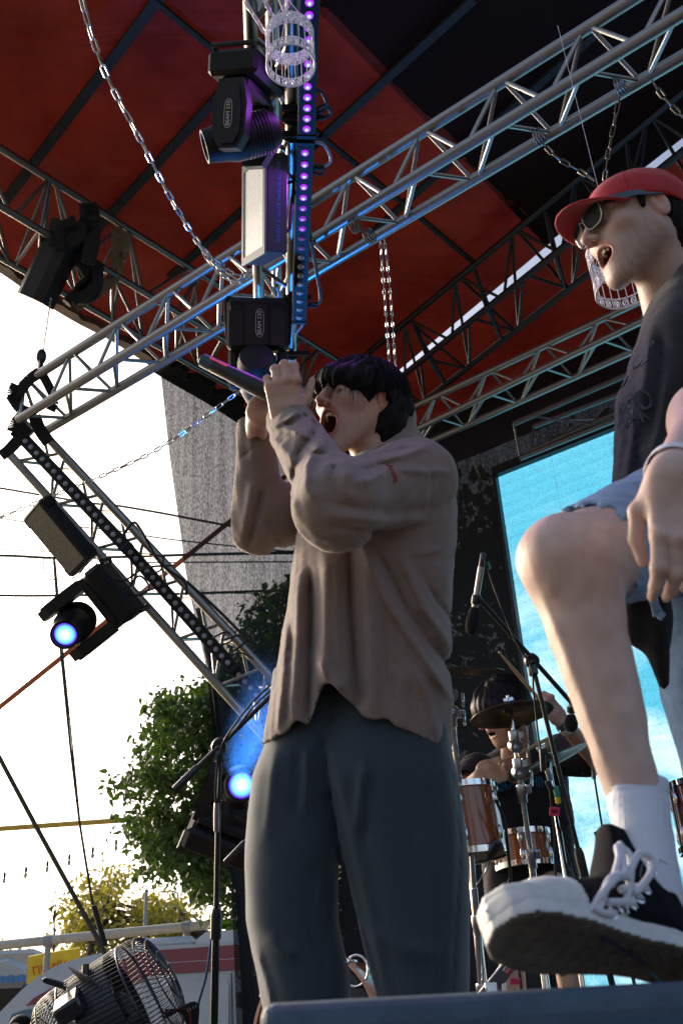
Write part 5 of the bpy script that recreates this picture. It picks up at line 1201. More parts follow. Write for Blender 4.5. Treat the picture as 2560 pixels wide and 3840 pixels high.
# ================================================================== the singer
skin1 = skin_mat('singer_skin', (.52, .33, .25))
shirt_m = mat('brown_heather_jersey', (.205, .150, .122), .92, var=.14, vscale=260, bump=.22, bscale=900, sheen=.25, detail=2)
trouser_m = mat('slate_twill', (.019, .032, .043), .85, var=.12, vscale=160, bump=.15, bscale=700, sheen=.3, detail=2, stretch=(1, 1, .25))
hair_m = mat('black_hair', (.006, .005, .005), .68, spec=.2, var=.4, vscale=60, bump=.5, bscale=120, stretch=(1, 1, .3))
singer = thing('person', (.1, 2.12, STZ), 'singer in a brown long-sleeved shirt and slate trousers, mouth wide open', 'person', None)
# ---- head
SB = basis(-IR*.74-IF*.62+IU*.20, IU*.90+IF*.33+IR*.16); SS = 1.06
nose_w = pp(1187, 1494, 2.47); SC0 = nose_w-(np.array([0, .126, -.024], np.float32)*SS)@SB
toS = lambda P: ((P-SC0)@SB.T)/SS
fromS = lambda q: SC0+(np.array(q, np.float32)*SS)@SB
JS, MS = .030, .031
neck_b = py_(1440, 1790, 2.16)
def f_head(P):
    d = head_sdf(toS(P), mouth=MS, jaw=JS)*SS
    return smin(d, sd_cone(P, fromS((0, -.022, -.045)), neck_b, .056, .062), .022)
lo, hi = bbox(fromS((-.09, -.13, -.15)), fromS((.09, .14, .13)), fromS((-.09, .14, .13)), fromS((.09, -.13, -.15)), neck_b, pad=.035)
# ---- hands on the microphone
mic_a, mic_b = WD(797, 1369, 2.47), WD(1185, 1562, 2.40)
LH, LT, LB_ = hand_pts(IR*.97+IU*.2, IU*.99-IR*.13+IF*.06, -IF*.98+IR*.15, WD(1078, 1578, 2.375), [(38, 92, 50), (30, 98, 55), (28, 98, 55), (30, 94, 50)], spread=(-.04, -.01, .01, .03), s=1.08, thumb=[(.024, .02, -.008), (.048, .040, -.022), (.062, .062, -.034), (.072, .082, -.042)])
RH, RT, RB_ = hand_pts(-IU*.55+IR*.6, IU*.62+IR*.72-IF*.1, IF*.95-IR*.2, WD(962, 1552, 2.50), [(50, 80, 50)]*4, s=1.0, thumb=[(.02, .015, -.01), (.030, .035, -.028), (.036, .06, -.040), (.034, .085, -.045)])
def tint_hand(F):
    def g(P):
        t = np.ones((len(P), 3), np.float32); m = np.zeros(len(P), np.float32)
        for pts, rs in F:
            for p, k in zip(pts, (.8, .9, .6, .9)): m = np.maximum(m, k*np.exp(-(np.linalg.norm(P-p, axis=1)/(rs[0]*1.15))**2))
        m = m[:, None]*.55; return t*(1-m)+t*np.array((1, .66, .58), np.float32)*m
    return g
wl, wr = py_(1090, 1640, 2.05), py_(960, 1640, 2.13)
def f_lh(P): return smin(hand_sdf(P, LH, LT, LB_, 1.08), sd_cone(P, LT(0, .0, 0), wl, .026, .030), .012)
def f_rh(P): return smin(hand_sdf(P, RH, RT, RB_), sd_cone(P, RT(0, .0, 0), wr, .026, .030), .012)
def hb(F, T, e): return bbox(*[p for q, _ in F for p in q], T(0, 0, 0), T(-.04, .05, .02), T(.04, .05, -.02), e, pad=.022)
core = lambda P: smin(sd_chain(P, [py_(1420, 1780, 2.16), py_(1400, 2100, 2.14), py_(1380, 2600, 2.12), py_(1370, 2850, 2.11)], [.07, .085, .07, .07], .05), smin(sd_chain(P, [py_(1330, 2830, 2.11), py_(1120, 3000, 2.12), py_(1120, 3500, 2.11), np.array([py_(1120, 3500, 2.11)[0], 2.12, STZ+.08], np.float32)], [.06, .055, .045, .04], .05), sd_chain(P, [py_(1400, 2830, 2.11), py_(1520, 3000, 2.09), py_(1560, 3500, 2.08), np.array([py_(1560, 3500, 2.08)[0], 2.1, STZ+.08], np.float32)], [.06, .055, .045, .04], .05), .05), .06)
clo, chi = bbox((-.3, 1.9, STZ), (.4, 2.4, 2.95), pad=.02)
sk = sdf_body('body', [(f_head, lo, hi, .0028, lambda P: head_tint(toS(P), .25, JS, MS)), (f_lh, *hb(LH, LT, wl), .002, tint_hand(LH)), (f_rh, *hb(RH, RT, wr), .0024, tint_hand(RH)), (core, clo, chi, .02, None)], skin1, singer)
nail_m = mat('finger_nail', (.55, .36, .30), .35)
nails(LH[:4], LB_, 'nail', sk, nail_m)
# teeth and tongue
tooth_m = mat('tooth_enamel', (.72, .62, .42), .25); tongue_m = mat('tongue_flesh', (.30, .09, .07), .4)
zc = -.062-JS*.45
for k in range(8):
    a = (k-3.5)/3.5; q = (a*.0195, .0875-abs(a)**2*.014, zc+MS*.88-.004-.006*a*a)
    obj('upper_tooth', MB().box(V(fromS(q)), (.0062, .0055, .0105), Matrix(SB.T.tolist())@rotm('Z', -a*38), .85, bev=.0014), tooth_m, sk)
    q = (a*.0175, .076-abs(a)**2*.012, zc-MS*.86+.003+.006*a*a)
    obj('lower_tooth', MB().box(V(fromS(q)), (.0055, .0048, .008), Matrix(SB.T.tolist())@rotm('Z', -a*38), .85, bev=.0012), tooth_m, sk)
obj('tongue', MB().ell(V(fromS((0, .055, zc-MS*.75))), (.016, .03, .007), Matrix(SB.T.tolist())), tongue_m, sk)
# ---- hair: a heavy fringe and a full back, worked into locks
def f_hair(P):
    Q = toS(P); ax = np.abs(Q[:, 0])
    d = sd_ell(Q, (0, -.028, .032), (.094, .114, .088))
    d = smin(d, sd_ell(Q, (0, -.070, -.012), (.090, .082, .094)), .035)
    d = smin(d, sd_ell(np.stack([ax, Q[:, 1], Q[:, 2]], 1), (.062, -.045, -.055), (.034, .045, .062)), .03)
    d = smin(d, sd_ell(Q, (0, .064, .040), (.076, .052, .040)), .03)                               # fringe
    d = smin(d, sd_ell(np.stack([ax, Q[:, 1], Q[:, 2]], 1), (.067, .035, .038), (.022, .045, .036)), .02)
    th0 = np.arctan2(Q[:, 0], Q[:, 1]); face = sd_ell(Q, (0, .090, -.062), (.0745, .085, .078))+.007*np.sin(th0*16+2*np.sin(th0*5))+.004*np.sin(th0*37); d = smax(d, -face, .012)              # the face stays free
    d = smax(d, -sd_ell(np.stack([ax, Q[:, 1], Q[:, 2]], 1), (.088, -.006, -.012), (.024, .020, .028)), .008)
    d = smax(d, -(Q[:, 2]+.118), .012)
    # locks: grooves that run down from the crown
    cr = np.stack([Q[:, 0], Q[:, 1]+.03], 1); th = np.arctan2(cr[:, 0], cr[:, 1]); el = Q[:, 2]
    lock = np.sin(th*17+3*np.sin(el*26+th*2))+.6*np.sin(th*41+el*60+2*np.sin(th*5))
    return (d-lock*.0026-.006*smooth_noise(Q, 42, 21))*SS
hlo, hhi = bbox(*[fromS((a, b, c)) for a in (-.11, .11) for b in (-.16, .13) for c in (-.13, .155)], pad=.01)
hair = sdf_obj('hair', f_hair, hlo, hhi, .0035, hair_m, singer, relax=1)
rs_ = np.random.RandomState(5)
def strands(name, parent, n, fn, to, fr, m, start, reach, rad=.0011, sc=1.):
    """loose strands that leave the hair mass and fall"""
    mb = MB(); 
    for _ in range(n):
        q, d = start(rs_); p = np.array(q, np.float32); P = [V(fr(p))]; k = 7; v = np.array(d, np.float32); v /= np.linalg.norm(v); L_ = reach*(.5+rs_.rand())
        for i in range(k):
            v = v+np.array((rs_.normal(0, .10), rs_.normal(0, .10), -.16), np.float32); v /= np.linalg.norm(v); p = p+v*L_/k; P.append(V(fr(p)))
        mb.tube(P, [rad*(1-.12*i) for i in range(k+1)], 4, cap=False)
    o = obj(name, mb, m, parent); o['kind'] = 'stuff'; return o
def st_(r):
    a = r.uniform(-1.25, 1.25); 
    if r.rand() < .45: a = r.uniform(1.0, 2.9)*r.choice([-1, 1])
    e = r.uniform(.0, .085); q = (math.sin(a)*.093, -.02+math.cos(a)*.107, e); return q, (math.sin(a)*.5, math.cos(a)*.5, -.5)
combed('combed_strands', hair, 900, fromS, (0, -.028, .030), (.096, .117, .092), hair_m, 3, rot=.25, hi=128, keep=lambda q: not (q[1] > .03 and q[2] < .012+.3*abs(q[0])*0) and not (abs(q[0]) > .07 and -.03 < q[1] < .02 and q[2] < .01))
strands('loose_strands', hair, 300, None, toS, fromS, hair_m, st_, .05, rad=.0009)
# ---- shirt
Lsh, Lel, Lwr = py_(1575, 1800, 2.03), py_(1262, 1905, 1.78), py_(1082, 1572, 2.0)
Rsh, Rel, Rwr = py_(1260, 1880, 2.30), py_(972, 1968, 2.22), py_(957, 1575, 2.14)
rows = [(1600, 1480, 1560), (1660, 1420, 1610), (1690, 1350, 1655), (1770, 1240, 1697), (1900, 1150, 1714), (2000, 1110, 1712), (2120, 1097, 1703), (2286, 1076, 1691), (2482, 1044, 1690), (2612, 1012, 1690), (2792, 985, 1696), (2900, 975, 1704)]
Yr = [2.16, 2.16, 2.16, 2.15, 2.14, 2.13, 2.12, 2.12, 2.12, 2.12, 2.12, 2.12]; Tr = [.06, .11, .14, .165, .18, .18, .18, .175, .17, .17, .17, .17]
folds_body = [
    ([(1165, 2140), (1168, 2300), (1165, 2500), (1150, 2745)], 16, -.026), ([(1120, 2170), (1110, 2400), (1090, 2700)], 20, .010), ([(1076, 2330), (1060, 2550), (1040, 2750)], 12, .008), ([(1098, 2300), (1085, 2560), (1068, 2740)], 9, -.007),
    ([(1225, 2060), (1222, 2300), (1215, 2540)], 28, .018), ([(1308, 2020), (1312, 2250), (1328, 2480), (1345, 2690)], 17, -.030), ([(1262, 2080), (1260, 2300), (1270, 2560)], 14, .006),
    ([(1365, 2060), (1385, 2300), (1400, 2660)], 30, .014), ([(1338, 2010), (1463, 2274), (1588, 2470), (1690, 2620)], 17, .014), ([(1400, 2040), (1520, 2280), (1640, 2450), (1695, 2520)], 16, -.012), ([(1500, 2080), (1590, 2280), (1690, 2430)], 18, .010),
    ([(1560, 2120), (1640, 2260), (1695, 2330)], 13, -.008), ([(1480, 2320), (1475, 2480), (1462, 2700)], 5, -.005), ([(1440, 2300), (1440, 2660)], 14, -.006), ([(1560, 2500), (1610, 2640), (1640, 2780)], 18, .008), ([(1530, 2560), (1560, 2720)], 13, -.007),
    ([(1190, 2470), (1230, 2545), (1290, 2590)], 22, .020), ([(1195, 2130), (1196, 2420)], 7, -.006), ([(1700, 2020), (1650, 2060), (1540, 2080)], 14, .008), ([(1700, 2090), (1640, 2110)], 9, -.006)]
folds_arm = [
    ([(1215, 1880), (1320, 1905), (1450, 1912), (1600, 1903), (1690, 1890)], 24, -.016), ([(1240, 1930), (1420, 1955), (1600, 1950), (1705, 1940)], 20, .012), ([(1230, 1972), (1420, 1990), (1600, 1985), (1710, 1992)], 16, -.016),
    ([(1500, 1760), (1600, 1770), (1690, 1765)], 14, .012), ([(1430, 1728), (1520, 1705), (1605, 1672)], 13, .012), ([(1440, 1700), (1530, 1680)], 9, -.008), ([(1330, 1810), (1390, 1800), (1450, 1770)], 16, .010), ([(1345, 1770), (1420, 1745), (1490, 1725)], 10, -.010),
    ([(1185, 1625), (1150, 1655), (1118, 1700), (1104, 1760), (1098, 1830)], 12, -.018), ([(1215, 1660), (1175, 1690), (1150, 1745), (1150, 1830), (1190, 1890)], 17, .012), ([(1225, 1700), (1180, 1700), (1145, 1680)], 8, -.010), ([(1255, 1740), (1240, 1800), (1260, 1870)], 12, -.012), ([(1300, 1760), (1290, 1830), (1320, 1880)], 16, .010),
    ([(1160, 1560), (1120, 1568), (1090, 1590), (1045, 1592)], 11, -.011), ([(1000, 1612), (1060, 1585), (1120, 1545)], 9, .010), ([(1045, 1592), (1120, 1625), (1170, 1648)], 8, .010), ([(1170, 1575), (1185, 1600), (1170, 1635)], 7, -.010),
    ([(1010, 1640), (1060, 1680), (1120, 1760)], 15, .008), ([(1020, 1700), (1075, 1800), (1130, 1900)], 12, -.006), ([(988, 1547), (1060, 1525), (1120, 1535), (1165, 1575)], 5, -.004), ([(1600, 1660), (1618, 1760), (1612, 1900), (1590, 2000)], 4, -.003)]
folds_far = [([(985, 1830), (950, 1950), (930, 2050)], 14, -.016), ([(950, 1800), (930, 1900), (915, 2020)], 18, .012), ([(1000, 1940), (1030, 2020), (1040, 2090)], 16, -.012), ([(905, 1715), (925, 1700), (950, 1680)], 9, -.008), ([(925, 1590), (985, 1590)], 5, -.004), ([(940, 1620), (945, 1720)], 12, .006)]
hemx = [960, 982, 1040, 1096, 1104, 1115, 1128, 1140, 1158, 1176, 1186, 1201, 1218, 1236, 1275, 1338, 1361, 1400, 1440, 1450, 1459, 1461, 1500, 1541, 1620, 1698, 1740]
hemy = [2800, 2794, 2765, 2735, 2696, 2686, 2700, 2735, 2728, 2690, 2640, 2575, 2556, 2557, 2597, 2657, 2694, 2699, 2697, 2690, 2660, 2722, 2731, 2743, 2785, 2826, 2845]
_hx = np.arange(940, 1760, 4.); _hy = np.interp(_hx, hemx, hemy); _hy = np.convolve(np.pad(_hy, 8, mode='edge'), np.hanning(19)[1:-1]/np.hanning(19).sum(), 'valid'); hemx, hemy = _hx[:len(_hy)], _hy
def f_shirt(P):
    d, px, py, s = slice_sdf(P, rows, Yr, Tr)
    d = d-1.35*fold_field(px, py, folds_body)
    neckcut = sd_cone(P, neck_b+np.array([0, -.0, .06], np.float32), neck_b+np.array([-.03, -.02, .2], np.float32), .074, .085)
    d = smax(d, -neckcut, .01)
    th = np.interp(py, [2300, 2640, 2760], [.034, .026, .013]); shell = np.where(py > 2420, np.maximum(d, -(d+th)), d)
    hem_ = np.interp(px, hemx, hemy); shell = shell+.0022*np.exp(-((py-hem_+24)/4)**2); d = smax(shell, (py-hem_)*s, .003)
    a = sd_chain(P, [Lsh, Lel, Lwr], [.090, .080, .056], .05); a = smin(a, sd_cone(P, py_(1545, 1785, 2.05), py_(1400, 1862, 1.94), .092, .094), .03)
    wv = LT(0, -.012, 0); a = smax(a, ((P-Lwr)@vn((V(Lwr)-V(Lel)).normalized()))-.018, .006); a = a-.95*fold_field(px, py, folds_arm)
    b = sd_chain(P, [Rsh, Rel, Rwr], [.095, .070, .046], .04); b = smax(b, ((P-Rwr)@vn((V(Rwr)-V(Rel)).normalized()))-.026, .006); b = b-1.3*fold_field(px, py, folds_far)
    d = smin(d, smin(a, b, .006), .006+.03*np.exp(-((px-1600)/90)**2))
    col_ = [py_(*q) for q in ((1312, 1752, 2.055), (1370, 1722, 2.05), (1440, 1690, 2.07), (1500, 1664, 2.12), (1520, 1650, 2.2))]
    d = smin(d, sd_chain(P, col_, [.013, .015, .016, .016, .014], .01), .010)
    q_ = P*vn((1, 1, .45)); wob = .0024*smooth_noise(q_, 38, 8)+.0016*smooth_noise(q_, 90, 9)+.0008*smooth_noise(P, 170, 10)
    return d+wob
slo, shi = bbox(py_(880, 1700, 2.1), py_(1730, 1560, 2.1), py_(880, 2860, 2.1), py_(1730, 2860, 2.1), (.0, 1.66, 2.5), (0, 2.44, 2.5), pad=.02)
shirt = sdf_obj('shirt', f_shirt, slo, shi, .0048, shirt_m, singer, relax=2)
obj_red = mat('red_thread', (.36, .02, .02), .7)
letters_on(shirt, 'ROYAL', [(1458, 1748), (1474, 1778), (1482, 1808)], .023, obj_red, 'sleeve_lettering', shirt, .9)
# ---- trousers
rl = [(2450, 1030, 1400), (2700, 1003, 1330), (2800, 992, 1275), (2900, 948, 1262), (3050, 926, 1278), (3170, 919, 1284), (3250, 917, 1267), (3450, 920, 1271), (3560, 942, 1292), (3640, 962, 1310), (3780, 986, 1314), (3950, 1010, 1320), (4200, 1030, 1330)]
rr_ = [(2450, 1250, 1660), (2700, 1215, 1676), (2800, 1190, 1690), (2900, 1196, 1716), (3050, 1235, 1738), (3170, 1272, 1750), (3250, 1296, 1757), (3450, 1336, 1762), (3560, 1362, 1761), (3640, 1385, 1759), (3780, 1420, 1755), (3950, 1450, 1748), (4200, 1470, 1740)]
fl = [([(1205, 2750), (1222, 2850), (1245, 3000), (1268, 3170)], 7, -.008), ([(1250, 2830), (1290, 3000), (1345, 3230), (1400, 3480), (1450, 3740)], 20, .008), ([(1365, 2860), (1350, 2980), (1335, 3120)], 15, .010), ([(1390, 2880), (1375, 3020), (1368, 3180)], 17, -.007), ([(1150, 2800), (1150, 2920), (1142, 3060)], 15, .008), ([(1120, 2800), (1112, 2960), (1100, 3080)], 16, -.006), ([(1035, 2810), (1020, 2950), (1000, 3150)], 20, .006), ([(1500, 2800), (1540, 3100), (1560, 3400)], 40, -.006), ([(1680, 2850), (1715, 3000), (1722, 3200), (1705, 3500), (1690, 3760)], 6, -.004), ([(1230, 3300), (1222, 3500), (1215, 3760)], 6, -.004), ([(1330, 3380), (1400, 3600), (1440, 3770)], 12, -.005), ([(1000, 3500), (1060, 3560), (1120, 3580)], 24, .006), ([(1180, 3230), (1160, 3420), (1200, 3600)], 26, -.006), ([(1400, 3480), (1500, 3560), (1650, 3580)], 34, .006), ([(960, 3560), (1000, 3680), (1020, 3790)], 12, .006)]
TL = [.10, .105, .112]+[.118]*10; TR2 = [.105, .11, .122]+[.135]*10
def f_trousers(P):
    a, px, py, s = slice_sdf(P, rl, 2.125, TL); b, _, _, _ = slice_sdf(P, rr_, 2.09, TR2)
    d = smin(a, b, .012)-fold_field(px, py, fl)
    d = smax(d, -(P[:, 2]-(STZ+.055)), .01); d = smax(d, -(py-2500)*s, .01)
    return d+.0018*smooth_noise(P, 24, 4)
tlo, thi = bbox(py_(900, 2500, 2.1), py_(1770, 2500, 2.1), (py_(930, 3900, 2.1)[0], 1.93, STZ+.03), (py_(1760, 3900, 2.1)[0], 2.27, STZ+.03), pad=.015)
tlo[1] = 1.93; thi[1] = 2.27
trousers = sdf_obj('trousers', f_trousers, tlo, thi, .0065, trouser_m, singer, relax=2)
shoe_dark = mat('dark_shoe', (.02, .02, .022), .6)
for x0, y0 in ((py_(1130, 3780, 2.1)[0], 2.05), (py_(1590, 3780, 2.08)[0], 2.02)):
    c0 = np.array([x0, y0, STZ], np.float32)
    sdf_obj('shoe', lambda P: smax(smin(sd_ell(P, c0+vn((-.03, -.06, .035)), (.055, .13, .05)), sd_ell(P, c0+vn((0, .05, .06)), (.048, .07, .075)), .03), -(P[:, 2]-STZ), .004), c0-.22, c0+.22, .012, shoe_dark, singer)
# ---- the microphone
mic_m = mat('microphone_black', (.014, .014, .016), .38, bump=.05, bscale=300)
mic = thing('microphone', mic_a, 'black wireless microphone gripped in both of the singer\'s hands', 'microphone')
Rm = frame(mic_b-mic_a); Lm = (mic_b-mic_a).length
obj('handle', MB().lathe([(.0175, 0), (.019, .006), (.0185, .05), (.0195, .06), (.0225, .12), (.024, Lm*.72)], mic_a, Rm, 24), mic_m, mic)
obj('antenna_cap', MB().lathe([(.012, -.004), (.0172, 0), (.0182, .022), (.0178, .036)], mic_a-Rm.col[2]*.030, Rm, 24), mat('cap_blue_grey', (.03, .07, .10), .3), mic)
obj('colour_ring', MB().box(mic_a+Rm.col[2]*.02+IU*.0135-IF*.0135, (.006, .004, .05), Rm), mat('red_marker', (.6, .05, .1), .4, emit=(.8, .08, .16), es=.25), mic)
obj('grille', MB().lathe([(.024, 0), (.027, .004), (.028, .012), (.026, .03), (.018, .048), (.006, .056), (.0008, .057)], mic_a+Rm.col[2]*(Lm*.72), Rm, 24), mat('mic_grille', (.12, .12, .12), .35, .9, bump=.8, bscale=500), mic)
# ================================================================== the man in the red cap, one foot up on the monitor
skin2 = skin_mat('pale_skin', (.60, .44, .375))
man = thing('person', (.95, 1.75, STZ), 'man in a red cap, sunglasses and black tank top, one knee raised', 'person')
MBs = basis(-IR*.955-IF*.22-IU*.16, IU*.93+IF*.30-IR*.20); MSs = 1.06
nz = pp(2178, 902, 2.10); MC0 = nz-(np.array([0, .126, -.024], np.float32)*MSs)@MBs
toM = lambda P: ((P-MC0)@MBs.T)/MSs
fromM = lambda q: MC0+(np.array(q, np.float32)*MSs)@MBs
JM, MM = .012, .017
neck2 = pp(2555, 1230, 2.16)
RM = Matrix(MBs.T.tolist())
def f_mhead(P):
    d = head_sdf(toM(P), mouth=MM, jaw=JM)*MSs
    return smin(d, sd_cone(P, fromM((0, -.03, -.05)), neck2, .058, .072), .025)
mlo, mhi = bbox(*[fromM((a, b, c)) for a in (-.1, .1) for b in (-.13, .135) for c in (-.16, .12)], neck2, pad=.03)
# arm: shoulder beyond the frame, elbow, wrist, hand hanging over the thigh
sh2, el2, wr2 = pp(2700, 1230, 1.98), pp(2690, 1480, 1.62), pp(2533, 1768, 1.30)
HM, HT, HB = hand_pts(-IR*.98+IU*.05, -IU*.93-IF*.36+IR*.02, -IF*.95+IU*.3, WD(2522, 1778, 1.27), [(26, 34, 22), (24, 40, 26), (22, 36, 24), (12, 28, 16)], spread=(-.06, -.02, .03, .07), s=1.02, thumb=[(.024, .02, -.008), (.044, .045, -.022), (.046, .078, -.036), (.040, .106, -.042)])
def f_arm(P):
    d = hand_sdf(P, HM, HT, HB, 1.02); d = smin(d, sd_cone(P, HT(0, 0, 0), wr2, .027, .030), .015)
    d = smin(d, sd_chain(P, [sh2, el2, wr2], [.056, .044, .030], .03), .02); return smin(d, sd_ell(P, (el2*.6+wr2*.4), (.047, .047, .06)), .04)
alo, ahi = bbox(*[p for q, _ in HM for p in q], HT(0, 0, 0), wr2, el2, sh2, pad=.06)
# leg: hip, knee, ankle
hip, kn, an = pp(2520, 1980, 1.75), pp(2120, 2110, 1.41), pp(2398, 3060, 1.30)
calf_p = kn*.62+an*.38
def f_leg(P):
    px, py, zc = projn(P)
    d = sd_cone(P, kn, an, .056, .034)
    d = smin(d, sd_cone(P, kn*.80+an*.20+vn(IR)*.012+vn(IF)*.02, kn*.40+an*.60+vn(IR)*.012+vn(IF)*.012, .052, .036), .03)   # calf
    d = smin(d, sd_ell(P, kn-vn(IR)*.012-vn(IF)*.006+vn(IU)*.008, (.055, .055, .052)), .02)      # knee cap
    d = smin(d, sd_cone(P, kn+vn(IR)*.01, hip, .066, .095), .03)
    d = d-.004*np.exp(-((px-2035)/55)**2-((py-2090)/65)**2)-.003*np.exp(-((px-2060)/30)**2-((py-2210)/30)**2)+.003*np.exp(-((px-2130)/35)**2-((py-2140)/80)**2)-fold_field(px, py, [([(2040, 2250), (2130, 2480), (2230, 2760), (2290, 2900)], 22, .004), ([(2320, 2300), (2400, 2500), (2430, 2700)], 30, -.004)])
    return d+.0010*smooth_noise(P, 55, 2)
llo, lhi = bbox(hip, kn, an, calf_p, pad=.1)
def tint_leg(P):
    t = np.ones((len(P), 3), np.float32); q = np.linalg.norm(P-(kn-vn(IR)*.05), axis=1); m = (np.exp(-(q/.05)**2)*.5)[:, None]; t = t*(1-m)+t*np.array((1, .78, .74), np.float32)*m
    n = smooth_noise(P, 90, 12)[:, None]*.012; return t*(1+n*np.array((.3, 1, 1), np.float32))
def f_mcore(P):
    return smin(smin(sd_chain(P, [pp(2600, 1260, 2.08), pp(2560, 1600, 1.98), pp(2520, 1950, 1.85)], [.07, .075, .07], .05), smin(sd_chain(P, [pp(2600, 1260, 2.08), sh2], [.07, .05], .02), sd_chain(P, [pp(2520, 1950, 1.85), hip], [.07, .08], .02), .03), .05), sd_chain(P, [hip+vn(IR)*.08, pp(2705, 2700, 1.68), np.array([pp(2730, 3000, 1.62)[0], 1.66, STZ+.06], np.float32)], [.06, .05, .04], .05), .05)
c2lo, c2hi = bbox(pp(2600, 1200, 2.1), pp(2560, 1950, 1.9), (pp(2730, 3000, 1.62)[0], 1.62, STZ), pad=.16)
mk = sdf_body('body', [(f_mhead, mlo, mhi, .0028, lambda P: head_tint(toM(P), .85, JM, MM)), (f_arm, alo, ahi, .0034, tint_hand(HM)), (f_leg, llo, lhi, .0045, tint_leg), (f_mcore, c2lo, c2hi, .02, None)], skin2, man)
nails(HM[:4], HB, 'nail', mk, nail_m)
zm = -.062-JM*.45
for k in range(6):
    a = (k-2.5)/2.5; q = (a*.0165, .0875-abs(a)**2*.012, zm+MM*.85-.002)
    obj('upper_tooth', MB().box(V(fromM(q)), (.0062, .005, .008), RM@rotm('Z', -a*34), .85, bev=.0012), tooth_m, mk)
# ---- hair at the nape and temple
def f_mhair(P):
    Q = toM(P); ax = np.abs(Q[:, 0]); S = np.stack([ax, Q[:, 1], Q[:, 2]], 1)
    d = sd_ell(Q, (0, -.030, .022), (.081, .094, .080)); d = smin(d, sd_ell(Q, (0, -.072, -.045), (.066, .045, .062)), .03)
    d = smax(d, -sd_ell(Q, (0, .09, -.03), (.1, .088, .12)), .008); d = smax(d, -sd_ell(S, (.09, -.012, -.006), (.03, .026, .036)), .006)
    d = smin(d, sd_ell(S, (.0745, .018, .012), (.006, .012, .022)), .006)
    th = np.arctan2(Q[:, 0], Q[:, 1]+.03); return (d-.0022*np.sin(th*30+Q[:, 2]*50)-.0015*np.sin(th*71+Q[:, 2]*20))*MSs
hlo, hhi = bbox(*[fromM((a, b, c)) for a in (-.1, .1) for b in (-.14, .1) for c in (-.13, .12)], pad=.0)
sdf_obj('hair', f_mhair, hlo, hhi, .004, hair_m, man)
# ---- cap
cap_m = mat('red_cotton_cap', (.42, .012, .016), .8, var=.10, vscale=40, bump=.2, bscale=500, sheen=.15)
def f_crown(P):
    Q = toM(P); d = sd_ell(Q, (0, -.016, .024), (.092, .113, .086)); d = np.maximum(d, -(d+.008))
    return smax(d, -(Q[:, 2]-(.012+Q[:, 1]*.18-.10*np.maximum(-Q[:, 1]-.02, 0))), .004)*MSs+.0012*smooth_noise(P, 45, 5)
hlo, hhi = bbox(*[fromM((a, b, c)) for a in (-.11, .11) for b in (-.15, .12) for c in (-.03, .14)], pad=.0)
cap = thing('baseball_cap', V(fromM((0, 0, .12))), 'red baseball cap with a long curved peak worn by the man on the right', 'cap')
cw = sdf_obj('crown', f_crown, hlo, hhi, .0035, cap_m, cap, relax=1)
def f_peak(P):
    Q = toM(P); x, y, z = Q.T; zc_ = .030-.95*(x/.1)**2*.032+(y-.07)*.26-np.maximum(y-.07, 0)**2*2.0
    w_ = .088*np.sqrt(np.clip(1-((y-.05)/.110)**2, 0, 1)); out = np.abs(x)-w_
    return smax(smax(np.abs(z-zc_)-.0028, out*.7, .004), -(y-.045), .004)*MSs
hlo, hhi = bbox(*[fromM((a, b, c)) for a in (-.11, .11) for b in (.03, .21) for c in (-.06, .07)], pad=.0)
sdf_obj('peak', f_peak, hlo, hhi, .0030, cap_m, cap, relax=1)
for a_ in (-60, 0, 60):
    P = []
    for k in range(15):
        e = math.radians(14+150*k/14-7); w_ = math.radians(a_); x_, y_, z_ = math.sin(w_)*math.cos(e), math.cos(w_)*math.cos(e), math.sin(e)
        P.append(V(fromM((.0925*x_, -.016+.1135*y_, .024+.0865*z_))))
    obj('crown_seam', MB().tube(P, .0011, 5), mat('cap_thread', (.30, .008, .010), .9), cw)
for k_ in range(4):
    P = []
    for k in range(17):
        y = .062+.0+ (.085-.016*k_); x = (-.8+1.6*k/16)*.07; yy = .05+(.095-.018*k_)*math.sqrt(max(0, 1-(x/.085)**2)); P.append(V(fromM((x, yy, .030-.95*(x/.1)**2*.032+(yy-.07)*.26-max(yy-.07, 0)**2*2.0+.0032))))
    obj('peak_stitching', MB().tube(P, .0007, 4), MATS['cap_thread'], cap)
obj('top_button', MB().ell(V(fromM((0, -.016, .111))), (.008, .008, .005), RM), cap_m, cap)
# ---- sunglasses
frame_m = mat('sunglass_frame', (.010, .011, .014), .18, spec=.8); lens_m = mat('sunglass_lens', (.004, .006, .012), .25, spec=.03)
sg = thing('sunglasses', V(fromM((0, .1, .0))), 'dark sunglasses worn by the man in the red cap', 'sunglasses')
for sx in (-1, 1):
    c0 = V(fromM((sx*.033, .104, .006))); Rl = RM@rotm('Z', -sx*14)@rotm('X', 84)
    pts = [(-.027, .015), (-.018, .019), (.010, .019), (.026, .014), (.027, .0), (.018, -.017), (.0, -.020), (-.016, -.017), (-.025, -.006)]
    obj('lens', MB().prism([(a*MSs*.92, b*MSs*.92) for a, b in pts], c0, Rl, .003), lens_m, sg, smooth=False)
    P = [c0+Rl@V((a*MSs, b*MSs, 0)) for a, b in pts]; P = spline(P+[P[0]], 40); obj('rim', MB().tube(P, .0032, 8, cap=False), frame_m, sg)
    a0, a1, a2 = V(fromM((sx*.066, .092, .018))), V(fromM((sx*.085, .04, .016))), V(fromM((sx*.087, -.022, .012)))
    mb = MB()
    for p, q in ((a0, a1), (a1, a2)): mb.box((p+q)/2, (.003, .016 if p is a0 else .012, (q-p).length*1.04), frame(q-p, RM.col[0])@rotm('Z', 90) if False else Matrix((RM.col[0], (q-p).normalized().cross(RM.col[0]), (q-p).normalized())).transposed())
    obj('temple_arm', mb, frame_m, sg, smooth=False)
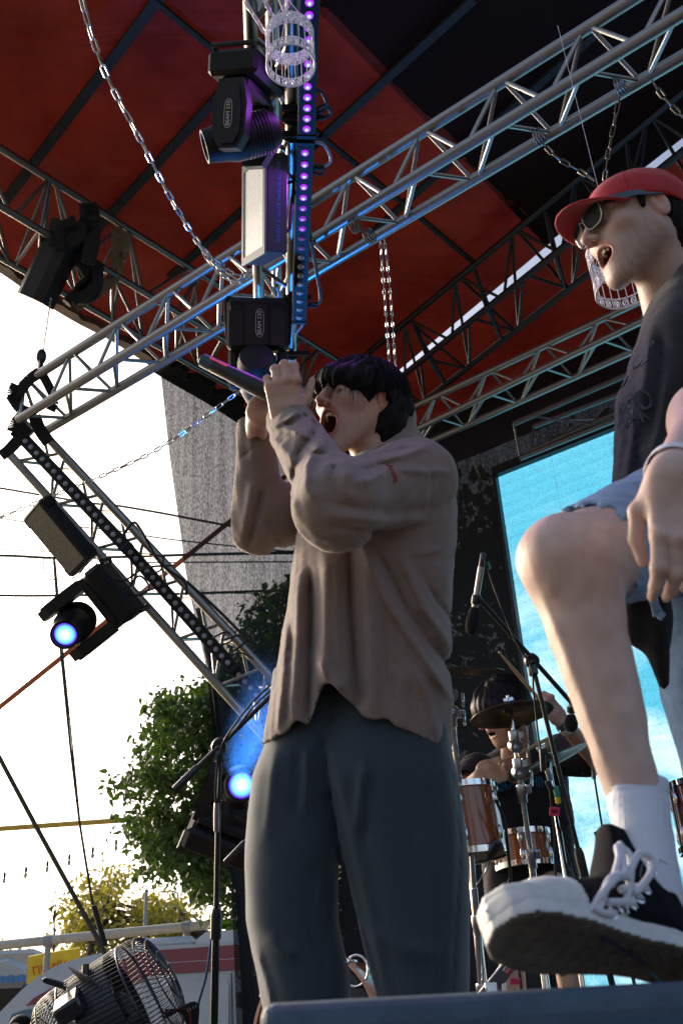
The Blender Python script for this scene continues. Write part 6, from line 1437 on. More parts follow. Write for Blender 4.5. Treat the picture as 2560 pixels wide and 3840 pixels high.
obj('bridge', MB().tube([V(fromM((-.008, .111, .012))), V(fromM((0, .115, .014))), V(fromM((.008, .111, .012)))], .0028, 8), frame_m, sg)
p = V(fromM((.0885, .05, .0165))); Rt = Matrix((-RM.col[1], RM.col[2], RM.col[0])).transposed()
# ear monitor and ear stud
iem = thing('ear_monitor', V(fromM((.083, -.006, -.004))), 'pearly in-ear monitor in the ear of the man in the cap', 'earphone')
obj('shell', MB().ell(V(fromM((.0935, -.012, -.002))), (.0085, .0135, .0155), RM, 16, 10), mat('pearl_shell', (.45, .62, .55), .18, var=.5, vscale=150, coat=.6), iem)
obj('cable', MB().tube(spline([V(fromM((.088, .004, .008))), V(fromM((.086, .004, .03))), V(fromM((.084, -.02, .036))), V(fromM((.088, -.042, .0))), V(fromM((.08, -.05, -.08)))], 16), .0012, 6), mat('clear_cable', (.3, .3, .3), .3), iem)
tag(obj('ear_stud', MB().ell(V(fromM((.080, -.012, -.037))), (.0035, .0045, .0045), RM), mat('steel_stud', (.8, .8, .8), .12, 1.), None, origin=V(fromM((.08, -.012, -.037)))), 'small silver stud in the ear lobe of the man in the cap', 'ear stud')
# ---- tank top
tank_m = mat('black_tank_jersey', (.014, .015, .021), .85, var=.2, vscale=120, bump=.15, bscale=600, sheen=.15)
trows = [(960, 2530, 2760), (1040, 2500, 2780), (1110, 2448, 2790), (1185, 2412, 2790), (1280, 2388, 2790), (1360, 2356, 2790), (1410, 2346, 2780), (1490, 2309, 2760), (1600, 2303, 2750), (1710, 2300, 2740), (1830, 2294, 2720), (1990, 2310, 2720)]
tf = [([(2440, 1230), (2420, 1400), (2380, 1600), (2340, 1850)], 22, .010), ([(2480, 1260), (2470, 1420), (2430, 1640)], 18, -.008), ([(2400, 1480), (2390, 1650), (2370, 1850)], 14, -.007), ([(2500, 1400), (2480, 1560), (2440, 1720)], 16, .008), ([(2320, 1500), (2330, 1650), (2310, 1800)], 10, .006), ([(2350, 1640), (2400, 1740), (2420, 1800)], 16, -.006)]
TYr = [float(pp(2600, r_[0], np.interp(r_[0], [960, 1260, 1600, 1950], [2.08, 2.06, 1.98, 1.86]))[1]) for r_ in trows]
def f_tank(P):
    d, px, py, s = slice_sdf(P, trows, TYr, [.05, .09, .12]+[.14]*9); d = d-fold_field(px, py, tf)
    nk = sd_cone(P, neck2-vn(IU)*.02, fromM((0, -.02, -.10)), .085, .09); return smax(d, -nk, .01)+.002*smooth_noise(P, 40, 6)
tlo2, thi2 = bbox(pp(2280, 960, 1.9), pp(2800, 960, 2.0), pp(2280, 1990, 1.7), pp(2800, 1990, 1.7), pad=.02); tlo2[1] -= .14; thi2[1] += .14
tank = sdf_obj('tank_top', f_tank, tlo2, thi2, .006, tank_m, man, relax=2)
print_m = mat('faded_print', (.040, .050, .066), .8, var=.5, vscale=60)
letters_on(tank, 'METRO', [(2338, 1540), (2410, 1505)], .058, print_m, 'shirt_lettering', tank, .75)
letters_on(tank, 'OMAHA', [(2332, 1592), (2400, 1560)], .050, print_m, 'shirt_lettering', tank, .75)
for (x0, y0, x1, y1, w) in ((2372, 1375, 2452, 1278, .022), (2385, 1368, 2432, 1318, .020), (2405, 1370, 2430, 1345, .010), (2335, 1450, 2348, 1420, .016)):
    a_, na = cast(tank, x0, y0); b_, _ = cast(tank, x1, y1)
    if a_ is not None and b_ is not None: obj('faded_graphic', MB().box((a_+b_)/2+na*.002, (w, .0015, (b_-a_).length), frame(b_-a_, na)@rotm('Z', 0)), print_m, tank, smooth=False)
# ---- denim shorts over the raised thigh, frayed; the standing leg's denim behind
denim = mat('washed_denim', (.19, .31, .48), .9, var=.28, vscale=38, bump=.4, bscale=500, col2=(.34, .48, .64))
hdir = vn((V(hip)-V(kn)).normalized()); hc = pp(2262, 2085, 1.465)+hdir*.004
def f_shorts(P):
    px, py, zc = projn(P); d = sd_cone(P, kn+hdir*.0, hip+hdir*.05, .069, .124); d = np.maximum(d, -(d+.010))
    cut = ((P-hc)@hdir); jag = .010*np.sin(px*.09)+.006*np.sin(px*.23+py*.1); d = smax(d, -(cut+jag), .003)
    d = d-fold_field(px, py, [([(2270, 1980), (2330, 1960), (2400, 1900)], 14, .009), ([(2290, 2060), (2340, 2110), (2360, 2180)], 12, -.009), ([(2320, 2000), (2400, 2060)], 16, .007), ([(2330, 2160), (2400, 2200)], 10, .006)])
    return d+.0022*smooth_noise(P, 50, 7)
dlo, dhi = bbox(kn, hip, hip+hdir*.1, pad=.17)
shorts = sdf_obj('shorts', f_shorts, dlo, dhi, .0052, denim, man, relax=1)
def f_leg2(P): return sd_chain(P, [pp(2610, 1990, 1.82), pp(2705, 2600, 1.72), np.array([pp(2730, 3000, 1.66)[0], 1.66, STZ+.07], np.float32)], [.12, .092, .085], .04)+.006*smooth_noise(P, 22, 3)
l2lo, l2hi = bbox(pp(2610, 1990, 1.82), pp(2705, 2600, 1.72), (pp(2730, 3000, 1.66)[0], 1.66, STZ+.07), pad=.16)
sdf_obj('trouser_leg', f_leg2, l2lo, l2hi, .012, denim, man)
c0 = np.array([pp(2730, 3000, 1.66)[0], 1.62, STZ], np.float32)
sdf_obj('shoe', lambda P: smax(smin(sd_ell(P, c0+vn((-.06, -.03, .035)), (.14, .06, .05)), sd_ell(P, c0+vn((.03, .02, .06)), (.07, .05, .07)), .03), -(P[:, 2]-STZ), .004), c0-.24, c0+.24, .014, shoe_dark, man)
def f_black_shape(P):  # black tapering shape that fills the area below the shorts
    px, py, zc = projn(P); d = sd_chain(P, [pp(2400, 2130, 1.62), pp(2425, 2330, 1.64), pp(2490, 2560, 1.66)], [.050, .036, .008], .03)
    return d+.004*np.sin(px*.05)+.003*smooth_noise(P, 45, 3)
sdf_obj('black_shape', f_black_shape, *bbox(pp(2400, 2130, 1.62), pp(2490, 2560, 1.66), pad=.08), .007, black_cloth, man, label='black tapering shape hanging below the denim shorts')
fray_m = mat('frayed_threads', (.55, .58, .58), .9)
mb = MB(); rr = random.Random(21)
for k in range(90):
    u = rr.random(); x = 2215+(2335-2215)*u+rr.uniform(-5, 5); y = 1962+(2235-1962)*u**.8; p, nn = cast(shorts, x+10, y)
    if p is None: continue
    v = (-IR*rr.uniform(.2, 1)-IU*rr.uniform(.0, .7)-IF*.2+V((rr.gauss(0, .3), rr.gauss(0, .3), rr.gauss(0, .3)))).normalized(); L_ = rr.uniform(.008, .026); q0 = p+nn*.003-IR*.008
    mb.tube([q0, q0+v*L_*.5, q0+v*L_-V((0, 0, .006))], .0006, 4, cap=False)
o = obj('frayed_edge', mb, fray_m, shorts); o['kind'] = 'stuff'
for pts in ([(2430, 2200), (2450, 2260), (2470, 2300), (2485, 2315)], [(2440, 2210), (2455, 2270), (2462, 2310)]):
    mb = MB(); strap_band(mb, [WD(x, y, 1.46) for x, y in pts], .012, .003); obj('denim_tatter', mb, denim, shorts, smooth=False)
# ---- sock
sock_m = mat('white_rib_sock', (.66, .67, .74), .95, bump=.3, bscale=260, stretch=(1, 1, .08), var=.05, vscale=30)
sdir = vn((V(kn)-V(an)).normalized()); stop = kn*.165+an*.835
srows = [(2880, 2250, 2502), (2920, 2252, 2506), (3080, 2288, 2516), (3260, 2320, 2546), (3420, 2330, 2580)]
Yk = float(an[1])
def f_sock(P, Yk=Yk):
    d, px, py, s = slice_sdf(P, srows, [Yk+.03, Yk+.025, Yk, Yk-.015, Yk-.02], .064); band = np.exp(-((py-(2960+(px-2380)**2*.0012))/5)**2)*.0028; rib = .0008*np.cos((px-2380)*.30)
    top = 2888+(px-2378)**2*.0021; d = d+band-np.where(py > 2985, rib, 0); return smax(d, (top-py)*s, .003)
klo, khi = bbox(pp(2230, 2870, 1.3), pp(2560, 2870, 1.3), pp(2280, 3430, 1.25), pp(2600, 3430, 1.25), pad=.03); klo[1] = Yk-.13; khi[1] = Yk+.15
sdf_obj('sock', f_sock, klo, khi, .0036, sock_m, man, relax=1)
# ---- wristband
wb = thing('wristband', V(wr2), 'white paper wristband on the forearm of the man in the cap', 'wristband'); wd = (V(el2)-V(wr2)).normalized(); Rb = frame(wd)
obj('band', MB().lathe([(.0385, -.009), (.0395, -.008), (.0395, .008), (.0385, .009)], V(wr2)-wd*.004, Rb, 32, cap=False), mat('paper_band', (.72, .74, .80), .6), wb)
# ================================================================== the canvas high-top on the monitor
rub_m = mat('white_rubber', (.60, .60, .58), .5, var=.12, vscale=22, bump=.1, bscale=120); canvas_m = mat('black_canvas', (.005, .005, .008), .9, spec=.15, var=.25, vscale=120, bump=.3, bscale=800)
outs_m = mat('brown_outsole', (.11, .085, .065), .7, var=.3, vscale=30, bump=.4, bscale=90); lace_m = mat('white_lace', (.66, .66, .70), .85, bump=.3, bscale=500)
shoe = thing('canvas_sneaker', WD(2100, 3560, 1.12), 'black canvas high-top sneaker with white rubber sole and laces, toe lifted on the monitor', 'shoe')
SL = (-IR*.86+IU*.335-IF*.39).normalized(); SU = (IU*.40+IF*.92+IR*.10); SU = (SU-SL*SU.dot(SL)).normalized(); SSd = SL.cross(SU)
BSh = np.array([list(SL), list(SSd), list(SU)], np.float32)
toe = pp(1868, 3440, 1.045); SO = toe-(np.array([.297, 0, .020], np.float32))@BSh
toH = lambda P: (P-SO)@BSh.T
fromH = lambda q: SO+np.array(q, np.float32)@BSh
lw = lambda l: np.interp(l, [0, .01, .03, .07, .12, .17, .21, .25, .275, .292, .300], [0, .020, .030, .034, .034, .041, .0495, .050, .044, .028, 0])
lc = lambda l: np.interp(l, [0, .1, .2, .3], [0, -.004, .002, .010])*SGN
SGN = 1.0
def outline(Q, grow=0.): return (np.abs(Q[:, 1]-lc(Q[:, 0]))-lw(Q[:, 0])-grow)*.75
def f_sole(P):
    Q = toH(P); u = Q[:, 2]-.010*np.clip((Q[:, 0]-.2)/.1, 0, 1)**2; top = np.interp(Q[:, 0], [0, .1, .2, .27, .3], [.030, .027, .027, .040, .044])
    d = smax(outline(Q), np.abs(u-top/2)-top/2, .005); groove = np.exp(-((u-.017)/.0016)**2)*.0022
    return d+np.where(np.abs(outline(Q)) < .008, groove, 0)
sblo, sbhi = bbox(*[fromH((a, b, c)) for a in (-.01, .31) for b in (-.065, .065) for c in (-.01, .06)], pad=.005)
def pick_sole(C): return (toH(C)[:, 2]-.010*np.clip((toH(C)[:, 0]-.2)/.1, 0, 1)**2 < .0022).astype(np.int32)
sdf_obj('sole', f_sole, sblo, sbhi, .0026, [rub_m, outs_m], shoe, relax=1, pick=pick_sole)
# tread blocks under the sole
for i in range(13):
    for j in range(5):
        l = .03+.02*i; s_ = (-.036+.018*j); w = float(lw(l)); 
        if abs(s_) > w-.008: continue
        obj('tread_block', MB().box(V(fromH((l, s_+float(lc(l)), .010*max(0, (l-.2)/.1)**2-.0004))), (.011, .010, .0022), Matrix(BSh.T.tolist())@rotm('Z', 45), .8), outs_m, shoe, smooth=False)
ank = toH(np.array([an], np.float32))[0]
anc = pp(2400, 3180, 1.24); aq = toH(anc[None])[0]
def f_upper(P):
    Q = toH(P); S = Q
    d = sd_ell(Q, (.225, .004*SGN, .030), (.080, .048, .036))
    d = smin(d, sd_cone(Q, (.215, .002, .034), (.085, -.002, .066), .040, .046), .03)
    d = smin(d, sd_cone(Q, (.050, 0, .04), (.050, 0, .11), .036, .043), .03)
    d = smin(d, sd_cone(Q, (.075, 0, .09), (aq[0], aq[1], aq[2]+.012), .045, .050), .03)
    d = smax(d, outline(Q, .0015), .004); d = smax(d, -(Q[:, 2]-.020), .004)
    topc = ((P-anc)@vn((V(kn)-V(an)).normalized()))-.014+.03*np.clip((Q[:, 0]-aq[0])/.06, -1, 1)*-1
    d = smax(d, topc, .004)
    return d+.0008*smooth_noise(P, 70, 4)
ublo, ubhi = bbox(*[fromH((a, b, c)) for a in (-.005, .31) for b in (-.07, .07) for c in (.01, .09)], anc, anc+vn(IU)*.07, pad=.05)
def pick_up(C): Q = toH(C); return ((Q[:, 0] > .205) & (Q[:, 2] < .075)).astype(np.int32)
upper = sdf_obj('upper', f_upper, ublo, ubhi, .0034, [canvas_m, rub_m], shoe, relax=1, pick=pick_up)
# tongue, collar tape, stitching, eyelets, laces
def on_up(x, y, lift=.002):
    p, n = cast(upper, x, y); return (p+n*lift, n) if p is not None else (WD(x, y, 1.18), -IF)
eyes = [(2451, 3273), (2413, 3339), (2388, 3372), (2362, 3393), (2330, 3412), (2290, 3425)]
ey_m = mat('nickel_eyelet', (.75, .75, .76), .15, 1.)
for x, y in eyes:
    p, n = on_up(x, y); obj('eyelet', MB().ring(p, frame(n), .0062, .0022, 20, 8), ey_m, shoe)
def lace(pts, r=.0042, depth=None):
    P = [on_up(x, y, .004+l)[0] for x, y, l in pts]; obj('lace', MB().tube(spline(P, 30), r, 8), lace_m, shoe)
lace([(2205, 3405, .002), (2225, 3375, .010), (2262, 3345, .018), (2310, 3330, .014), (2345, 3360, .006), (2388, 3372, .0)])
lace([(2255, 3350, .012), (2290, 3300, .022), (2318, 3262, .026), (2330, 3275, .022), (2322, 3330, .014), (2330, 3412, .0)])
lace([(2310, 3335, .014), (2345, 3275, .026), (2380, 3275, .024), (2392, 3315, .018), (2370, 3360, .010), (2340, 3370, .008)], .0046)
lace([(2215, 3400, .006), (2240, 3345, .016), (2290, 3330, .020), (2310, 3290, .022), (2322, 3255, .026), (2300, 3300, .02)], .0046)
lace([(2200, 3390, .004), (2240, 3410, .006), (2290, 3425, .0)]); lace([(2250, 3395, .006), (2300, 3400, .006), (2362, 3393, .0)]); lace([(2300, 3360, .008), (2350, 3345, .006), (2413, 3339, .0)])
for pts in ([(2500, 3240), (2440, 3215), (2405, 3245), (2395, 3290)], [(2200, 3400), (2300, 3440), (2380, 3490), (2440, 3560)], [(2210, 3408), (2300, 3450), (2370, 3500), (2425, 3570)]):
    obj('stitching', MB().tube(spline([on_up(x, y, .0012)[0] for x, y in pts], 24), .0008, 4), mat('grey_thread', (.16, .17, .2), .9), shoe)
pst = mat('blue_pinstripe', (.012, .014, .03), .5)
def on_sole(pts, w, name, m):
    P = []
    for x, y in pts:
        p, n = cast(sole_o, x, y)
        if p is not None: P.append(p+n*.0008)
    if len(P) > 1: obj(name, MB().tube(P, w, 6), m, shoe)
sole_o = [c for c in shoe.children if c.name.startswith('sole')][0]
bpy.context.view_layer.update()
on_sole([(2256, 3511), (2300, 3540), (2360, 3575), (2415, 3610)], .0030, 'pinstripe', pst); on_sole([(2433, 3640), (2480, 3685)], .0022, 'pinstripe', mat('teal_stripe', (.02, .12, .18), .5))
# ---- stage monitor under the foot: navy wedge, nearest thing to the lens
mon_m = mat('navy_monitor_paint', (.045, .075, .11), .55, var=.2, vscale=20, bump=.3, bscale=260)
mo = thing('stage_monitor', WD(1760, 3900, .95), 'dark navy stage monitor wedge along the bottom edge', 'loudspeaker')
m0, m1 = WD(975, 3772, .98), WD(2560, 3688, .98); xd = (m1-m0).normalized(); L_ = (m1-m0).length+.22; yd = V((0, 0, 1)).cross(xd).normalized()
if yd.y < 0: yd = -yd
zu = xd.cross(yd); zu = zu if zu.z > 0 else -zu; Rm_ = Matrix((xd, yd, zu)).transposed(); hh = m0.z-STZ
ol = [(-.0, 0), (-.005, -.02), (.0, -hh+.0), (.36, -hh), (.36, -.10), (.12, .0), (.03, .004)]
mb = MB(); Rp = Matrix((yd, zu, xd)).transposed(); mb.prism(ol, m0+xd*(L_/2), Rp, L_); cab = obj('cabinet', mb, mon_m, mo, smooth=False)
bv = cab.modifiers.new('bevel', 'BEVEL'); bv.width = .012; bv.segments = 3
a = m0+xd*.03-yd*.004; obj('rear_panel', MB().box(a+xd*.25-zu*.06, (.5, .004, .06), Rm_, bev=.001), mat('monitor_plate', (.02, .06, .10), .4), mo, smooth=False)
obj('grille', MB().box(m0+xd*(L_/2)+yd*.245-zu*.05, (L_*.92, .26, .006), Rp @ Matrix(((0, 1, 0), (0, 0, 1), (1, 0, 0))) if False else Matrix((xd, (yd*.923-zu*.385), (zu*.923+yd*.385))).transposed()), black_cloth, mo, smooth=False)
# ================================================================== drum kit, stands, drummer
chrome = mat('chrome', (.80, .80, .82), .10, 1., rvar=.05, vscale=30); brushed = mat('brushed_steel', (.55, .55, .56), .3, 1.)
wood_m = mat('amber_maple_shell', (.30, .085, .022), .22, var=.35, vscale=9, coat=.8, stretch=(6, 6, .5)); head_m = mat('drum_head', (.10, .095, .085), .5, var=.15, vscale=6)
cym_m = mat('dark_bronze_cymbal', (.10, .085, .06), .32, .9, var=.3, vscale=30, bump=.15, bscale=200)
sticker = mat('yellow_sticker', (.75, .62, .03), .5)
def drum(name, c, axis, r, h, label, lugs=6, shell=None, top=True):
    axis = V(axis).normalized(); R = frame(axis, IF); c = V(c); t = thing(name, c-axis*h/2, label, 'drum')
    obj('shell', MB().lathe([(r, -h/2), (r, h/2)], c, R, 40, cap=False), shell or wood_m, t)
    for s_ in (-1, 1):
        hd = obj('head', MB().lathe([(.001, 0), (r*.99, 0), (r*.99, .003), (.001, .004)], c+axis*s_*(h/2+.004), R, 40), head_m, t)
        obj('hoop', MB().lathe([(r+.002, -.010), (r+.010, -.012), (r+.011, .010), (r+.004, .012), (r+.001, .008)], c+axis*s_*(h/2+.002), R, 40, cap=False), chrome, t)
    for k in range(lugs):
        a = 2*math.pi*k/lugs+.35; e = R.col[0]*math.cos(a)+R.col[1]*math.sin(a)
        for s_ in (-1, 1): lg = obj('lug', MB().ell(c+e*(r+.010)+axis*s_*(h*.27), (.011, .009, .026), Matrix((e.cross(axis), e, axis)).transposed(), 12, 8), chrome, t)
        bar('tension_rod', c+e*(r+.010)-axis*(h/2+.01), c+e*(r+.010)+axis*(h/2+.01), .0035, chrome, t, 8)
    return t
tomR = (V((0, 0, 1))+V((.18, -.12, 0))).normalized()
drum('rack_tom', WD(1752, 3085, 3.75), (V((0, 0, 1))+IR*-.06), .128, .235, 'amber wooden rack tom with chrome hoops beside the singer\'s trousers')
drum('snare_drum', WD(1960, 3190, 4.15), V((0, 0, 1))+IR*-.03, .118, .12, 'small amber drum behind the chrome cymbal stand')
drum('floor_tom', WD(2660, 3060, 3.9), V((0, 0, 1)), .135, .24, 'red wooden drum cut by the right edge', shell=mat('red_lacquer_shell', (.12, .012, .012), .15, coat=.9))
bc = WD(1185, 3890, 3.6); bax = (V((-.55, -.82, .05))).normalized(); Rb2 = frame(bax, (0, 0, 1))
t = thing('bass_drum', V((bc.x, bc.y, STZ)), 'bass drum with a wooden hoop half hidden behind the singer\'s legs', 'drum')
obj('shell', MB().lathe([(.27, -.2), (.27, .2)], bc-bax*.2, Rb2, 48, cap=False), wood_m, t); obj('hoop', MB().lathe([(.272, -.018), (.286, -.018), (.286, .02), (.272, .02)], bc, Rb2, 48, cap=False), mat('pale_hoop_wood', (.55, .26, .14), .3, coat=.6, var=.2, vscale=10), t)
obj('head', MB().lathe([(.001, 0), (.27, 0), (.27, .004), (.001, .004)], bc+bax*.002, Rb2, 48), mat('black_drum_head', (.012, .012, .014), .3), t)
obj('port_ring', MB().ring(WPL(1335, 3640, bc+bax*.014, bax), Rb2, .052, .005, 32, 8), chrome, t)
obj('rim_tape', MB().lathe([(.258, .008), (.268, .008)], bc, Rb2, 48, cap=False), black_cloth, t)
for k in range(8):
    a = math.pi/4*k+.2; e = Rb2.col[0]*math.cos(a)+Rb2.col[1]*math.sin(a); obj('claw', MB().box(bc+e*.288, (.03, .02, .05), Matrix((e.cross(bax), e, bax)).transposed(), bev=.004), chrome, t)
def cymbal(c, nrm, r, label, dome=.03):
    R = frame(nrm, IF); t = thing('cymbal', V(c), label, 'cymbal', 'cymbals of the drum kit')
    pr = [(.004, .036), (r*.1, .034), (r*.2, .022), (r*.24, .018), (r*.6, .010), (r, 0), (r, -.0015), (r*.6, .0085), (r*.24, .0165), (r*.18, .021), (r*.1, .032), (.004, .034)]
    p_ = obj('plate', MB().lathe(pr, V(c), R, 56, cap=False), cym_m, t)
    for k in range(7): obj('lathe_groove', MB().ring(V(c)+R.col[2]*(.0158-.013*(k+1)/8-.0022), R, r*(.3+.09*k), .0006, 48, 4), cym_m, p_)
    obj('felt', MB().lathe([(.016, .03), (.016, .048)], V(c), R, 16), black_cloth, t); obj('wing_nut', MB().box(V(c)+R.col[2]*.06, (.038, .008, .018), R, bev=.003).lathe([(.006, .045), (.006, .075)], V(c), R, 10), chrome, t)
    return t
c1 = WD(1918, 2680, 3.75); cymbal(c1, V((-.08, .0, 1)), .158, 'dark cymbal hiding the drummer\'s eyes')
c2 = WD(2055, 2858, 3.85); cymbal(c2, V((-.36, -.06, 1)), .168, 'dark cymbal tilted before the drummer\'s chest')
c3 = WD(1668, 2522, 3.75); cymbal(c3, V((.03, -.27, 1)), .22, 'high cymbal edge sticking out behind the singer\'s back')
def cstand(pts, rads, label, joints, group='cymbal stands', legs=True, floor=True):
    P = [V(p) for p in pts]; t = thing('cymbal_stand', (P[-1].x, P[-1].y, STZ), label, 'cymbal stand', group)
    for i, (p, q) in enumerate(zip(P, P[1:])): bar('tube', p, q, rads[i], chrome, t, 20)
    for (u, kind) in joints:
        k = int(u); p = P[k].lerp(P[k+1], u-k); R = frame(P[k+1]-P[k], IF)
        if kind == 'c':
            obj('clamp', MB().lathe([(.017, -.032), (.019, -.028), (.019, .006), (.016, .012), (.016, .034)], p, R, 20).box(p+R.col[0]*-.022-R.col[2]*.012, (.026, .022, .032), R, bev=.004), brushed, t)
        elif kind == 't':
            obj('tilter', MB().lathe([(.024, -.016), (.026, -.010), (.026, .010), (.024, .016)], p, frame(IF*-1+IR*.3), 24).ell(p-IF*.02, (.010, .010, .010)), brushed, t); obj('wing_bolt', MB().box(p+IR*.045-IU*.02, (.010, .06, .022), frame(IF), bev=.004), chrome, t)
        elif kind == 's': obj('sticker', MB().box(p-IF*.0135, (.014, .018, .002), Matrix((IR, IU, IF)).transposed()), sticker, t, smooth=False)
    if legs:
        b = P[-1]; 
        for k in range(3):
            a = 2*math.pi*k/3+.9; e = V((math.cos(a), math.sin(a), 0)); m_ = V((b.x, b.y, STZ+.30)); f_ = V((b.x, b.y, STZ))+e*.32+V((0, 0, .012)); lg = bar('leg', m_, f_, .008, chrome, t, 10); obj('rubber_foot', MB().ell(f_, (.014, .014, .012)), cable_m, t)
            bar('brace', V((b.x, b.y, STZ+.08)), m_.lerp(f_, .55), .006, chrome, t, 8)
    return t
b1_ = WD(2016, 3480, 3.62); cstand([c1+V((0, 0, .03)), WD(1924, 2752, 3.72), WD(1942, 2880, 3.68), WD(1992, 3222, 3.64), b1_, V((b1_.x, b1_.y, STZ+.05))], [.006, .0085, .0092, .0125, .014], 'chrome cymbal stand rising in front of the drummer', [(1.35, 't'), (1.15, 'c'), (1.98, 'c'), (1.7, 's'), (2.05, 't'), (2.28, 'c'), (2.99, 'c'), (3.4, 'c')])
b2_ = WD(1764, 3250, 3.7); cstand([c3+V((0, 0, .03)), WD(1688, 2590, 3.7), WD(1693, 2660, 3.7), WD(1700, 2760, 3.7), b2_, V((b2_.x, b2_.y, STZ+.05))], [.006, .009, .0125, .0115, .0135], 'chrome cymbal stand half hidden behind the singer\'s back', [(1.2, 't'), (1.7, 's'), (2.1, 't'), (2.6, 's'), (2.3, 'c')])
b3_ = WD(1806, 3740, 3.45); cstand([WD(1768, 3210, 3.5), WD(1776, 3330, 3.5), WD(1788, 3470, 3.48), b3_, V((b3_.x, b3_.y, STZ+.03))], [.009, .0125, .0135, .0135], 'thick chrome stand leg between the trousers and the sneaker', [(1.98, 'c'), (2.94, 'c'), (2.96, 's')])
# cymbal 2 stand, black
bar_t = thing('cymbal_stand', (c2.x, c2.y, STZ), 'dark stand under the tilted cymbal at the drummer\'s chest', 'cymbal stand', 'cymbal stands'); bar('tube', V((c2.x, c2.y, STZ)), c2, .010, chrome, bar_t)
for k in range(3): a = 2.1*k; bar('leg', V((c2.x, c2.y, STZ+.25)), V((c2.x+.28*math.cos(a), c2.y+.28*math.sin(a), STZ+.01)), .008, chrome, bar_t)
# kick pedal
kp = WD(1880, 3700, 3.4); t = thing('kick_pedal', V((kp.x, kp.y, STZ)), 'chrome kick pedal lying behind the toe of the sneaker', 'pedal')
obj('foot_plate', MB().box(WD(1885, 3650, 3.4), (.05, .012, .22), frame(IR*.6+IU*.75, IF), bev=.004), brushed, t); obj('hinge_block', MB().box(WD(1840, 3705, 3.4), (.045, .035, .04), None, bev=.005), chrome, t)
obj('chain_drive', MB().tube([WD(1890, 3640, 3.4), WD(1920, 3600, 3.4)], .012, 8), chrome, t); bar('post', V((kp.x, kp.y, STZ)), WD(1880, 3640, 3.42), .008, chrome, t); obj('pink_tape', MB().box(WD(1930, 3680, 3.38), (.034, .02, .004), Matrix((IR, IU, IF)).transposed()), mat('pink_tape', (.85, .07, .16), .6), t, smooth=False)
# ---- microphone stands
blk = mat('stand_black', (.014, .014, .015), .35, spec=.7)
def mstand(foot, top, label, r=.011, tri=True, group='microphone stands'):
    foot, top = V(foot), V(top); t = thing('microphone_stand', foot, label, 'microphone stand', group); mid = foot.lerp(top, .52)
    bar('lower_tube', foot+V((0, 0, .06)), mid, r, blk, t, 16); bar('upper_tube', mid, top, r*.72, blk, t, 16); obj('clutch', MB().lathe([(r*1.05, -.05), (r*1.45, -.045), (r*1.5, .03), (r*1.1, .05)], mid, frame(top-foot), 16), blk, t)
    hub = foot+V((0, 0, .13)); obj('leg_hub', MB().lathe([(r*1.3, -.05), (r*2.2, -.03), (r*2.2, .02), (r*1.3, .05)], hub, None, 14), blk, t)
    for k in range(3):
        a = 2*math.pi*k/3+.5; bar('leg', hub, foot+V((.34*math.cos(a), .34*math.sin(a), .012)), r*.75, blk, t, 10)
    return t
def boom(t, piv, a, b, r=.0075, sleeve=True):
    obj('boom_clutch', MB().lathe([(.024, -.018), (.027, -.010), (.027, .010), (.024, .018)], piv, frame(IF), 24).box(V(piv)-V((0, 0, .03)), (.03, .03, .05), None, bev=.005).ell(V(piv)-IF*.022, (.011, .011, .008)), blk, t)
    bar('boom_arm', a, b, r, blk, t, 14)
    if sleeve: d = (V(b)-V(a)).normalized(); obj('boom_grip', MB().lathe([(r*1.5, 0), (r*1.6, .005), (r*1.55, .1), (r*1.1, .11)], a, frame(d), 16), blk, t)
pv = WD(823, 2797, 3.4); ft = WD(801, 3830, 3.4); ls = mstand((ft.x, ft.y, STZ), pv, 'tall black microphone stand left of the singer with a slanting boom', .0125)
boom(ls, pv+IU*.0, WD(655, 2962, 3.34), WD(1180, 2448, 3.5), .0085)
for k, (pts, r) in enumerate((([(818, 2830), (808, 2960), (812, 3040)], .004), ([(1050, 2560), (960, 2640), (880, 2740), (830, 2800), (822, 2900), (815, 3050)], .0035), ([(1040, 2545), (940, 2640), (860, 2745), (835, 2790)], .0035))):
    obj('cable', MB().tube(spline([WD(x, y, 3.36) for x, y in pts], 22), r, 6), cable_m, ls)
obj('cable_plug', MB().lathe([(.007, -.05), (.0095, -.045), (.0095, .02), (.008, .05)], WD(812, 3065, 3.36), frame(IU), 14), brushed, ls)
tag(obj('blue_cable', MB().tube(spline([WD(812, 3300, 3.42), WD(800, 3450, 3.42), WD(775, 3650, 3.42), WD(735, 3830, 3.42), V((WD(735, 3830, 3.42).x, WD(735, 3830, 3.42).y, STZ))], 24), .0045, 7), mat('blue_rubber', (.02, .14, .30), .45), None, origin=WD(735, 3830, 3.42)), 'blue cable dropping beside the tall microphone stand', 'cable')
t2 = mstand((WD(1010, 3700, 3.9).x, WD(1010, 3700, 3.9).y, STZ), WD(1040, 3030, 3.9), 'second black stand behind the singer\'s left hip, only its boom showing', .010); boom(t2, WD(1040, 3030, 3.9), WD(845, 3235, 3.85), WD(1100, 2968, 3.92))
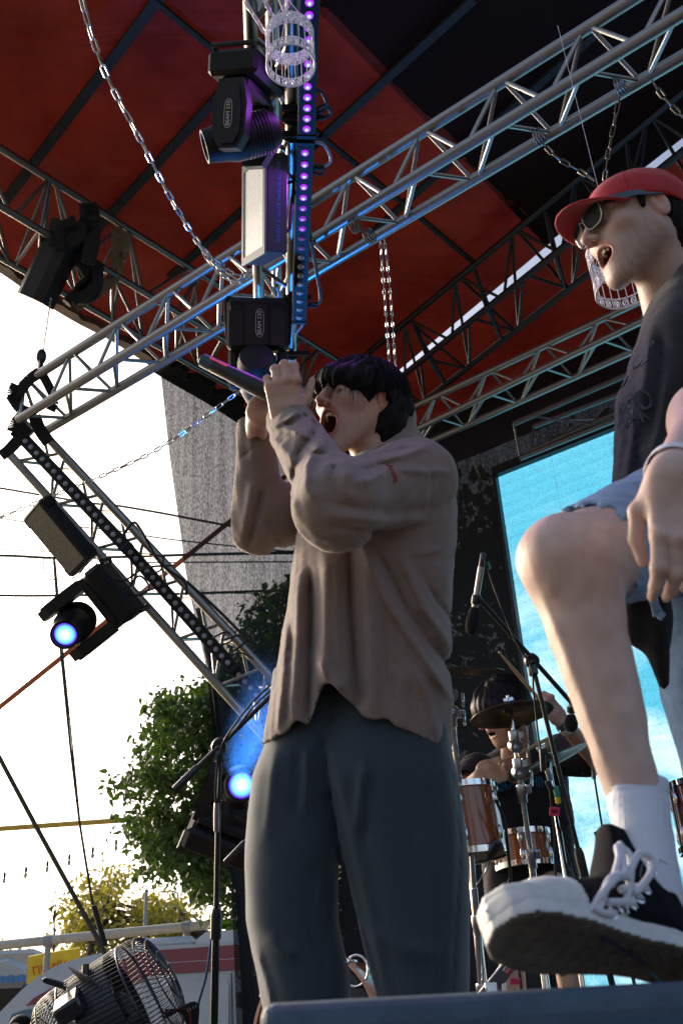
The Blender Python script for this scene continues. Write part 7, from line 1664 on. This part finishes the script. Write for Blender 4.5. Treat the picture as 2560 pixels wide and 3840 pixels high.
# overhead condenser on a boom above the drums
pv = WD(1992, 2478, 3.5); ft = WD(2145, 3330, 3.5); os_ = mstand((ft.x+.12, ft.y+.05, STZ), pv, 'black overhead microphone stand crossing the drummer, with a pink tape flag', .011)
boom(os_, pv, WD(1795, 2245, 3.45), WD(2380, 2905, 3.6), .0085, sleeve=False)
def pencil(a, b, foam, label):
    a, b = V(a), V(b); t = thing('condenser_microphone', b, label, 'microphone', 'overhead microphones'); R = frame(b-a); L_ = (b-a).length
    obj('body', MB().lathe([(.010, 0), (.011, .004), (.011, L_*.72), (.0105, L_*.75)], a, R, 20), mat('satin_nickel', (.50, .47, .43), .35, .9), t); obj('foam', MB().lathe([(.011, L_*.72), (.018, L_*.78), (.024, L_*.95), (.023, L_*1.08), (.015, L_*1.2), (.002, L_*1.23)], a, R, 20), mat('black_foam', (.01, .01, .01), 1., bump=1., bscale=300), t)
    obj('connector', MB().lathe([(.006, -.05), (.0095, -.045), (.0095, 0)], a, R, 16), blk, t); obj('clip', MB().lathe([(.0145, L_*.5), (.0155, L_*.51), (.0155, L_*.66), (.0145, L_*.67)], a, R, 18), blk, t); return t
pencil(WD(1803, 2125, 3.45), WD(1770, 2335, 3.45), True, 'silver pencil microphone with a foam tip hanging left of the video wall')
pencil(WD(2141, 2585, 3.55), WD(2140, 2715, 3.55), True, 'foam-tipped microphone beside the drummer\'s wristwatch')
for pts in ([(1807, 2090), (1818, 2100), (1850, 2200), (1930, 2400), (1990, 2500), (2000, 2600), (2020, 2780), (2050, 2900)],): obj('cable', MB().tube(spline([WD(x, y, 3.43) for x, y in pts], 40), .0035, 6), cable_m, os_)
obj('cable_tape', MB().tube([WD(1828, 2106, 3.43), WD(1838, 2134, 3.43)], .0045, 8), mat('green_tape', (.05, .3, .2), .5), os_)
for (x0, y0, x1, y1, m_) in ((2048, 2880, 2062, 2925, brushed), (2050, 2925, 2066, 2960, blk), (2031, 2810, 2036, 2890, blk), (2082, 2950, 2088, 2985, MATS['green_tape']), (2088, 2988, 2092, 3010, sticker)): obj('cable_plug', MB().lathe([(.0085, 0), (.010, .004), (.010, (WD(x1, y1, 3.42)-WD(x0, y0, 3.42)).length)], WD(x0, y0, 3.42), frame(WD(x1, y1, 3.42)-WD(x0, y0, 3.42)), 14), m_, os_)
for pts in ([(2060, 2960), (2075, 3100), (2080, 3250), (2085, 3400)], [(2070, 2960), (2110, 3120), (2150, 3260), (2185, 3370)], [(2062, 2960), (2092, 3100), (2130, 3300)]): obj('cable', MB().tube(spline([WD(x, y, 3.44) for x, y in pts], 20), .0045, 6), cable_m, os_)
fl_ = obj('pink_flag', MB().box(WD(2078, 3043, 3.40), (.034, .030, .003), Matrix((IR*.99-IU*.1, IU*.99+IR*.1, IF)).transposed()), MATS['pink_tape'], os_, smooth=False); obj('flag_lettering', text_mb('IaV', .019, WD(2079, 3043, 3.397), Matrix((IR*.99-IU*.1, IU*.99+IR*.1, -IF)).transposed()), black_paint, os_, smooth=False)
obj('knob', MB().lathe([(.01, -.02), (.012, -.015), (.012, .015), (.008, .02)], WD(2165, 3352, 3.5), frame(IR), 12), chrome, os_)
# thin stand at the right, before the screen
pa = WD(2225, 2905, 3.9); pb = WD(2262, 3140, 3.9); t = thing('microphone_stand', (pb.x, pb.y, STZ), 'thin stand with a cable plug between the screen and the white sock', 'microphone stand', 'microphone stands'); bar('upper_tube', pa, pb, .004, cable_m, t); bar('lower_tube', V((pb.x+.03, pb.y, STZ)), pb, .007, blk, t); obj('plug', MB().lathe([(.009, 0), (.010, .05), (.008, .09)], WD(2222, 2835, 3.9), frame(pa-WD(2222, 2835, 3.9)), 14), brushed, t); obj('stub_arm', MB().tube([WD(2228, 3130, 3.9), WD(2290, 3105, 3.9)], .010, 8), blk, t)
# tom clip microphone
t = thing('clip_microphone', WD(1848, 3180, 3.6), 'black clip-on microphone on the rim of the rack tom', 'microphone'); obj('body', MB().box(WD(1848, 3185, 3.58), (.035, .03, .075), frame(IU*.8+IR*.5, IF), bev=.008), blk, t); obj('gooseneck', MB().tube(spline([WD(1840, 3220, 3.58), WD(1810, 3280, 3.58), WD(1785, 3320, 3.58)], 10), .004, 8), chrome, t)
tag(obj('drum_cable', MB().tube(spline([WD(1858, 3000, 3.6), WD(1890, 3080, 3.6), WD(1900, 3160, 3.6), WD(1912, 3280, 3.6), WD(1915, 3400, 3.6), V((WD(1915, 3400, 3.6).x, WD(1915, 3400, 3.6).y, STZ))], 30), .006, 7), cable_m, None, origin=WD(1915, 3400, 3.6)), 'black cable hanging from the rack tom', 'cable')
tag(obj('drum_throne', MB().lathe([(.05, 0), (.16, .005), (.18, .03), (.18, .07), (.15, .09), (.02, .095)], WD(2010, 3330, 4.4), None, 28).tube([WD(2010, 3330, 4.4), V((WD(2010, 3330, 4.4).x, WD(2010, 3330, 4.4).y, STZ))], .03, 12), black_cloth, None, origin=V((WD(2010, 3330, 4.4).x, WD(2010, 3330, 4.4).y, STZ))), 'round black drum throne under the drummer', 'stool')
# ================================================================== the drummer
skin3 = skin_mat('drummer_skin', (.50, .31, .22))
dr = thing('person', (WD(2010, 3330, 4.4).x, WD(2010, 3330, 4.4).y, STZ), 'drummer with a dark fringe and a black printed T-shirt, one drumstick raised', 'person')
DBs = basis(-IR*.84-IF*.45-IU*.34, IU*.92+IF*.22-IR*.34); DS = 1.10
dn = pp(1796, 2733, 4.08); DC0 = dn-(np.array([0, .126, -.024], np.float32)*DS)@DBs
toD = lambda P: ((P-DC0)@DBs.T)/DS
fromD = lambda q: DC0+(np.array(q, np.float32)*DS)@DBs
dneck = pp(1935, 2880, 4.25)
def f_dhead(P): return smin(head_sdf(toD(P), mouth=.008, jaw=.004)*DS, sd_cone(P, fromD((0, -.025, -.05)), dneck, .055, .065), .02)
d0, d1 = bbox(*[fromD((a, b, c)) for a in (-.1, .1) for b in (-.13, .14) for c in (-.15, .12)], dneck, pad=.03)
# left of the picture: fist over the tom; right: raised hand with the stick
s1, e1_, w1_ = pp(1790, 2900, 4.25), pp(1700, 3010, 4.0), pp(1795, 2915, 3.9)
s2, e2_, w2_ = pp(2130, 2830, 4.3), pp(2240, 2850, 4.15), pp(2110, 2712, 4.0)
G1, GT1, GB1 = hand_pts(IU*.5-IF*.8, IR*.95+IU*.25, IU*.8-IR*.2-IF*.3, WD(1806, 2905, 3.9), [(70, 85, 40)]*4, s=1.05, thumb=[(.02, .02, -.01), (.034, .045, -.022), (.026, .066, -.036), (.008, .078, -.042)])
G2, GT2, GB2 = hand_pts(IR*.686+IU*.546+IF*.459, -IR*.62+IU*.78, IR*.35+IU*.3-IF*.88, WD(2098, 2698, 4.0), [(60, 75, 40)]*4, s=1.05, thumb=[(.02, .02, -.01), (.034, .045, -.022), (.030, .070, -.032), (.014, .088, -.036)])
def f_d1(P): return smin(hand_sdf(P, G1, GT1, GB1, 1.05), sd_chain(P, [s1, e1_, w1_], [.055, .043, .029], .02), .014)
def f_d2(P): return smin(hand_sdf(P, G2, GT2, GB2, 1.05), sd_chain(P, [s2, e2_, w2_], [.055, .043, .029], .02), .014)
kn1, kn2 = pp(1900, 3420, 3.95), pp(2075, 3330, 4.0)
def f_dl(P): return smin(sd_chain(P, [pp(1990, 3300, 4.4), kn1, np.array([kn1[0]-.02, kn1[1]+.02, STZ+.08], np.float32)], [.08, .055, .04], .03), sd_chain(P, [pp(2060, 3290, 4.4), kn2, np.array([kn2[0]+.02, kn2[1]+.03, STZ+.08], np.float32)], [.08, .056, .04], .03), .02)
bq = lambda F, *e: bbox(*[p for q, _ in F for p in q], *e, pad=.07)
db = sdf_body('body', [(f_dhead, d0, d1, .0045, lambda P: head_tint(toD(P), .35, .004, .008)), (f_d1, *bq(G1, s1, e1_), .0040, tint_hand(G1)), (f_d2, *bq(G2, s2, e2_), .0040, tint_hand(G2)), (f_dl, *bbox(pp(1990, 3300, 4.4), kn1, kn2, (kn1[0], kn1[1], STZ), pad=.1), .012, None)], skin3, dr)
def f_dhair(P):
    Q = toD(P); ax = np.abs(Q[:, 0]); S = np.stack([ax, Q[:, 1], Q[:, 2]], 1)
    d = sd_ell(Q, (0, -.016, .030), (.092, .112, .088)); d = smin(d, sd_ell(Q, (0, .060, .030), (.078, .050, .050)), .02); d = smin(d, sd_ell(S, (.074, .015, -.02), (.022, .055, .065)), .02); d = smin(d, sd_ell(Q, (0, -.06, -.03), (.08, .06, .07)), .03)
    d = smax(d, -sd_ell(Q, (0, .10, -.055), (.07, .082, .072)), .01); th = np.arctan2(Q[:, 0], Q[:, 1]+.01); return (d-.0018*np.sin(th*24+2*np.sin(Q[:, 2]*40+th*3))-.0012*np.sin(th*61+3*np.sin(th*5)))*DS
sdf_obj('hair', f_dhair, *bbox(*[fromD((a, b, c)) for a in (-.11, .11) for b in (-.14, .13) for c in (-.12, .13)], pad=.0), .005, mat('brown_hair', (.011, .007, .005), .5, spec=.3, var=.4, vscale=60, bump=.4, bscale=120), dr)
combed('combed_strands', [c for c in dr.children if c.name.startswith('hair')][0], 420, fromD, (0, -.016, .030), (.0945, .1145, .091), MATS['brown_hair'], 8, hi=118, keep=lambda q: not (q[1] > .05 and q[2] < .0))
tee_m = mat('black_tee_jersey', (.010, .010, .012), .85, var=.2, vscale=120, bump=.12, bscale=600)
drow = [(2780, 1890, 1980), (2815, 1850, 2060), (2850, 1790, 2110), (2900, 1770, 2130), (2960, 1780, 2132), (3070, 1800, 2152), (3180, 1800, 2150), (3300, 1810, 2170), (3400, 1820, 2190)]
def f_tee(P):
    d, px, py, s = slice_sdf(P, drow, float(pp(1990, 3000, 4.38)[1]), [.07, .1, .13, .14, .15, .15, .15, .15, .15]); d = d-fold_field(px, py, [([(2100, 2950), (2060, 3050), (2100, 3150)], 14, .012), ([(1830, 3000), (1850, 3150)], 14, .01), ([(2000, 3060), (2050, 3160)], 12, -.012), ([(2140, 3080), (2090, 3120)], 9, .01)])
    m1 = (s1+e1_)/2; a = sd_cone(P, s1, s1*.42+e1_*.58, .088, .078); b = sd_cone(P, s2+vn(IR)*-.02, s2*.4+e2_*.6, .092, .082)
    d = smin(d, smin(a, b, .01), .03); nk = sd_cone(P, dneck+vn(IU)*.01, fromD((0, .02, -.1)), .07, .085); return smax(d, -nk, .008)+.003*smooth_noise(P, 35, 6)
tee = sdf_obj('t_shirt', f_tee, *bbox(pp(1690, 2760, 4.3), pp(2260, 2760, 4.3), pp(1700, 3400, 4.3), pp(2230, 3400, 4.3), pp(1900, 3000, 4.1), pp(1900, 3000, 4.65), pad=.06), .008, tee_m, dr, relax=1)
ink = mat('blue_print', (.02, .17, .36), .7)
letters_on(tee, 'KOWONKADOEWHIN', [(1848, 2968), (1872, 2956), (1902, 2945), (1950, 2938), (1990, 2936), (2034, 2938)], .070, ink, 'shirt_lettering', tee, .55, lift=.012)
shorts_d = mat('black_shorts', (.011, .012, .015), .85, var=.2, vscale=60)
def f_dsh(P): return smin(sd_chain(P, [pp(1985, 3290, 4.42), kn1*.75+pp(1990, 3300, 4.4)*.25], [.125, .09], .03), sd_chain(P, [pp(2065, 3285, 4.42), kn2*.72+pp(2060, 3290, 4.4)*.28], [.125, .098], .03), .03)+.004*smooth_noise(P, 30, 5)
sdf_obj('shorts', f_dsh, *bbox(pp(1985, 3290, 4.42), pp(2065, 3285, 4.42), kn1, kn2, pad=.15), .012, shorts_d, dr)
for k_ in (kn1, kn2):
    c0 = np.array([k_[0], k_[1]-.04, STZ], np.float32); sdf_obj('shoe', lambda P: smax(sd_ell(P, c0+vn((0, -.03, .04)), (.05, .14, .055)), -(P[:, 2]-STZ), .004), c0-.2, c0+.2, .016, shoe_dark, dr)
stick_m = mat('hickory', (.55, .34, .16), .5, var=.15, vscale=20)
a, b = WD(1876, 2452, 3.86), WD(2062, 2672, 3.99); R = frame(b-a); L_ = (b-a).length
tag(obj('drumstick', MB().lathe([(.002, -.012), (.0045, -.010), (.005, -.004), (.0032, .002), (.0048, .03), (.0072, .12), (.0075, L_)], a, R, 14), stick_m, None, origin=a), 'raised wooden drumstick in the drummer\'s upper hand', 'drumstick', 'drumsticks')
a, b = WD(1998, 2800, 3.84), WD(2058, 2768, 3.95); a = WD(1870, 2862, 3.80); R = frame(b-a)
tag(obj('drumstick', MB().lathe([(.0045, -.004), (.0048, .03), (.0072, .12), (.0075, (b-a).length)], a, R, 14), stick_m, None, origin=a), 'wooden drumstick lying across the tilted cymbal', 'drumstick', 'drumsticks')
wt = thing('wristwatch', WD(2108, 2706, 4.0), 'white strapped watch on the drummer\'s raised wrist', 'watch'); wdv = (V(e2_)-V(w2_)).normalized(); obj('strap', MB().lathe([(.036, -.014), (.038, -.012), (.038, .012), (.036, .014)], V(w2_)+wdv*.02, frame(wdv), 28, cap=False), mat('white_strap', (.7, .7, .72), .4), wt); obj('case', MB().box(V(w2_)+wdv*.02-IF*.03-IR*.02, (.03, .012, .034), frame(wdv, IF), bev=.004), mat('watch_case', (.1, .12, .12), .15), wt)
# ---- onlooker at the lower left, before the ambulance
onl = thing('person', (WD(72, 3850, 7.6).x, WD(72, 3850, 7.6).y, 0), 'dark-haired onlooker at the lower left corner, only the top of the head showing', 'person')
OB = basis((-.2, -1, 0), (0, 0, 1)); oc = npv(WD(72, 3872, 7.6)); toO = lambda P: ((P-oc)@OB.T)/1.05; fo = lambda q: oc+(np.array(q, np.float32)*1.05)@OB
def f_on(P):
    d = head_sdf(toO(P), mouth=.0, jaw=0)*1.05; z = float(oc[2]); c = lambda x, y, zz: np.array([oc[0]+x, oc[1]+y, zz], np.float32)
    d = smin(d, sd_cone(P, fo((0, -.02, -.05)), c(0, .03, z-.26), .055, .07), .03); d = smin(d, sd_ell(P, c(0, .04, z-.52), (.20, .12, .30)), .06)
    for s_ in (-1, 1): d = smin(d, sd_chain(P, [c(s_*.19, .04, z-.32), c(s_*.24, .05, z-.62), c(s_*.24, -.02, z-.88)], [.055, .042, .03], .02), .03); d = smin(d, sd_chain(P, [c(s_*.09, .04, z-.78), c(s_*.1, .03, z-1.2), c(s_*.1, .05, .06)], [.1, .06, .045], .02), .04); d = smin(d, sd_ell(P, c(s_*.1, -.02, .05), (.05, .13, .05)), .03)
    return d
sdf_body('body', [(f_on, *bbox((oc[0]-.3, oc[1]-.2, 0), (oc[0]+.3, oc[1]+.2, float(oc[2])+.15), pad=.02), .012, None)], skin3, onl)
def f_oh(P):
    Q = toO(P); d = sd_ell(Q, (0, -.016, .034), (.083, .103, .086)); d = smax(d, -sd_ell(Q, (0, .10, -.03), (.075, .075, .10)), .01); return smax(d, -(Q[:, 2]+.06), .01)*1.05+.002*smooth_noise(P, 200, 2)
sdf_obj('hair', f_oh, *bbox(*[fo((a, b, c)) for a in (-.1, .1) for b in (-.13, .1) for c in (-.08, .13)], pad=.0), .007, hair_m, onl)
def f_oc(P):
    c = lambda x, y, zz: np.array([oc[0]+x, oc[1]+y, zz], np.float32); z = float(oc[2]); d = sd_ell(P, c(0, .04, z-.52), (.215, .135, .31))
    for s_ in (-1, 1): d = smin(d, sd_chain(P, [c(s_*.18, .04, z-.32), c(s_*.24, .05, z-.55)], [.075, .065], .02), .03); d = smin(d, sd_chain(P, [c(s_*.09, .04, z-.78), c(s_*.1, .03, z-1.2), c(s_*.1, .05, .1)], [.115, .08, .07], .02), .04)
    return smax(d, -(z-.235-P[:, 2])*1, .01) if False else smax(d, P[:, 2]-(z-.24), .01)
sdf_obj('clothes', f_oc, *bbox((oc[0]-.32, oc[1]-.2, 0.05), (oc[0]+.32, oc[1]+.25, float(oc[2])-.2), pad=.02), .016, mat('dark_clothes', (.03, .03, .04), .9), onl)
